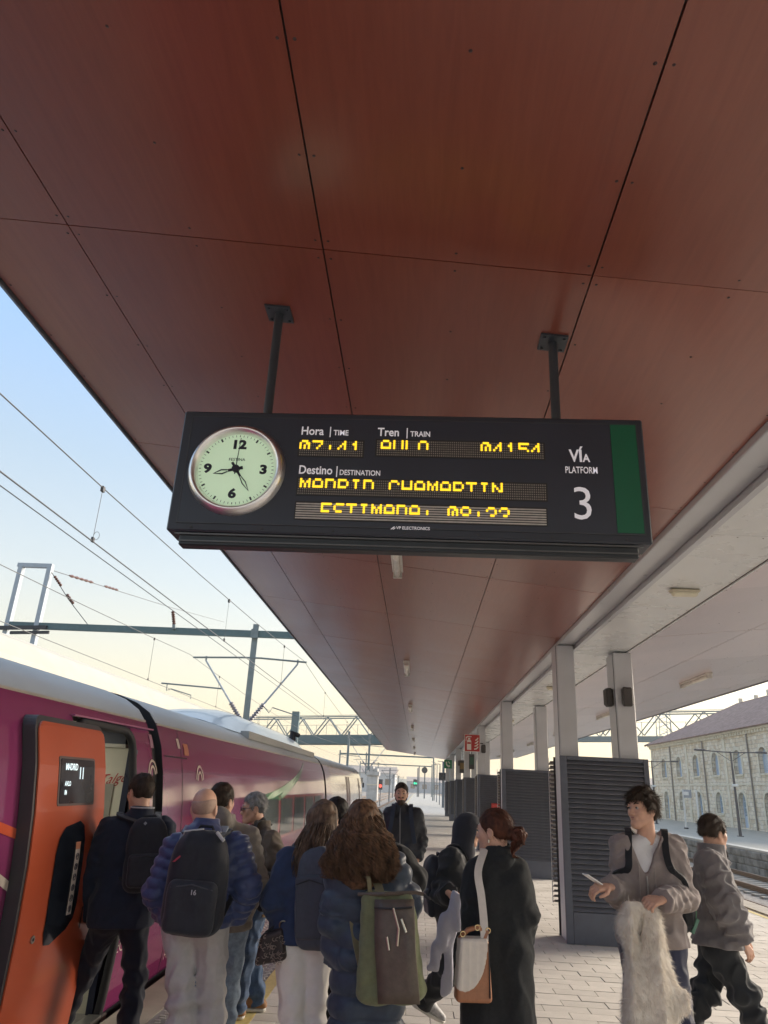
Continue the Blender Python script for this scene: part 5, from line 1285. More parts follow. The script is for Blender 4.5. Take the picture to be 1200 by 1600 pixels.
def torso(P, p, inf):
    J = p.J; s = p.s; sh = (J['shL']+J['shR'])/2; pel = J['pel']; lat = _n(J['shR']-J['shL']); lp = _n(J['hipR']-J['hipL'])
    up = _n(sh-pel); lat = _n(lat-up*np.dot(lat, up)*.0); fw = _n(np.cross(up, lat)); c = sh+(pel-sh)*.26; wa = sh+(pel-sh)*.68; w = p.w*s
    d = None
    for sg_ in (-1, 1):
        for a, b, ra, rb in ((J['neck']-up*.03, sh+lat*sg_*.12*w-up*.006, .046*s-inf*.3, .050*s-inf*.25), (sh+lat*sg_*.105*w-up*.025, c+lat*sg_*.078*w, .062*s, .110*s), (c+lat*sg_*.078*w, wa+lat*sg_*.055*w, .110*s, .098*s*p.w), (wa+lat*sg_*.055*w, pel+lp*sg_*.072*s*p.hip, .098*s*p.w, .108*s*p.hip)):
            q = seg(P, a, b, ra+inf, rb+inf, fw, .92); d = q if d is None else smin(d, q, .05)
    return d
def arm(P, p, side, inf, cut=None, r=(.056,.044,.043,.030), fold=0.0, quilt=0.0, qp=.062):
    J = p.J; s = p.s; sh, el, wr = J['sh'+side], J['el'+side], J['wr'+side]
    a = seg(P, sh, el, r[0]*s+inf, r[1]*s+inf); b = seg(P, el, wr, r[2]*s+inf, r[3]*s+inf*.8)
    d = smin(a, b, .03)
    if fold:
        dl = np.sqrt(((P-el)**2).sum(1)); amp = fold*(.35+.9*np.exp(-(dl/.12)**2)); ax = _n(wr-sh); t = (P-sh)@ax
        d = d+amp*np.sin(t*55+4*wob(P, 13))*1.1+fold*.6*wob(P, 38)+fold*1.5*(np.abs(wob(P, 44, 5))-.3)
    if quilt:
        t1 = (P-sh)@_n(el-sh); t2 = (P-el)@_n(wr-el)+np.linalg.norm(el-sh); t = np.where(a < b, t1, t2); d = d-quilt*(np.abs(np.sin(t*math.pi/qp+.5*wob(P, 9)))**.6-.6)
    if cut is not None: d = np.maximum(d, ((P-(wr-_n(wr-el)*cut))@_n(wr-el)))
    return d
def leg(P, p, side, inf, ra=(.088,.060,.056,.040), fold=0.0, flare=0.0):
    J = p.J; s = p.s; hi, kn, an = J['hip'+side], J['kn'+side], J['an'+side]
    a = seg(P, hi, kn, ra[0]*s*p.hip+inf, ra[1]*s+inf); cf = kn+(an-kn)*.3; b = smin(seg(P, kn, cf, ra[2]*s+inf, .058*s+inf), seg(P, cf, an, .058*s+inf, ra[3]*s+inf+flare), .03)
    d = smin(a, b, .03)
    if fold:
        dk = np.sqrt(((P-kn)**2).sum(1)); da = np.sqrt(((P-an)**2).sum(1)); amp = fold*(.3+.9*np.exp(-(dk/.13)**2)+.9*np.exp(-(da/.12)**2)); t = (P-hi)@_n(an-hi)
        d = d+amp*np.sin(t*46+4*wob(P, 10, 2))*1.1+fold*.6*wob(P, 30, 1)+fold*1.5*(np.abs(wob(P*np.array([1,1,.55], f32), 42, 7))-.3)
    return d
def bounds(pts, pad): pts = np.array(pts); return pts.min(0)-pad, pts.max(0)+pad
def head_sdf(P, p, face=True):
    c, A, s = p.J['head'], p.hf, p.s**.5; L = lambda x, y, z: c+A.T@(V3(x, y, z)*s)
    d = ell(P, L(0,-.014,.028), (.074*s,.094*s,.088*s), A)
    d = smin(d, ell(P, L(0,.022,-.030), (.060*s,.066*s,.082*s), A), .035)
    for g_ in (-1, 1): d = smin(d, seg(P, L(g_*.050,-.004,-.050), L(g_*.016,.064,-.098), .020*s, .017*s), .035)
    d = smin(d, seg(P, L(0,.066,-.100), L(0,.07,-.094), .019*s, .019*s), .03)
    for g_ in (-1, 1): d = smin(d, seg(P, L(g_*.042,.056,-.022), L(g_*.035,.062,-.03), .020*s, .018*s), .03)
    d = smin(d, seg(P, L(-.034,.074,.022), L(.034,.074,.022), .011*s, .011*s), .022)
    for g_ in (-1, 1): d = smax(d, -seg(P, L(g_*.031,.100,.004), L(g_*.036,.098,.002), .014*s, .013*s), .016)
    d = smin(d, seg(P, L(0,.086,.008), L(0,.105,-.030), .007*s, .0105*s), .014); d = smin(d, seg(P, L(-.010,.096,-.036), L(.010,.096,-.036), .009*s, .009*s), .010)
    d = smin(d, seg(P, L(-.018,.082,-.060), L(.018,.082,-.060), .010*s, .010*s), .014)
    for g_ in (-1, 1):
        e = ell(P, L(g_*.078,-.010,-.012), (.010*s,.021*s,.033*s), A); e = smax(e, -ell(P, L(g_*.090,-.006,-.010), (.009*s,.012*s,.020*s), A), .006); d = smin(d, e, .010)
    nk = p.J['neck']; d = smin(d, seg(P, L(0,-.026,-.060), nk-V3(0,0,.03), .054*s*p.w**.5, .060*s*p.w**.5), .03)
    return d
def hand_sdf(P, w, d_, n, sg_, curl=.5, s=1.0, spread=1.0, tc=.4):
    """w wrist, d_ finger direction, n palm normal, sg_ side the thumb leaves on"""
    d_ = _n(d_); n = _n(n-d_*np.dot(n, d_)); x = np.cross(d_, n)*sg_
    out = seg(P, w-d_*.02, w+d_*.02, .026*s, .026*s, n, .75)
    for i, (o, l) in enumerate(((.030,.97),(.011,1.06),(-.009,1.0),(-.028,.80))):
        k = w+(d_*(.088 if i < 3 else .080)+x*o)*s; out = smin(out, seg(P, w+(d_*.018+x*o*.6)*s, k, .014*s, .0115*s), .012)
        a = k; ang = curl*.75; dd = _n(d_+x*(o*1.5*spread)); f = None
        for L_, r1, r2 in ((.040,.0098,.0090),(.026,.0090,.0082),(.020,.0082,.0070)):
            v = dd*math.cos(ang)+n*math.sin(ang); b = a+v*L_*l*s; q = seg(P, a, b, r1*s, r2*s); f = q if f is None else smin(f, q, .003); a = b; ang += curl*1.05
        out = smin(out, f, .004)
    a = w+(d_*.022+x*.024)*s; v1 = _n(x*.75+d_*.65+n*.35*tc); b = a+v1*.040*s; v2 = _n(x*.25+d_*.85+n*.7*tc); c = b+v2*.030*s; e = c+_n(d_*.8+n*.9*tc-x*.2)*.024*s
    t = smin(smin(seg(P, a, b, .016*s, .0125*s), seg(P, b, c, .0118*s, .0105*s), .004), seg(P, c, e, .0105*s, .0085*s), .003)
    return smin(out, t, .008)
def make_body(p, hands=('L', 'R'), fine=.0048):
    J = p.J; parts = []
    def whole(P):
        d = torso(P, p, -.008); d = smin(d, seg(P, J['neck']-V3(0,0,.03), J['head']-p.hf[2]*.07, .052, .048), .03)
        for s_ in 'LR': d = smin(d, arm(P, p, s_, -.006), .03); d = smin(d, leg(P, p, s_, -.006), .03)
        return d
    lo, hi = bounds([J[k] for k in J if k != 'head'], .16); parts.append(surf(whole, lo, hi, .018))
    c = J['head']; parts.append(surf(lambda P: head_sdf(P, p), np.minimum(c-.15, J['neck']-.07), np.maximum(c+.15, J['neck']+.07), fine))
    for s_ in hands:
        hd = p.hd.get(s_, {}); w = J['wr'+s_]; d_ = hd.get('d'); d_ = _n(w-J['el'+s_]) if d_ is None else _n(np.array(d_, float))
        n_ = np.array(hd.get('n', p.fr[0]*(1 if s_ == 'L' else -1)), float)
        sg_ = hd.get('t', (1 if s_ == 'R' else -1)); c = w+d_*.09
        parts.append(surf(lambda P: hand_sdf(P, w, d_, n_, sg_, hd.get('curl', .35), p.s*.97), c-.13, c+.13, .0042))
    V, Fq = join_vf(parts); p.body = mesh_np('body', V, Fq, p.skin, p.root); return p.body
def face_parts(p, brow=None, eyes=True, glasses=False, beard=None):
    c, A, s = p.J['head'], p.hf, p.s**.5; L = lambda x, y, z: c+A.T@(V3(x, y, z)*s); brow = brow or m_hdark
    for g_ in (-1, 1):
        if eyes:
            sdf('eye', lambda P: ell(P, L(g_*.031,.0765,.003), (.0118*s,)*3), L(g_*.031,.0765,.003)-.016, L(g_*.031,.0765,.003)+.016, .0026, m_eye, p.root)
            MB().tube([L(g_*.031-.002,.0885,.003), L(g_*.031-.002,.0915,.003)], .0052*s, 10).build('iris', m_iris, p.root)
            MB().tube([L(g_*.018,.090,.013), L(g_*.031,.094,.0155), L(g_*.045,.086,.010)], .0022, 5).build('eyelid', p.skin, p.root)
        MB().tube([L(g_*.014,.089,.026), L(g_*.030,.091,.033), L(g_*.048,.079,.028)], [.0035,.0042,.0022], 6).build('eyebrow', brow, p.root)
    lp = MB().tube([L(-.024,.080,-.061), L(-.010,.0905,-.0575), L(0,.092,-.0585), L(.010,.0905,-.0575), L(.024,.080,-.061)], [.0025,.0042,.0038,.0042,.0025], 6); lp.tube([L(-.020,.081,-.066), L(0,.0905,-.0675), L(.020,.081,-.066)], [.002,.0048,.002], 6); lp.build('lips', m_lip, p.root, smooth=True)
    if glasses:
        mb = MB()
        for g_ in (-1, 1):
            mb.tube([L(g_*.033+.024*math.cos(t), .104, .002+.017*math.sin(t)) for t in np.linspace(0, 2*math.pi, 17)], .0018, 5)
            mb.tube([L(g_*.058,.102,.008), L(g_*.076,.06,.008), L(g_*.080,-.005,.006)], .0020, 5)
        mb.tube([L(-.010,.106,.006), L(.010,.106,.006)], .002, 5)
        g2 = thing('glasses', 'dark thin-framed glasses worn by the grey-haired man', 'glasses', L(0,.1,0)); mb.build('frame', m_iris, g2)
        mb = MB()
        for g_ in (-1, 1): mb.v += [tuple(L(g_*.033+.023*math.cos(t), .1035, .002+.016*math.sin(t))) for t in np.linspace(0, 2*math.pi, 13)[:-1]]; mb.f.append(tuple(range(len(mb.v)-12, len(mb.v))))
        mb.build('lens', mat('lens', (.35,.36,.36), .05, coat=1), g2)
def strands(V, N_, dirf, n, L_, wd, seed=0, segs=2, curl=0.0):
    """short hair blades: V roots, N_ normals"""
    r = np.random.default_rng(seed); k = r.integers(0, len(V), n); p0 = V[k]+r.normal(0, .002, (n, 3)); nn = N_[k]; d = dirf(p0, nn); d = d+r.normal(0, .28, (n, 3)); d /= np.linalg.norm(d, axis=1)[:, None]+1e-9
    sd_ = np.cross(d, nn); sd_ /= np.linalg.norm(sd_, axis=1)[:, None]+1e-9; ln = L_*r.uniform(.5, 1.2, n)[:, None]
    vs = []; pos = p0
    for i in range(segs+1):
        t = i/segs; wv = wd*(1-t*.8); vs.append(pos-sd_*wv); vs.append(pos+sd_*wv)
        d = d+r.normal(0, .12+curl, (n, 3))+V3(0,0,-.10); d /= np.linalg.norm(d, axis=1)[:, None]; pos = pos+d*ln/segs
    Vn = np.stack(vs, 1).reshape(-1, 3); b = np.arange(n)[:, None]*(2*(segs+1)); f = [np.concatenate([b+2*i, b+2*i+1, b+2*i+3, b+2*i+2], 1) for i in range(segs)]
    return Vn, np.concatenate(f)
def vnormals(V, Fq):
    fn = np.cross(V[Fq[:, 2]]-V[Fq[:, 0]], V[Fq[:, 3]]-V[Fq[:, 1]]); N_ = np.zeros_like(V)
    for k in range(4): np.add.at(N_, Fq[:, k], fn)
    return N_/(np.linalg.norm(N_, axis=1)[:, None]+1e-12)
def short_hair(p, m, vol=.014, back=-.052, front=.058, mess=.004, n=4500, L_=.03, fringe=0.0, name='hair', slope=None, lift=.25):
    c, A, s = p.J['head'], p.hf, p.s**.5; L = lambda x, y, z: c+A.T@(V3(x, y, z)*s)
    def fn(P):
        q = (P-c)@A.T.astype(f32)/s
        d = ell(P, L(0,-.016,.030), ((.075+vol*.8)*s, (.094+vol*.8)*s, (.088+vol*1.25)*s), A)+mess*wob(P, 95, 3)+mess*.8*wob(P, 45, 1)
        x, y, z = q[:, 0], q[:, 1], q[:, 2]; line = np.interp(y, [-.12,-.05,-.02,.02,.05,.075,.12], [back-.01, back, -.02, -.016, .045, front+.012-fringe, front+.012-fringe])
        line = line+.008*wob(P, 70, 9); d = smax(d, (line-z)*s, .008)
        ear = ell(P, L(.083,-.008,-.012), (.016*s,.026*s,.036*s), A); ear2 = ell(P, L(-.083,-.008,-.012), (.016*s,.026*s,.036*s), A)
        return smax(smax(d, -ear, .006), -ear2, .006)
    V, Fq = surf(fn, c-.15, c+.17, .0052); N_ = vnormals(V, Fq)
    def dirf(P0, nn):
        g_ = A[1]*.7*np.sign(((P0-c)@A[1]))[:, None]+V3(0,0,-.9); t = g_-nn*(nn*g_).sum(1)[:, None]; return t/(np.linalg.norm(t, axis=1)[:, None]+1e-9)+nn*lift
    ok = ((V-c)@A[2]) > -.035
    V2, F2 = strands(V[ok], N_[ok], dirf, n, L_, .0017, seed=int(abs(c[0])*100)); V, Fq = join_vf([(V, Fq), (V2, F2)])
    return mesh_np(name, V, Fq, m, p.root)
def long_hair(p, m, keys, n=900, segs=22, curl=.010, turns=5, th=.0035, seed=1, spread=None, capvol=.016, open_front=True, base=True, tone=None, basek=.80, locks=0):
    """keys: list of (centre, radius_x, radius_y) rings the hair falls through"""
    c, A, s = p.J['head'], p.hf, p.s**.5; r = np.random.default_rng(seed); L = lambda x, y, z: c+A.T@(V3(x, y, z)*s); parts = []
    def fn(P):
        q = (P-c)@A.T.astype(f32)/s; d = ell(P, L(0,-.018,.032), ((.077+capvol)*s, (.094+capvol)*s, (.088+capvol)*s), A)
        line = np.interp(q[:, 1], [-.1,-.02,.02,.05,.08], [-.20,-.15,-.08,.03,.062]); d = smax(d, (line-q[:, 2])*s, .01)
        if base:
            for (a, ra, rb), (b, rc, rd) in zip(keys[:-1], keys[1:]): d = smin(d, seg(P, a, b, min(ra, rb)*basek, min(rc, rd)*basek, p.fr[0], max(ra, rc)/max(min(ra, rb), 1e-3)), .03)
        return d+.005*wob(P, 60, 2)+.004*wob(P*np.array([1,1,.35], f32), 140, 1)
    lo, hi = bounds([c]+[k[0] for k in keys], .17); V, Fq = surf(fn, lo, hi, .0078); parts.append((V, Fq))
    # falling locks
    K = len(keys); tt = np.linspace(0, 1, segs)
    az = r.uniform(0, 2*math.pi, n); rad = np.sqrt(r.uniform(.45, 1.08, n)); ln = r.uniform(.72, 1.04, n); ph = r.uniform(0, 6.28, n); tw = turns*r.uniform(.7, 1.3, n); am = curl*r.uniform(.5, 1.4, n)
    if locks:
        k_ = r.integers(0, locks, n); la = r.uniform(0, 2*math.pi, locks); lr = np.sqrt(r.uniform(.50, 1.20, locks)); lp_ = r.uniform(0, 6.28, locks); lt = turns*r.uniform(.75, 1.25, locks); lam = curl*r.uniform(.6, 1.3, locks); ll = r.uniform(.78, 1.04, locks)
        az = la[k_]+r.normal(0, .045, n); rad = lr[k_]+r.normal(0, .03, n); ph = lp_[k_]+r.normal(0, .35, n); tw = lt[k_]; am = lam[k_]; ln = ll[k_]*r.uniform(.94, 1.03, n)
    path = np.zeros((n, segs, 3))
    kc = np.array([k[0] for k in keys]); kx = np.array([k[1] for k in keys]); ky = np.array([k[2] for k in keys]); kt = np.linspace(0, 1, K)
    for i, t in enumerate(tt):
        u = np.clip(t*ln, 0, 1); cx = np.stack([np.interp(u, kt, kc[:, j]) for j in range(3)], 1); rx = np.interp(u, kt, kx); ry = np.interp(u, kt, ky)
        rr = rad*np.minimum(1, .55+.9*np.sqrt(u+.0)+0*u); o = np.outer(np.cos(az)*rx*rr, p.fr[0])+np.outer(np.sin(az)*ry*rr, p.fr[1])
        e1 = np.outer(np.cos(az), p.fr[0])+np.outer(np.sin(az), p.fr[1]); e2 = np.outer(-np.sin(az), p.fr[0])+np.outer(np.cos(az), p.fr[1]); g = np.minimum(1, u*2.2)[:, None]*am[:, None]
        path[:, i] = cx+o+g*(e1*np.cos(ph+tw*6.28*t)[:, None]+e2*np.sin(ph+tw*6.28*t)[:, None])
    if open_front:
        q = (path-c)@A.T; keep = ~((q[:, :, 1] > .045) & (np.abs(q[:, :, 0]) < .062) & (q[:, :, 2] < .05) & (q[:, :, 2] > -.14)).any(1); path = path[keep]; n = len(path)
    tan = np.gradient(path, axis=1); tan /= np.linalg.norm(tan, axis=2)[..., None]+1e-9; s1 = np.cross(tan, V3(.3,.2,1)); s1 /= np.linalg.norm(s1, axis=2)[..., None]+1e-9; s2 = np.cross(tan, s1)
    w = (th*np.clip(1.15-tt**3, .15, 1))[None, :, None]*r.uniform(.6, 1.3, (n, 1, 1)); ring = [path+w*(s1*math.cos(a)+s2*math.sin(a)) for a in (0, 2.09, 4.19)]
    Vn = np.stack(ring, 2).reshape(-1, 3); b = (np.arange(n)[:, None]*segs+np.arange(segs-1)[None, :]).ravel()[:, None]*3
    F2 = np.concatenate([np.concatenate([b+k, b+(k+1) % 3, b+3+(k+1) % 3, b+3+k], 1) for k in range(3)]); parts.append((Vn, F2))
    V, Fq = join_vf(parts); return mesh_np('hair', V, Fq, m, p.root)
def jacket(p, m, inf=.022, hem=None, cut=.012, fold=.006, quilt=0.0, collar=.05, flare=0.0, name='jacket', arms=('L', 'R'), h=.0105, long=None, hood=None, opening=None, sleeve=(.050,.045,.047,.037), split=0, colr=.070, hemr=0.0, qp=.078):
    p.jinf = inf; J, s = p.J, p.s; pel = J['pel']; zh = hem if hem is not None else pel[2]-.06
    up = _n((J['shL']+J['shR'])/2-pel)
    def fn(P):
        d = torso(P, p, inf)
        lp = _n(J['hipR']-J['hipL'])
        if zh < pel[2]:
            bt = np.array([pel[0], pel[1], zh]) if long is None else np.array(long)
            for g_ in (-1, 1): d = smin(d, seg(P, pel+lp*g_*.07*s, bt+lp*g_*(.07+flare)*s, .108*s*p.hip+inf, .108*s*p.hip+inf+flare+hemr), .05)
        tz = P[:, 2]
        if fold: d = d+fold*1.6*(np.abs(wob(P*np.array([1,1,.5], f32), 36, 6))-.3)+fold*1.0*(np.abs(wob(P*np.array([1,1,.6], f32), 17, 2))-.3)+fold*.9*wob(P*np.array([1,1,.5], f32), 16, 1)+fold*.6*wob(P, 34, 4)+fold*.7*np.sin(tz*40+3.5*wob(P, 7, 2))*np.exp(-((tz-(pel[2]+.10))/.14)**2)
        if quilt: d = d-quilt*(np.abs(np.sin((tz+.012*wob(P, 6))*math.pi/qp))**.6-.6)
        for s_ in arms: d = smin(d, arm(P, p, s_, inf, cut, sleeve, fold, quilt*.9, qp), .035)
        if collar: 
            nk = J['neck']; cd_ = smax(seg(P, nk-up*.05, nk+up*collar*1.3, colr+inf*.5, colr-.004+inf*.35), -seg(P, nk+up*.0, nk+up*.2, colr-.016, colr-.014), .004); cd_ = np.maximum(cd_, (P-(nk+up*collar))@up); d = smin(d, cd_, .02)
        if hood is not None:
            hc, hr_ = hood; d = smin(d, np.abs(ell(P, hc, hr_, p.fr))-.012 if False else ell(P, hc, hr_, p.fr), .03)
        d = smax(d, (zh+.006*wob(P, 20, 5))-tz, .008)
        # hollow hem and neck
        if opening is not None: d = smax(d, -opening(P), .006)
        return d
    ks = ['pel', 'neck']+['sh'+a for a in 'LR']+[k+a for a in arms for k in ('el', 'wr')]; pts = [J[k] for k in ks]+[np.array([pel[0], pel[1], zh+.12]) if long is None else np.array(long)+V3(0,0,.12)]
    if hood is not None: pts += [np.array(hood[0])+.1, np.array(hood[0])-.1]
    lo, hi = bounds(pts, .2); lo[2] = min(pt[2] for pt in pts)-.14
    lo = np.minimum(lo, [9e9, 9e9, 9e9]); return sdf(name, fn, lo, hi, h, m, p.root)
def trousers(p, m, inf=.016, fold=.006, bottom=.05, name='trousers', h=.0105, ra=(.088,.062,.060,.046), flare=.006, top=None, only=None):
    J = p.J
    def fn(P):
        d = None
        for s_ in (only or 'LR'): q = leg(P, p, s_, inf, ra, fold, flare); q = np.maximum(q, (P-(J['an'+s_]+_n(J['an'+s_]-J['kn'+s_])*(.085-bottom)))@_n(J['an'+s_]-J['kn'+s_])); d = q if d is None else smin(d, q, .022)
        lp = _n(J['hipR']-J['hipL'])
        for g_ in (-1, 1): d = smin(d, seg(P, J['pel']+lp*g_*.068*p.s, J['pel']+lp*g_*.08*p.s-V3(0,0,.05), (.104*p.hip)*p.s+inf, (.106*p.hip)*p.s+inf), .03)
        return d
    lo, hi = bounds([J[k] for k in ('pel','hipL','hipR','knL','knR','anL','anR')], .19); return sdf(name, fn, lo, hi, h, m, p.root)
def shoes(p, m, sole=None, sides='LR', size=1.0, socks=None, pitch=0):
    sole = sole or m_rub
    for s_ in sides:
        an = p.J['an'+s_]; fd = p.feet[0 if s_ == 'L' else 1]; a = (p.yaw if fd is None else fd)*D2R; f = V3(math.sin(a), math.cos(a), 0); 
        pt_ = getattr(p, 'pitch', {}).get(s_, 0); f = f*math.cos(pt_)+V3(0,0,math.sin(pt_)); u = _n(V3(0,0,1)-f*f[2]); s = p.s*size
        hl = an-f*.035*s-u*.045*s; to = an+f*.165*s-u*.052*s; md = an+f*.05*s-u*.02*s
        def fn(P):
            d = smin(smin(seg(P, hl, md, .036*s, .040*s), seg(P, md, to, .042*s, .034*s), .03), seg(P, an-u*.01, hl, .042*s, .038*s), .03); base = an-u*(.060*s); return np.maximum(d, -((P-base)@u))
        sh = sdf('shoe', fn, an-.27, an+.27, .0085, m, p.root)
        def fs(P):
            d = smin(seg(P, hl-u*.02, md-u*.04*s, .038*s, .042*s), seg(P, md-u*.04*s, to-u*.005, .045*s, .038*s), .03); t = (P-(an-u*.072*s))@u; return np.maximum(d, np.abs(t)-.013*s)
        sdf('sole', fs, an-.27, an+.27, .0085, sole, sh)
        if socks: MB().tube([an+u*.0, an+_n(p.J['kn'+s_]-an)*.14], [.043*s,.047*s], 14).build('sock', socks, p.root, smooth=True)
def strap(parent, pts, w, th, m, wv=(1,0,0), name='strap', n=6):
    """smooth band through points (Catmull-Rom)"""
    P_ = [np.array(q, float) for q in pts]; P_ = [2*P_[0]-P_[1]]+P_+[2*P_[-1]-P_[-2]]; out = []
    for i in range(1, len(P_)-2):
        for k in range(n):
            t = k/n; a, b, c, d = P_[i-1:i+3]; out.append(.5*((2*b)+(-a+c)*t+(2*a-5*b+4*c-d)*t*t+(-a+3*b-3*c+d)*t**3))
    out.append(P_[-2]); return MB().band(out, np.array(wv, float), w, th).build(name, m, parent, smooth=False)
def hug(p, q, off=.020):
    q = np.array(q, float); e = .004
    for _ in range(14):
        Pq = np.array([q, q+V3(e,0,0), q+V3(0,e,0), q+V3(0,0,e)]).astype(f32); d = torso(Pq, p, getattr(p, 'jinf', .03)); g_ = np.array([d[1]-d[0], d[2]-d[0], d[3]-d[0]])/e; q = q-_n(g_)*(d[0]-off)*.8
    return q
def backpack(label, c, A, w, h, d, m, m2=None, pocket=(.8,.42,.05,-.22), p=None, top=.5, strap_m=None, handle=True, extra=None, cat='backpack', sag=0.0, zip_m=None, straps=True):
    """A rows: right, back-outward, up"""
    t = thing('backpack', label, cat, c); c = np.array(c); m2 = m2 or m; L = lambda x, y, z: c+A.T@V3(x, y, z)
    def fn(P):
        q = (P-c)@A.T.astype(f32); k = 1-.34*np.clip(q[:, 2]/(h/2), 0, 1)**2.2-sag*np.clip(-q[:, 2]/(h/2), -1, 1); P2_ = q.copy(); P2_[:, 0] = q[:, 0]/k; P2_[:, 1] = q[:, 1]/(1-.25*np.clip(q[:, 2]/(h/2), 0, 1)**2)
        dd = rbx(P2_, (0,0,0), np.eye(3), (w/2, d/2, h/2), min(d*.5, .10)); return dd+.004*wob(P, 22, 2)+.0025*wob(P, 48, 1)
    lo, hi = c-.62*max(h, w), c+.62*max(h, w); sdf('bag_body', fn, lo, hi, .0105, m, t)
    if pocket:
        pw, ph, pd_, pz = pocket; pc = L(0, d/2-.005, pz*h)
        def fp(P): return rbx(P, pc, A, (w*pw/2, pd_, h*ph/2), min(pd_*.98, .06))+.003*wob(P, 40, 3)
        sdf('pocket', fp, pc-.3, pc+.3, .0095, m2, t)
        zc = [L(-w*pw*.42, d/2+pd_*.72, pz*h+h*ph*.36), L(0, d/2+pd_*.9, pz*h+h*ph*.44), L(w*pw*.42, d/2+pd_*.72, pz*h+h*ph*.36)]
        MB().tube(zc, .004, 5).build('zipper', zip_m or m_rub, t)
    zp = [L(w*.47*math.sin(a)*.98, d*.18, h*.02+h*.44*math.cos(a)) for a in np.linspace(-1.9, 1.9, 22)]
    MB().tube(zp, .0045, 5).build('zipper', zip_m or m_rub, t)
    if handle: MB().tube([L(-.05,-d*.25,h*.47), L(-.035,-d*.25,h*.52), L(.035,-d*.25,h*.52), L(.05,-d*.25,h*.47)], .009, 6).build('handle', strap_m or m, t)
    if p is not None and straps:
        J = p.J; fw = p.fr[1]
        for s_, g_ in (('L', -1), ('R', 1)):
            sh = J['sh'+s_]; nk = J['neck']; top_ = sh*.68+nk*.32+V3(0,0,.052*p.s)
            pts = [L(g_*w*.22, -d*.45, h*.42), top_-fw*.055+V3(0,0,.008), top_+fw*.035+V3(0,0,.0), sh*.72+nk*.28+fw*.135-V3(0,0,.06), sh*.8+J['pel']*.2+fw*.150-V3(0,0,.02), sh*.62+J['pel']*.38+p.fr[0]*g_*.10+fw*.06, L(g_*w*.40, -d*.42, -h*.36)]
            pts = [pts[0]]+[hug(p, q) for q in pts[1:6]]+[pts[6]]; strap(t, pts, .044, .012, strap_m or m, p.fr[0])
    return t, L
# ============================================================ THE PEOPLE ON THE PLATFORM
Q = W
GP = None
m_wh = mat('sole_white', (.62,.60,.56), .6)
# ---- bearded man facing the camera
y = 9.8
p = person('bearded man facing the camera in a dark zipped jacket and pale jeans', W(629,1240,y=y)[0], y, 1.84, 180, J=None)
p.J['head'] = W(627,1240,y=y-.03); p.J['neck'] = W(626,1260,y=y+.02); p.J['shL'] = W(652,1272,y=y); p.J['shR'] = W(608,1271,y=y); p.J['pel'] = V3(W(628,1330,y=y)[0], y, 1.0)
for s_, xs in (('L', 1), ('R', -1)): p.J['el'+s_] = p.J['sh'+s_]+V3(xs*.07, .04, -.30); p.J['wr'+s_] = p.J['sh'+s_]+V3(xs*.015, -.10, -.52); p.J['hip'+s_] = p.J['pel']+V3(xs*.09, 0, -.05); p.J['kn'+s_] = p.J['pel']+V3(xs*.10, -.03, -.48); p.J['an'+s_] = V3(p.J['pel'][0]+xs*.12, y+.02, .085)
make_body(p, fine=.006); face_parts(p, m_hdark); short_hair(p, m_hdark, vol=.012, n=1200, L_=.02)
c, A = p.J['head'], p.hf; LL = lambda x, yy_, z: c+A.T@V3(x, yy_, z)
sdf('beard', lambda P: smax(smin(smin(seg(P, LL(-.052,.012,-.060), LL(0,.074,-.104), .026, .034), seg(P, LL(.052,.012,-.060), LL(0,.074,-.104), .026, .034), .02), seg(P, LL(-.024,.088,-.046), LL(.024,.088,-.046), .011, .011), .012)+.003*wob(P, 120, 2), -ell(P, LL(0,.098,-.064), (.020,.016,.008), A), .004), c-.17, c+.12, .0055, m_hdark, p.root)
jm = cloth('bomber_dark', (.028,.031,.040), .55)
jacket(p, jm, inf=.026, hem=.90, fold=.008, collar=.045)
MB().tube([p.J['neck']+V3(.0,-.085,-.02)]+[V3(p.J['neck'][0]+.002*k, y-.158-.004*math.sin(k), p.J['neck'][2]-.08-k*.06) for k in range(8)], .0045, 5).build('jacket_zip', mat('zip_pale', (.35,.35,.36), .4, metal=.5), p.root)
trousers(p, cloth('jeans_pale', (.23,.27,.33), .85, var=.25), inf=.02); shoes(p, cloth('shoe_dark', (.03,.03,.03)))
t = thing('backpack', 'backpack on the bearded man of which only the dark straps show', 'backpack', p.J['neck']+V3(0,.25,-.2))
for s_, xs in (('L', 1), ('R', -1)):
    sh = p.J['sh'+s_]*.62+p.J['neck']*.38; strap(t, [sh+V3(0,.14,-.02), sh+V3(0,.04,.075), sh+V3(0,-.085,.045), sh+V3(xs*.01,-.160,-.08), sh+V3(xs*.03,-.178,-.22), sh+V3(xs*.06,-.15,-.36)], .05, .012, cloth('strap_navy', (.030,.040,.065)), (1,0,0))
sdf('bag_body', lambda P: rbx(P, p.J['neck']+V3(0,.24,-.25), np.eye(3), (.15,.09,.22), .07), p.J['neck']+V3(-.25,.1,-.55), p.J['neck']+V3(.25,.4,.05), .014, MATS['strap_navy'], t)

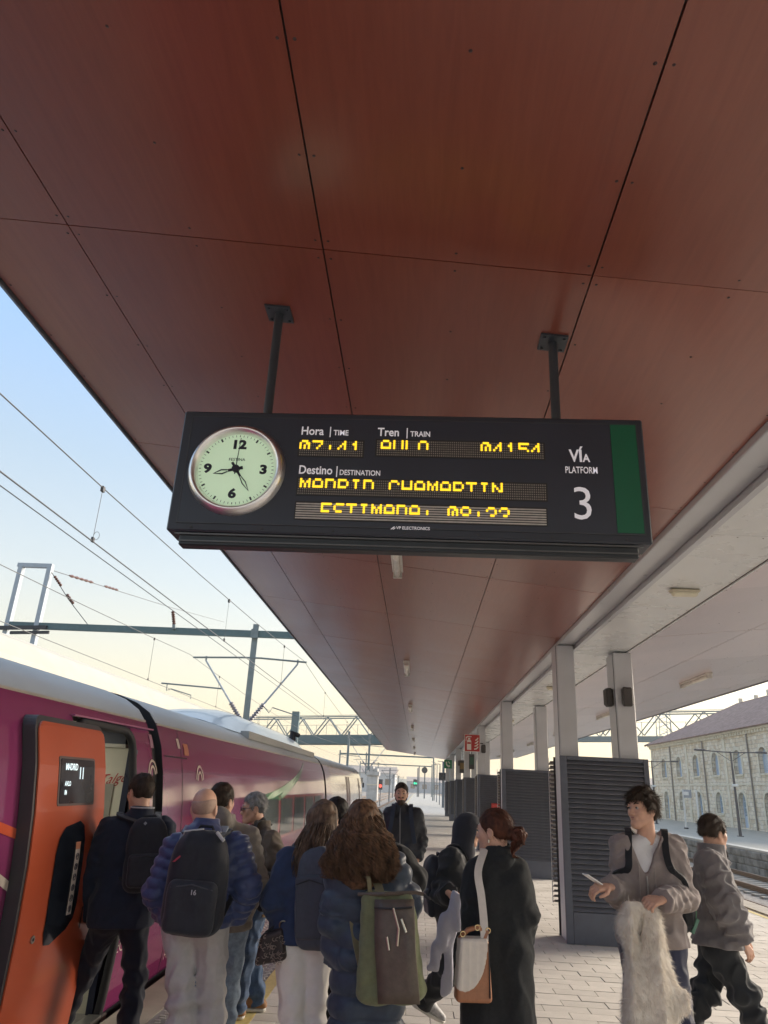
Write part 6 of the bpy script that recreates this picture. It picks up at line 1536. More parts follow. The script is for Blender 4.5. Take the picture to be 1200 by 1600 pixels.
# ---- grey-haired man with glasses
y = 6.6
p = person('grey-haired man with glasses in a brown-grey jacket, blue jeans and tan shoes', W(398,1262,y=y)[0], y, 1.68, -100, hyaw=-112, hp=-6)
J = p.J; J['head'] = Q(396,1263,y=y); J['neck'] = Q(408,1292,y=y+.02); J['shL'] = Q(424,1312,y=y-.16); J['shR'] = Q(398,1308,y=y+.17); J['elL'] = Q(436,1352,y=y-.20); J['wrL'] = Q(404,1342,y=y-.16); J['elR'] = Q(392,1352,y=y+.22); J['wrR'] = Q(384,1336,y=y+.02)
J['pel'] = Q(402,1402,y=y); b0 = J['pel']
J['hipL'] = b0+V3(.0,-.085,-.05); J['hipR'] = b0+V3(-.02,.085,-.05); J['knL'] = Q(386,1478,y=y-.10); J['anL'] = V3(*(Q(372,1545,y=y-.02)[:2]), .09); J['knR'] = Q(388,1475,y=y+.14); J['anR'] = V3(J['anL'][0]+.12, y+.22, .09); J['anL'][1] = y-.02
p.hd = {'L': dict(d=(-1,.1,.1), n=(0,.5,-1), curl=.7), 'R': dict(d=(-.9,-.5,.2), n=(0,0,-1), curl=.6)}
make_body(p); face_parts(p, m_hgrey, glasses=True); short_hair(p, m_hgrey, vol=.015, n=2200, L_=.028, mess=.006)
jt_ = cloth('jacket_taupe', (.13,.105,.082), .8, var=.15); jacket(p, jt_, inf=.030, hem=float(Q(402,1408,y=y)[2]), fold=.011, collar=.055)
MB().tube([b0+V3(.155*math.cos(a), .165*math.sin(a), -.10) for a in np.linspace(0, 2*math.pi, 20)], .022, 6).build('jacket_lining', cloth('lining_tan', (.33,.23,.13)), p.root)
sdf('scarf', lambda P: seg(P, J['neck']+V3(-.035,0,-.05), J['neck']+V3(-.02,0,.03), .085, .062), J['neck']-.16, J['neck']+.14, .009, cloth('scarf_dark', (.02,.02,.025)), p.root)
trousers(p, cloth('jeans_blue', (.06,.10,.18), .85, var=.3), inf=.022, fold=.011); shoes(p, cloth('shoe_tan', (.26,.125,.05), .6), m_wh, size=1.05)
t = thing('shoulder_bag', 'dark crossbody bag with wide black strap worn by the grey-haired man', 'bag', J['pel'])
strap(t, [J['neck']+V3(.05,.10,.02), J['neck']+V3(-.02,-.08,.035), J['shL']*.6+J['neck']*.4+V3(-.085,-.08,-.06), J['pel']*.45+J['neck']*.55+V3(-.18,-.02,0), J['pel']*.75+J['neck']*.25+V3(-.17,.12,0)], .06, .014, cloth('black_web', (.018,.019,.024)), (.3,-1,0))
sdf('bag_body', lambda P: rbx(P, J['pel']+V3(.10,-.20,.08), frame(-100), (.15,.07,.14), .05)+.004*wob(P, 30), J['pel']-.35, J['pel']+.4, .011, MATS['black_web'], t)

# ---- dark-haired man just behind the bald man
y = 5.6
p = person('dark-haired man in a taupe hooded padded jacket and light jeans standing behind the bald man', W(352,1300,y=y)[0], y, 1.72, 28, hyaw=20)
J = p.J; J['head'] = Q(347,1252,y=y); J['neck'] = Q(350,1284,y=y); J['shL'] = Q(310,1305,y=y-.08); J['shR'] = Q(389,1308,y=y+.08); J['elL'] = Q(302,1375,y=y-.1); J['wrL'] = Q(310,1430,y=y); J['elR'] = Q(401,1378,y=y+.12); J['wrR'] = Q(380,1432,y=y+.22); J['pel'] = Q(346,1432,y=y)
J['hipL'] = J['pel']+V3(-.08,-.03,-.05); J['hipR'] = J['pel']+V3(.08,.03,-.05); J['knL'] = Q(318,1525,y=y-.05); J['knR'] = Q(357,1525,y=y+.05); J['anL'] = V3(J['knL'][0]+.0, y-.05, .085); J['anR'] = V3(J['knR'][0]+.0, y+.1, .085)
make_body(p, fine=.006); short_hair(p, m_hdark, vol=.014, n=2200, L_=.022)
jq = cloth('padded_taupe', (.21,.185,.16), .6, var=.12); jacket(p, jq, inf=.034, quilt=.014, qp=.07, fold=.004, hem=float(Q(346,1452,y=y)[2]), collar=.05, hood=(J['neck']-p.fr[1]*.085+V3(0,0,.015), (.13,.085,.095)))
trousers(p, cloth('jeans_light', (.25,.33,.43), .85, var=.25), inf=.020, fold=.011); shoes(p, MATS['shoe_dark'])

# ---- person with black hair mostly hidden between the two women
y = 5.9
p = person('person with smooth black hair and black clothes, mostly hidden between the two long-haired women', W(520,1300,y=y)[0], y, 1.67, 20)
J = p.J; J['head'] = Q(527,1276,y=y); J['neck'] = Q(526,1308,y=y); J['shL'] = Q(496,1325,y=y); J['shR'] = Q(560,1327,y=y+.05)
J['pel'] = Q(520,1432,y=y); J['anL'] = V3(W(505,1640,y=y-.2)[0], y-.1, .085); J['knL'] = Q(510,1540,y=y-.1)
make_body(p, hands=(), fine=.007); m_blk = cloth('black_wool', (.010,.011,.013), .9, bscale=300)
c = J['head']; long_hair(p, m_hblack, [(c+V3(0,-.02,.08), .07, .08), (c+V3(0,-.03,.0), .09, .095), (c+V3(0,-.05,-.12), .10, .08), (c+V3(0,-.07,-.22), .10, .05)], n=350, curl=.003, turns=1, th=.004, seed=5)
jacket(p, m_blk, inf=.03, hem=.75, fold=.008); trousers(p, m_blk, inf=.018); shoes(p, MATS['shoe_dark'])

# ---- person hidden behind the curly-haired woman (a black sleeve shows)
y = 5.3
p = person('person in black behind the curly-haired woman, only one bent sleeve showing', W(592,1330,y=y)[0], y, 1.58, -25)
J = p.J; J['head'] = Q(580,1292,y=y); J['neck'] = Q(586,1322,y=y); J['shL'] = Q(556,1342,y=y); J['shR'] = Q(622,1340,y=y); J['elR'] = Q(647,1374,y=y+.02); J['wrR'] = Q(612,1392,y=y-.16); J['pel'] = Q(590,1440,y=y)
make_body(p, hands=(), fine=.007); short_hair(p, m_hblack, n=500)
jacket(p, m_blk, inf=.034, hem=.80, fold=.005, sleeve=(.062,.058,.060,.050)); trousers(p, m_blk); shoes(p, MATS['shoe_dark'])

# ---- man boarding the train
y = 5.6
p = person('man in a dark navy coat stepping up into the open train door, head turned left', W(200,1420,y=y)[0], y, 1.77, -22, hyaw=-52, hp=-8)
J = p.J; J['head'] = Q(219,1238,y=y); J['neck'] = Q(221,1272,y=y-.02); J['shL'] = Q(170,1296,y=y-.06); J['shR'] = Q(256,1294,y=y+.06); J['elL'] = Q(140,1375,y=y-.05); J['wrL'] = Q(140,1440,y=y+.05); J['elR'] = Q(264,1372,y=y+.08); J['wrR'] = Q(240,1425,y=y+.22)
J['pel'] = Q(192,1416,y=y-.02); J['hipL'] = Q(172,1432,y=y-.04); J['hipR'] = Q(210,1432,y=y+.02); J['knR'] = Q(212,1520,y=y+.04); J['anR'] = V3(*(Q(203,1590,y=y+.05)[:2]), .09); J['knL'] = Q(140,1500,y=y+.12); J['anL'] = Q(100,1588,y=y+.24)
J['knR'] = (J['hipR']+J['anR'])/2+V3(.02,.03,0); p.feet = (-40, -20)
make_body(p, hands=('R',), fine=.0052); short_hair(p, m_hdark, vol=.013, n=2600, L_=.02)
m_nav = cloth('coat_navy', (.018,.024,.045), .85, var=.15)
jacket(p, m_nav, inf=.034, hem=float(Q(190,1446,y=y)[2]), fold=.008, collar=.055, flare=.005, hemr=-.005)
MB().tube([J['neck']+V3(.083*math.cos(a), .083*math.sin(a), .045) for a in np.linspace(math.pi*.95, math.pi*2.1, 14)], .006, 5).build('collar_edge', cloth('collar_white', (.42,.43,.46)), p.root)
trousers(p, cloth('trouser_navy', (.012,.015,.028), .85), inf=.016, fold=.009, ra=(.088,.060,.060,.050)); shoes(p, MATS['shoe_dark'])
bpm = cloth('pack_black', (.018,.020,.028), .65, var=.2); bpm2 = cloth('pack_black2', (.024,.027,.036), .6, var=.2)
A = frame(-14, 0, -4); A = np.array([A[0], -A[1], A[2]])
t, L = backpack('slim black backpack worn by the man stepping into the train', Q(229,1335,y=y-.20), A, .29, .47, .13, bpm, bpm2, (.78,.45,.03,-.2), p)
MB().prism([(0,.012),(.012,0),(0,-.012),(-.012,0)], L(-.02,.045,.20), A[0], A[2], A[1], .012).build('diamond_badge', mat('badge_grey', (.30,.32,.36), .5), t)
MB().tube([L(.13+.012*math.cos(a), .04, -.0+.018*math.sin(a)) for a in np.linspace(0, 6.28, 14)], .004, 5).build('strap_ring', mat('ring_pale', (.6,.6,.62), .3, metal=.5), t)

# ---- bald man
y = 4.85
p = person('bald man seen from behind in a navy quilted puffer jacket and light grey trousers', W(312,1440,y=y)[0], y, 1.71, -6, hyaw=4)
J = p.J; J['head'] = Q(320,1262,y=y); J['neck'] = Q(321,1298,y=y-.02); J['shL'] = Q(275,1326,y=y-.02); J['shR'] = Q(369,1324,y=y+.02); J['elL'] = Q(247,1392,y=y-.04); J['wrL'] = Q(264,1438,y=y+.10); J['elR'] = Q(386,1388,y=y); J['wrR'] = Q(364,1438,y=y+.12)
J['pel'] = Q(306,1432,y=y); J['hipL'] = Q(284,1458,y=y); J['hipR'] = Q(330,1458,y=y); J['knL'] = Q(284,1575,y=y); J['knR'] = Q(330,1578,y=y+.05); J['anL'] = V3(J['knL'][0]-.0, y-.03, .09); J['anR'] = V3(J['knR'][0]+.03, y+.06, .09)
make_body(p, hands=())
c, A = J['head'], p.hf
o = sdf('hair_stubble', lambda P: smax(smax(ell(P, c+A.T@V3(0,-.016,.026), (.0772,.0970,.0905), A), ((P-c)@A[2].astype(f32)-.045-.02*wob(P, 20)), .01), (-.055-(P-c)@A[2].astype(f32)), .01)+np.where((P-c)@A[1].astype(f32) > .0, .02, 0), c-.14, c+.14, .005, m_stub, p.root)
m_puf = cloth('puffer_navy', (.050,.068,.160), .38, var=.15, bump=.2, bscale=120)
jacket(p, m_puf, inf=.036, quilt=.020, qp=.058, fold=.004, hem=float(Q(300,1446,y=y)[2]), collar=.075, cut=.0, sleeve=(.054,.050,.052,.044), hood=(J['neck']-p.fr[1]*.055+V3(0,0,-.012), (.120,.095,.070)))
trousers(p, cloth('trouser_grey', (.46,.44,.43), .85, var=.06), inf=.018, fold=.012, ra=(.086,.066,.062,.052)); shoes(p, MATS['shoe_dark'])
A = frame(-4, 4, 2); A = np.array([A[0], -A[1], A[2]])
t, L = backpack('large black backpack with grey strap tops worn by the bald man', Q(308,1378,y=y-.26), A, .355, .56, .20, bpm, bpm2, (.80,.50,.045,-.2), p, zip_m=mat('zip_dk', (.05,.05,.06), .5))
mg = cloth('strap_grey', (.30,.34,.40), .6)
for s_, g_ in (('L', -1), ('R', 1)):
    sh = J['sh'+s_]*.62+J['neck']*.38; strap(t, [hug(p, sh+V3(0,-.14,-.03), .03), hug(p, sh+V3(0,-.085,.04), .026), hug(p, sh+V3(0,-.01,.09), .024)], .045, .016, mg, (1,0,0), 'strap_top')
MB().tube([L(-.13,-.02,.20), L(-.11,.02,.265), L(0,.02,.285)], .005, 5).build('piping', mat('pipe_grey', (.5,.5,.5), .4), t); MB().tube([L(.08,.03,.275), L(.13,.05,.235)], .010, 6).build('buckle', mat('pipe_grey', (.5,.5,.5), .4), t)
MB().prism([(0,0),(.014,.0),(.05,.035),(.036,.035)], L(-.14,.07,.11), A[0], A[2], A[1], .02).build('red_tag', mat('tag_red', (.30,.03,.06), .5), t)
mb = MB(); text(mb, '16', .035, L(.0,.156,-.035), A[0], A[2], A[1], .002, .001); mb.build('logo', mat('logo_pale', (.4,.4,.42), .5), t)

# ---- woman with white trousers
y = 5.0
p = person('woman with long straight brown hair, navy jumper and white trousers', W(478,1460,y=y)[0], y, 1.64, 28, hyaw=48, hr=-6, w=.90)
J = p.J; J['head'] = Q(507,1287,y=y); J['neck'] = Q(499,1325,y=y); J['shL'] = Q(453,1345,y=y-.07); J['shR'] = Q(530,1347,y=y+.08); J['elL'] = Q(430,1408,y=y-.06); J['wrL'] = Q(452,1455,y=y+.10); J['elR'] = Q(545,1410,y=y+.15); J['wrR'] = Q(535,1450,y=y+.3)
J['pel'] = Q(474,1462,y=y); J['hipL'] = Q(456,1490,y=y-.02); J['hipR'] = Q(494,1490,y=y+.02); J['knL'] = Q(456,1600,y=y-.02); J['knR'] = Q(490,1602,y=y+.04); J['anL'] = V3(J['knL'][0], y-.05, .09); J['anR'] = V3(J['knR'][0]+.02, y+.1, .09)
make_body(p, fine=.006)
c = J['head']; fr = p.fr
long_hair(p, m_hbrown, [(c+V3(.0,.0,.085), .07, .075), (c+V3(-.01,-.02,.0), .088, .10), (J['neck']+V3(-.03,-.06,.04), .11, .095), (J['neck']+V3(-.075,-.10,-.07), .12, .075), (J['neck']+V3(-.09,-.12,-.16), .10, .05)], n=800, curl=.006, turns=1.6, th=.0038, seed=11)
m_jump = cloth('jumper_navy', (.030,.048,.105), .9, var=.12); jacket(p, m_jump, inf=.034, hem=float(Q(475,1472,y=y)[2]), fold=.008, sleeve=(.056,.056,.058,.042), collar=.03)
trousers(p, cloth('trouser_white', (.86,.82,.77), .8, var=.04), inf=.012, fold=.008, ra=(.094,.064,.058,.050)); shoes(p, MATS['shoe_dark'])
A = frame(22, 0, -5); A = np.array([A[0], -A[1], A[2]])
m_pg = cloth('pack_grey', (.075,.085,.11), .75, var=.12); backpack('tall dark grey backpack worn by the woman in white trousers', Q(497,1402,y=y-.16), A, .29, .56, .17, m_pg, cloth('pack_grey2', (.065,.072,.09), .7), (.74,.60,.022,-.08), p)
t = thing('handbag', 'small dark patterned handbag hanging from the forearm of the woman in white trousers', 'handbag', Q(424,1475,y=y-.1))
hc = Q(426,1478,y=y-.12); m_hb = mat('bag_print', (.035,.025,.025), .5, var=.2, scale=60)
sdf('bag_body', lambda P: rbx((P-hc.astype(f32))/np.stack([np.interp(P[:, 2]-hc[2], [-.1,.1], [1.0,.62]), np.ones(len(P)), np.ones(len(P))], 1).astype(f32)-np.array([.02,0,0], f32)*((P[:, 2:3]-hc[2])/.1), (0,0,0), frame(0, 0, -14), (.098,.045,.088), .028)+.002*wob(P, 50), hc-.18, hc+.18, .008, m_hb, t)
MB().tube([hc+V3(-.07,.0,-.02), hc+V3(-.045,.0,.07), hc+V3(.03,.02,.12), hc+V3(.06,.02,.10), hc+V3(.07,0,.05)], .008, 7).build('handle', m_rub, t); MB().tube([hc+V3(.055+.022*math.cos(a), -.02, .115+.022*math.sin(a)) for a in np.linspace(0, 6.28, 14)], .005, 5).build('ring', mat('ring_bronze', (.25,.20,.14), .35, metal=.8), t)
mb = MB(); r_ = random.Random(3)
for k in range(46):
    a = hc+V3(r_.uniform(-.07,.08), -.066, r_.uniform(-.09,.06)); an_ = r_.uniform(0, 3.1)
    mb.tube([a+V3(.012*math.cos(an_+t_), 0, .012*math.sin(an_+t_)*.8) for t_ in np.linspace(0, 3.5, 5)], .0022, 3)
mb.build('print_scrolls', mat('scroll_pale', (.26,.21,.18), .6), t)['kind'] = 'stuff'

# ---- curly-haired woman
y = 4.6
p = person('woman with long curly brown hair and a long navy quilted coat seen from behind', W(570,1450,y=y)[0], y, 1.68, 8, hyaw=10, w=.92)
J = p.J; J['head'] = Q(568,1288,y=y); J['neck'] = Q(570,1328,y=y); J['shL'] = Q(535,1358,y=y-.02); J['shR'] = Q(614,1356,y=y+.04); J['elL'] = Q(524,1432,y=y-.04); J['wrL'] = Q(526,1500,y=y+.02); J['elR'] = Q(634,1410,y=y+.06); J['wrR'] = Q(626,1440,y=y+.28)
J['pel'] = Q(576,1490,y=y); J['hipL'] = J['pel']+V3(-.09,0,-.05); J['hipR'] = J['pel']+V3(.09,.02,-.05); J['anL'] = V3(J['pel'][0]-.10, y, .09); J['anR'] = V3(J['pel'][0]+.12, y+.08, .09); J['knL'] = (J['hipL']+J['anL'])/2+V3(0,.03,0); J['knR'] = (J['hipR']+J['anR'])/2+V3(0,.03,0)
make_body(p, hands=(), fine=.007)
m_puf2 = cloth('puffer_slate', (.042,.058,.088), .42, var=.15, bump=.2, bscale=120)
jacket(p, m_puf2, inf=.034, quilt=.030, qp=.115, fold=.004, hem=.36, long=(J['pel'][0]+.0, y+.02, .40), flare=.0, sleeve=(.058,.056,.058,.050), hood=(J['neck']-p.fr[1]*.09+V3(.02,0,-.03), (.135,.075,.10)), collar=.04, cut=.0)
c = J['head']; n0 = J['neck']
long_hair(p, m_hcurl, [(c+V3(0,.0,.098), .056, .06), (c+V3(-.0,-.01,.055), .094, .100), (c+V3(-.005,-.03,-.02), .114, .112), (n0+V3(-.01,-.065,.085), .142, .112), (n0+V3(-.012,-.10,.01), .172, .100), (n0+V3(-.015,-.13,-.07), .198, .088), (n0+V3(-.02,-.145,-.145), .185, .070)], n=4200, segs=34, curl=.024, turns=4.6, th=.0034, basek=.62, locks=330, seed=21, capvol=.020)
trousers(p, m_blk, inf=.012); shoes(p, MATS['shoe_dark'])
# her olive bag
t = thing('tote_backpack', 'olive green canvas bag with a brown leather flap behind the curly-haired woman', 'bag', Q(608,1480,y=y-.2))
m_ol = cloth('canvas_olive', (.165,.180,.095), .85, var=.15, bscale=250); m_lea = mat('leather_brown', (.115,.088,.066), .5, var=.2, scale=25, bump=.2, bscale=90); m_ols = cloth('strap_olive', (.20,.175,.095), .7)
bc = Q(608,1478,y=y-.24); A = frame(12, 0, -5); A = np.array([A[0], -A[1], A[2]]); L = lambda x, yy_, z: bc+A.T@V3(x, yy_, z)
def bagf(P):
    q = (P-bc)@A.T.astype(f32); k = np.interp(q[:, 2], [-.28,-.2,.0,.2,.26], [1.0,1.08,.98,.86,.90]); q[:, 0] = q[:, 0]/k; q[:, 1] = q[:, 1]/np.interp(q[:, 2], [-.25,0,.25], [1.1,.95,.55])
    return rbx(q, (0,0,0), np.eye(3), (.166,.080,.255), .055)+.009*wob(P, 18, 2)+.006*wob(P, 42, 1)
sdf('bag_body', bagf, bc-.36, bc+.36, .0105, m_ol, t)
zs_ = np.linspace(.225, -.235, 9); fl_ = MB()
for i, z in enumerate(zs_):
    for k, x in enumerate(np.linspace(-.055, .160, 5)): fl_.v.append(tuple(L(x+.015*(i/8.), .112-.05*max(0, z)/.25+.006*math.sin(3*x*9+i), z)))
for i in range(8):
    for k in range(4): a = i*5+k; fl_.f.append((a, a+5, a+6, a+1))
o = fl_.build('leather_flap', m_lea, t, smooth=True); md = o.modifiers.new('t', 'SOLIDIFY'); md.thickness = .008
MB().tube([L(-.05,.09,.19), L(.04,.10,.185), L(.155,.085,.19)], .005, 5).build('flap_seam', m_rub, t)
MB().tube([L(-.16,.01,.245), L(0,.055,.25), L(.16,.01,.25), L(.20,-.0,.24)], .010, 6).build('top_rim', m_lea, t); MB().tube([L(.19,0,.245), L(.235,.0,.215)], .007, 5).build('zip_pull', m_rub, t)
for z in (.055, .03): pass
cl = MB()
for k, (a, b_) in enumerate((((.06,.19),(.085,.10)),((.085,.10),(.075,.02)),((.10,.14),(.125,.08)),((.02,.06),(.03,.0)))): cl.tube([L(a[0],.118,a[1]), L(b_[0],.125,b_[1])], .0065, 6)
cl.build('metal_clips', mat('clip_metal', (.5,.45,.36), .3, metal=.9), t)['kind'] = 'stuff'
shr = J['shR']*.55+J['neck']*.45
strap(t, [L(-.03,.03,.25), shr+V3(-.02,-.13,-.05), shr+V3(-.01,-.07,.075), shr+V3(0,.05,.08)], .045, .008, m_ols, (1,0,0)); strap(t, [L(-.09,.02,.235), L(-.10,.02,.33), shr+V3(-.10,-.10,-.10), shr+V3(-.03,-.07,.07)], .022, .006, m_ols, (1,0,0))
strap(t, [L(-.16,-.02,-.10), L(-.205,-.06,.04), L(-.235,-.10,.16)], .040, .008, m_ols, (1,.3,0)); 

# ---- hooded person bending over
y = 6.5
p = person('person in a black hood leaning forward, holding a light grey garment', W(715,1450,y=y)[0], y, 1.66, 84, hyaw=75, hp=-15)
J = p.J; J['head'] = Q(733,1296,y=y); J['neck'] = Q(724,1325,y=y); J['shL'] = Q(716,1340,y=y+.15); J['shR'] = Q(706,1344,y=y-.15); J['elR'] = Q(694,1400,y=y-.18); J['wrR'] = Q(712,1388,y=y-.22); J['elL'] = Q(720,1395,y=y+.2); J['wrL'] = Q(745,1400,y=y+.1)
J['wrR'] = Q(703,1397,y=y-.30); J['elR'] = Q(690,1392,y=y-.10)
J['pel'] = Q(712,1440,y=y); J['hipR'] = Q(714,1452,y=y-.08); J['hipL'] = Q(718,1450,y=y+.08); J['knR'] = Q(706,1512,y=y-.08); J['anR'] = Q(664,1560,y=y+.2); J['knL'] = Q(752,1510,y=y+.1); J['anL'] = V3(W(765,1560,y=y+.1)[0], y+.1, .085)
p.pitch = {'R': -.45}; p.hd = {'R': dict(d=(.75,-.2,-.5), n=(.1,.6,-.8), curl=.9), 'L': dict(d=(1,0,-.3), n=(0,0,-1), curl=.5)}; p.feet = (85, 82)
make_body(p); face_parts(p)
c, A = J['head'], p.hf
hd_ = cloth('hood_black', (.026,.028,.040), .85)
def hoodf(P):
    o = ell(P, c+A.T@V3(0,-.018,.012), (.100,.118,.120), A); i = ell(P, c+A.T@V3(0,.085,-.012), (.082,.125,.112), A); o = smin(o, seg(P, c+A.T@V3(0,-.05,-.06), J['neck']-V3(0,0,.03), .085, .10), .04); return smax(o, -i, .010)+.006*wob(P, 26)+.008*(np.abs(wob(P, 18, 3))-.3)
sdf('hood', hoodf, c-.24, c+.2, .0075, hd_, p.root); short_hair(p, m_hdark, vol=.008, n=900, L_=.05, fringe=.018)
jacket(p, cloth('jacket_black', (.017,.019,.023), .7), inf=.038, hem=float(Q(712,1452,y=y)[2]), fold=.011, collar=0, sleeve=(.064,.058,.056,.046), cut=.004)
trousers(p, cloth('trouser_black', (.012,.014,.018), .85), inf=.028, fold=.011, ra=(.086,.072,.064,.052)); shoes(p, mat('trainer_grey', (.42,.41,.42), .6, var=.35, scale=40), m_wh, size=1.12, socks=cloth('sock_dark', (.05,.05,.05)))
A2 = frame(80, 10); A2 = np.array([A2[0], -A2[1], A2[2]])
backpack('black backpack humped on the back of the hooded leaning person', Q(683,1385,y=y-.02), A2, .30, .46, .18, bpm, bpm2, (.8,.45,.03,-.2), p)
t = thing('grey_garment', 'light grey garment dangling from the hand of the hooded person', 'garment', Q(700,1450,y=y-.32))
g0 = Q(713,1398,y=y-.36); m_gar = cloth('jersey_grey', (.44,.44,.52), .85, var=.05)
def gar(P):
    d = seg(P, g0, Q(697,1450,y=y-.36), .030, .062, (0,1,0), .6); d = smin(d, seg(P, Q(697,1445,y=y-.36), Q(676,1510,y=y-.36), .060, .040, (0,1,0), .6), .04); d = smin(d, seg(P, Q(704,1440,y=y-.34), Q(697,1550,y=y-.34), .045, .034, (0,1,0), .6), .02); d = smin(d, seg(P, Q(716,1402,y=y-.38), Q(716,1445,y=y-.38), .034, .038, (0,1,0), .6), .02)
    u = P[:, 0]*62+P[:, 2]*12; return d+.010*np.sin(u+1.5*wob(P, 9))+.004*wob(P, 35)
sdf('cloth', gar, g0+V3(-.42,-.16,-1.0), g0+V3(.16,.16,.08), .0095, m_gar, t)

# ---- woman in the long black coat
y = 4.7
p = person('woman with auburn hair in a low bun wearing a long black coat', W(775,1450,y=y)[0], y, 1.70, -12, hyaw=-62, hp=-4, w=.92)
J = p.J; J['head'] = Q(771,1298,y=y); J['neck'] = Q(779,1335,y=y); J['shL'] = Q(750,1362,y=y-.03); J['shR'] = Q(805,1362,y=y+.03); J['elL'] = Q(744,1434,y=y-.02); J['wrL'] = Q(750,1475,y=y+.12); J['elR'] = Q(819,1430,y=y+.02); J['wrR'] = Q(812,1478,y=y+.16)
J['pel'] = Q(775,1480,y=y); J['hipL'] = J['pel']+V3(-.09,-.01,-.05); J['hipR'] = J['pel']+V3(.09,.01,-.05); J['anL'] = V3(J['pel'][0]-.08, y, .09); J['anR'] = V3(J['pel'][0]+.10, y+.1, .09); J['knL'] = (J['hipL']+J['anL'])/2; J['knR'] = (J['hipR']+J['anR'])/2
p.skin = mat('skin_fair', (.56,.33,.24), .5, var=.06, scale=14, spec=.35)
make_body(p, hands=('L',)); face_parts(p, m_haub)
jacket(p, cloth('coat_black', (.018,.020,.022), .95, var=.25, bump=.5, bscale=260, sheen=.1, scale=60), inf=.028, fold=.007, hem=.24, long=(J['pel'][0]+.02, y+.02, .26), flare=.01, collar=.05, colr=.078, sleeve=(.054,.056,.060,.052), cut=.0)
sdf('lapel', lambda P: smax(seg(P, J['neck']+V3(.01,-.01,-.03), J['neck']+V3(.0,.0,.035), .088, .070), -seg(P, J['neck'], J['neck']+V3(0,0,.2), .060, .066), .005)+.003*wob(P, 30), J['neck']-.2, J['neck']+.16, .009, MATS['coat_black'], p.root)
c, A = J['head'], p.hf; L = lambda x, yy_, z: c+A.T@V3(x, yy_, z)
def aub(P):
    q = (P-c)@A.T.astype(f32); d = ell(P, L(0,-.018,.030), (.084,.104,.098), A)+.0015*np.sin(q[:, 0]*260+q[:, 2]*60)+.002*wob(P, 70)
    line = np.interp(q[:, 1], [-.12,-.05,-.01,.02,.05,.075], [-.075,-.075,-.03,-.010,.02,.058]); d = smax(d, line-q[:, 2], .010); e = ell(P, L(-.083,-.006,-.014), (.016,.020,.030), A); return smax(d, -e, .006)
V, Fq = surf(aub, c-.16, c+.16, .005)
bun = L(.012,-.150,-.030)
V2, F2 = surf(lambda P: smin(ell(P, bun, (.048,.040,.048), A)+.006*np.sin(np.sqrt(((P-bun)**2).sum(1))*0+((P-bun)@A[0].astype(f32))*120+((P-bun)@A[2].astype(f32))*70)+.006*wob(P, 90), seg(P, L(0,-.10,-.01), bun, .040, .030), .02), bun-.11, bun+.11, .005)
r = np.random.default_rng(4); n = 160; az = r.uniform(0, 6.28, n); tt = np.linspace(0, 1, 12); path = bun+np.stack([np.stack([.046*np.cos(az+5*t)*(1-.2*t)+.01*r.normal(0,1,n)*t, .04*np.sin(az*1.7+5*t)*(1-.1*t), .046*np.sin(az+5*t)-.07*t*(az > 3.4)], 1) for t in tt], 1)@A
w_ = .0028; tan = np.gradient(path, axis=1); s1 = np.cross(tan, V3(.3,.2,1)); s1 /= np.linalg.norm(s1, axis=2)[..., None]+1e-9; s2 = np.cross(tan/(np.linalg.norm(tan, axis=2)[..., None]+1e-9), s1)
Vn = np.stack([path+w_*(s1*math.cos(a)+s2*math.sin(a)) for a in (0, 2.09, 4.19)], 2).reshape(-1, 3); b = (np.arange(n)[:, None]*12+np.arange(11)[None, :]).ravel()[:, None]*3; F3 = np.concatenate([np.concatenate([b+k, b+(k+1) % 3, b+3+(k+1) % 3, b+3+k], 1) for k in range(3)])
N_ = vnormals(V, Fq)
def df(P0, nn): g_ = (bun-P0); t_ = g_-nn*(nn*g_).sum(1)[:, None]; return t_/(np.linalg.norm(t_, axis=1)[:, None]+1e-9)*1.6+nn*.05
V4, F4 = strands(V, N_, df, 1800, .05, .0012, 9, 2)
V, Fq = join_vf([(V, Fq), (V2, F2), (Vn, F3), (V4, F4)]); mesh_np('hair', V, Fq, m_haub, p.root)
MB().tube([L(-.083,.000,-.046), L(-.083,.000,-.062)], .006, 8).build('earring', mat('earring', (.75,.7,.6), .2, metal=.6), p.root)
t = thing('shoulder_bag', 'cream and tan leather bag hanging beside the woman in the black coat', 'bag', Q(738,1515,y=y-.2))
bc = Q(739,1514,y=y-.22); A = frame(-8); L = lambda x, yy_, z: bc+A.T@V3(x, yy_, z); m_cr = mat('leather_cream', (.66,.60,.52), .5, var=.06, scale=30, bump=.1); m_tan = mat('leather_tan', (.36,.155,.075), .45, var=.15, scale=30, bump=.15)
def bk(P, e=0.0): q = (P-bc)@A.T.astype(f32); k = np.interp(q[:, 2], [-.17,.12], [1.0,.80]); q[:, 0] /= k; return rbx(q, (0,0,0), np.eye(3), (.100+e,.050+e,.148+e), .022)
sdf('bag_body', bk, bc-.2, bc+.2, .0075, m_tan, t)
def crf(P): q = (P-bc)@A.T.astype(f32); d = bk(P, .004); return smax(d, np.maximum(np.sqrt(((q[:, 0]+.055)/.125)**2+((q[:, 2]-.13)/.225)**2)-1, 0)*.12-.0005, .002)
sdf('cream_panel', crf, bc-.2, bc+.2, .0055, m_cr, t)
MB().tube([L(-.075,0,.14), L(-.03,-.01,.185), L(.03,-.01,.20), L(.075,0,.15)], .013, 8).build('handle', m_tan, t, smooth=True)
mb = MB()
for x, z in ((-.06,.165), (.02,.198), (.078,.185)): mb.tube([L(x+.013*math.cos(a), -.02, z+.013*math.sin(a)) for a in np.linspace(0, 6.28, 12)], .0035, 5)
mb.build('rings', mat('brass', (.6,.45,.25), .25, metal=.9), t)['kind'] = 'stuff'
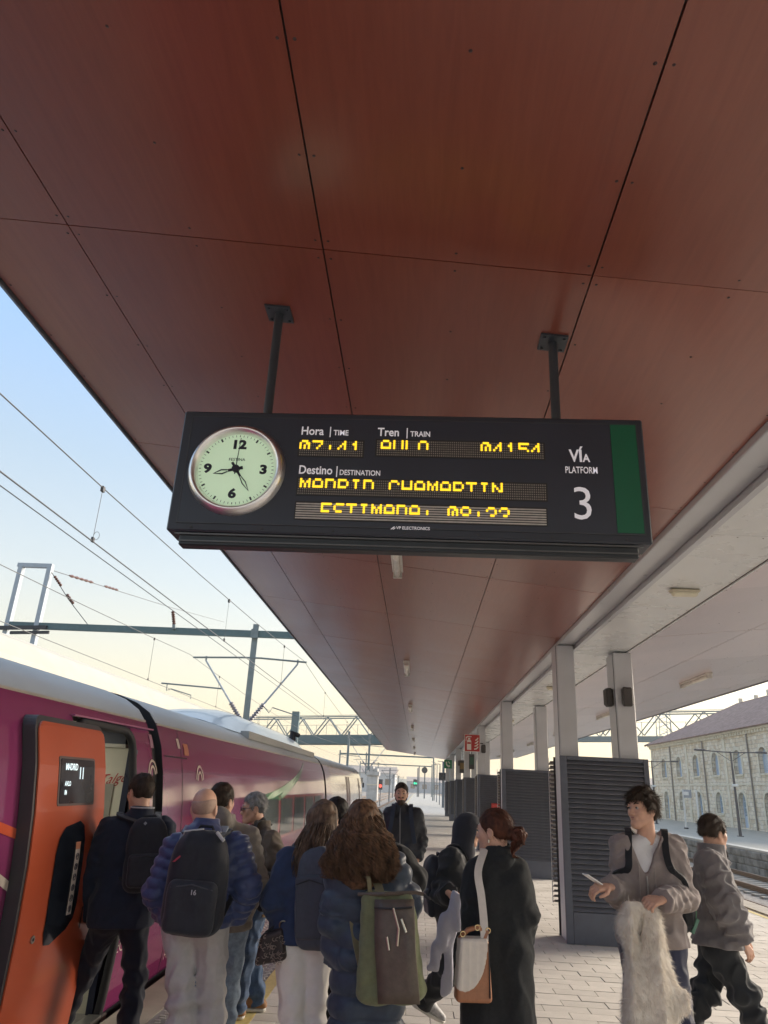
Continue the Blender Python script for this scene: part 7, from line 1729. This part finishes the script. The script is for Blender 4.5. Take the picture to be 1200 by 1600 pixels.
MB().tube([L(.075,-.052,.13), L(.078,-.054,.0), L(.080,-.054,-.12)], .004, 5).build('tassel_cord', m_rub, t)
shl = J['shL']*.62+J['neck']*.38
sp_ = [shl+V3(-.02,.06,.070), shl+V3(-.02,-.03,.080), Q(747,1362,y=y-.16), Q(752,1400,y=y-.20), Q(756,1440,y=y-.22), Q(757,1470,y=y-.24)]
strap(t, sp_, .042, .007, m_cr, (1,0,0)); strap(t, [Q(757,1468,y=y-.24), L(.078,-.02,.185)], .016, .007, m_tan, (1,0,0), 'strap_end')

# ---- young man in the taupe hoodie
y = 5.5
p = person('young man with dark curly hair in a taupe zip hoodie over a white T-shirt', W(1020,1450,y=y)[0], y, 1.86, 200, hyaw=238, hp=4, hr=3)
J = p.J; J['head'] = Q(1003,1265,y=y-.03); J['neck'] = Q(1010,1305,y=y); J['shR'] = Q(972,1322,y=y-.05); J['shL'] = Q(1052,1324,y=y+.05); J['elR'] = Q(965,1392,y=y+.02); J['wrR'] = Q(952,1386,y=y-.26); J['elL'] = Q(1068,1402,y=y+.0); J['wrL'] = Q(1034,1406,y=y-.30)
J['elR'] = Q(970,1398,y=y-.02)
J['pel'] = Q(1018,1462,y=y+.02); J['hipR'] = J['pel']+V3(-.09,-.02,-.05); J['hipL'] = J['pel']+V3(.09,.02,-.05); J['knR'] = J['pel']+V3(-.11,-.06,-.46); J['knL'] = J['pel']+V3(.11,-.02,-.46); J['anR'] = V3(J['pel'][0]-.13, y-.02, .09); J['anL'] = V3(J['pel'][0]+.13, y+.03, .09)
p.hd = {'R': dict(d=(-.85,-.3,-.05), n=(.15,.5,-1), curl=.75, t=1), 'L': dict(d=(-.9,-.45,-.15), n=(0,.45,-.9), curl=1.0, t=-1)}
make_body(p, fine=.0042); face_parts(p, m_hdark)
short_hair(p, m_hdark, vol=.026, n=4200, L_=.034, mess=.010, back=-.075, fringe=.016, lift=.5)
m_hood = cloth('hoodie_taupe', (.26,.22,.21), .88, var=.07)
f0 = p.fr[1]
def opn(P):      # open V of the hoodie
    a = J['neck']+V3(0,0,.06)+f0*.16; b = J['neck']+f0*.22-V3(.01,0,.24); return seg(P, a, b, .135, .014, f0, 3.0)
jacket(p, m_hood, inf=.030, hem=float(Q(1018,1478,y=y)[2]), fold=.012, collar=.03, colr=.088, sleeve=(.050,.050,.054,.044), opening=opn, h=.0085, hood=(J['neck']-f0*.08+V3(0,0,.01), (.13,.08,.07)), cut=.005)
sdf('t_shirt', lambda P: smax(torso(P, p, .008), -seg(P, J['neck']-V3(0,0,.02)+f0*.0, J['neck']+V3(0,0,.2), .058, .066), .006)+.002*wob(P, 26), *bounds([J['neck'], J['shL'], J['shR'], J['pel']-V3(0,0,.12)], .17), .0095, cloth('tee_white', (.66,.66,.68), .85, var=.03), p.root)
mb = MB(); fc = J['neck']+f0*.0; pr = []
def front(z, off=.006):       # point on the chest surface
    o_ = np.array([J['neck'][0]*(1-(J['neck'][2]-z)/.6)+J['pel'][0]*((J['neck'][2]-z)/.6), J['neck'][1], z]); ts = np.arange(.05, .3, .004); P_ = (o_+np.outer(ts, f0)).astype(f32); d = torso(P_, p, .030); k = np.argmax(d > 0); return o_+f0*(ts[k]+off)
mb.tube([front(J['neck'][2]-zz) for zz in np.linspace(.24, .52, 12)], .006, 5); mb.build('hoodie_zip', mat('zip_metal', (.45,.44,.43), .35, metal=.6), p.root)
for dx, z0 in ((-.05, .02), (.055, .03)): MB().tube([front(J['neck'][2]-zz)+V3(dx*(1-.0*zz),0,0)-f0*.018*0 for zz in np.linspace(.16+z0, .36, 8)], .004, 5).build('drawstring', cloth('cord', (.30,.26,.24)), p.root)
m_trk = cloth('track_navy', (.022,.026,.060), .6); trousers(p, m_trk, inf=.028, fold=.008, ra=(.088,.074,.070,.060)); shoes(p, m_wh, m_wh)
for k in range(3): MB().tube([J['hipL']+V3(.118,-.03+.022*k,-.08), J['knL']+V3(.098,-.03+.022*k,0), J['anL']+V3(.085,-.03+.022*k,.03)], .006, 4).build('side_stripe', m_wh, p.root)
t = thing('smartphone', 'white phone or paper held between the fingers of the young man in the hoodie', 'phone', J['wrR']); ph = J['wrR']+V3(-.115,-.05,.045)
MB().rbox(ph, _n(V3(-.8,-.3,.45)), _n(V3(.35,-.93,0)), _n(np.cross(V3(-.8,-.3,.45), V3(.35,-.93,0))), (.062,.034,.004), .003).build('case', mat('phone_white', (.75,.75,.76), .3), t)
MB().rbox(ph+_n(np.cross(V3(-.8,-.3,.45), V3(.35,-.93,0)))*.0045, _n(V3(-.8,-.3,.45)), _n(V3(.35,-.93,0)), _n(np.cross(V3(-.8,-.3,.45), V3(.35,-.93,0))), (.056,.030,.0008), .0005).build('screen', m_glassd, t)
A2 = frame(200); t, L = backpack('black and green backpack showing behind the young man in the hoodie', J['neck']-f0*.24+V3(.10,.02,-.36), np.array([A2[0], -A2[1], A2[2]]), .34, .52, .20, bpm, bpm2, (.8,.4,.04,-.2), p, strap_m=cloth('strap_dkgreen', (.014,.017,.022), .7))
MB().rbox(L(-.16,-.02,-.2), _n(V3(.5,0,1)), V3(0,1,0), _n(V3(1,0,-.5)), (.05,.02,.012), .004).build('green_tag', mat('tag_green', (.10,.22,.16), .5), t); MB().tube([L(-.15,.02,-.05), L(-.18,.02,-.12), L(-.165,.02,-.2)], .004, 5).build('green_cord', mat('cord_green', (.15,.35,.2), .5), t)
# fur coat
t = thing('fur_coat', 'cream long-haired fur coat carried over the hand of the young man', 'coat', Q(1015,1500,y=y-.32))
yf = y-.34
def fur(P):
    d = seg(P, Q(998,1416,y=yf), Q(979,1446,y=yf), .055, .072, (0,1,0), .9); d = smin(d, seg(P, Q(979,1446,y=yf), Q(990,1476,y=yf), .064, .050, (0,1,0), .9), .02)
    d = smin(d, seg(P, Q(1010,1428,y=yf), Q(1010,1600,y=yf), .045, .120, (0,1,0), .75), .03); d = smin(d, seg(P, Q(1022,1432,y=yf+.04), Q(1042,1560,y=yf+.04), .045, .108, (0,1,0), .75), .03); d = smin(d, seg(P, Q(1005,1520,y=yf), Q(1008,1690,y=yf), .11, .17, (0,1,0), .65), .04); d = smin(d, seg(P, Q(1040,1550,y=yf+.03), Q(1035,1690,y=yf+.03), .09, .12, (0,1,0), .7), .04)
    u = P[:, 0]*34+2.4*wob(P*np.array([1,1,.4], f32), 7); return d+.050*np.abs(np.sin(u*.5))-.022+.006*wob(P, 24)
lo = Q(1008,1690,y=yf)+V3(-.34,-.25,-.05); lo[2] = max(lo[2], .22); V, Fq = surf(fur, lo, Q(1035,1400,y=yf)+V3(.24,.28,.06), .0135); N_ = vnormals(V, Fq)
def fdir(P0, nn): return nn*.75+V3(0,0,-.85)
V2, F2 = strands(V, N_, fdir, 26000, .036, .0013, 8, 2)
V, Fq = join_vf([(V, Fq), (V2, F2)]); mesh_np('fur', V, Fq, mat('fur_cream', (.78,.69,.59), .9, var=.15, scale=12, col2=(.93,.88,.80)), t)

# ---- walking man
y = 6.0
p = person('young man walking to the right in a grey fleece jacket and baggy black trousers', W(1130,1450,y=y)[0], y, 1.70, 72, hyaw=68, hp=-3)
J = p.J; J['head'] = Q(1115,1302,y=y); J['neck'] = Q(1112,1335,y=y); J['shR'] = Q(1110,1352,y=y-.17); J['shL'] = Q(1116,1350,y=y+.18); J['elR'] = Q(1134,1415,y=y-.24); J['wrR'] = Q(1160,1470,y=y-.20); J['elL'] = Q(1100,1415,y=y+.22); J['wrL'] = Q(1115,1460,y=y+.3)
J['pel'] = Q(1120,1468,y=y); J['hipR'] = Q(1126,1488,y=y-.08); J['hipL'] = Q(1120,1486,y=y+.08); J['knR'] = Q(1166,1558,y=y-.10); J['anR'] = V3(*(Q(1192,1640,y=y-.08)[:2]), .12); J['knL'] = Q(1104,1548,y=y+.08); J['anL'] = Q(1077,1592,y=y+.10)
J['anR'][0] = J['knR'][0]+.13; p.pitch = {'L': -.9}; p.hd = {'R': dict(d=(.5,.0,-.85), n=(-.4,.8,-.3), curl=.55)}; p.feet = (75, 75)
make_body(p, hands=('R',)); face_parts(p)
short_hair(p, m_hdark, vol=.018, n=3000, L_=.022, back=-.02, mess=.006)
m_fl = cloth('fleece_grey', (.175,.162,.168), .95, var=.08, bump=.6, bscale=160, sheen=.3)
jacket(p, m_fl, inf=.048, hem=float(Q(1118,1474,y=y)[2]), fold=.016, collar=.075, colr=.082, sleeve=(.066,.066,.068,.058), cut=.006, flare=.015)
MB().tube([J['neck']+V3(.055,-.06,.06), J['neck']+V3(.10,-.035,.025), J['neck']+V3(.115,.0,-.01)], .007, 5).build('collar_trim', m_rub, p.root)
c_ = J['neck']+V3(-.045,-.20,-.12); MB().tube([c_+V3(-.01,-.012,.008), c_+V3(.008,-.016,.004), c_+V3(.008,-.014,-.014), c_+V3(-.006,-.012,-.01)], .009, 6).build('chest_logo', mat('logo_white', (.6,.6,.62), .5), p.root)
trousers(p, cloth('trouser_char', (.020,.023,.028), .85), inf=.022, fold=.016, ra=(.088,.076,.070,.058), flare=.008); shoes(p, MATS['shoe_dark'], m_wh, socks=cloth('sock_white', (.60,.60,.64)))

# ============================================================ HAZE
mb = MB(); mb.box(-1150, 1150, -350, 1450, -2.2, 34)
hm = bpy.data.materials.new('haze'); hm.use_nodes = True; t_ = hm.node_tree; t_.nodes.clear(); o_ = t_.nodes.new('ShaderNodeOutputMaterial'); pv = t_.nodes.new('ShaderNodeVolumePrincipled')
pv.inputs['Color'].default_value = (.95, .90, .82, 1); pv.inputs['Density'].default_value = HAZE; pv.inputs['Anisotropy'].default_value = .35; t_.links.new(pv.outputs[0], o_.inputs['Volume'])
hz = mb.build('haze', hm); hz['kind'] = 'stuff'; hz['label'] = 'thin pale morning haze over the station'
for _o in list(bpy.data.objects):
    if '_o' in _o: del _o['_o']
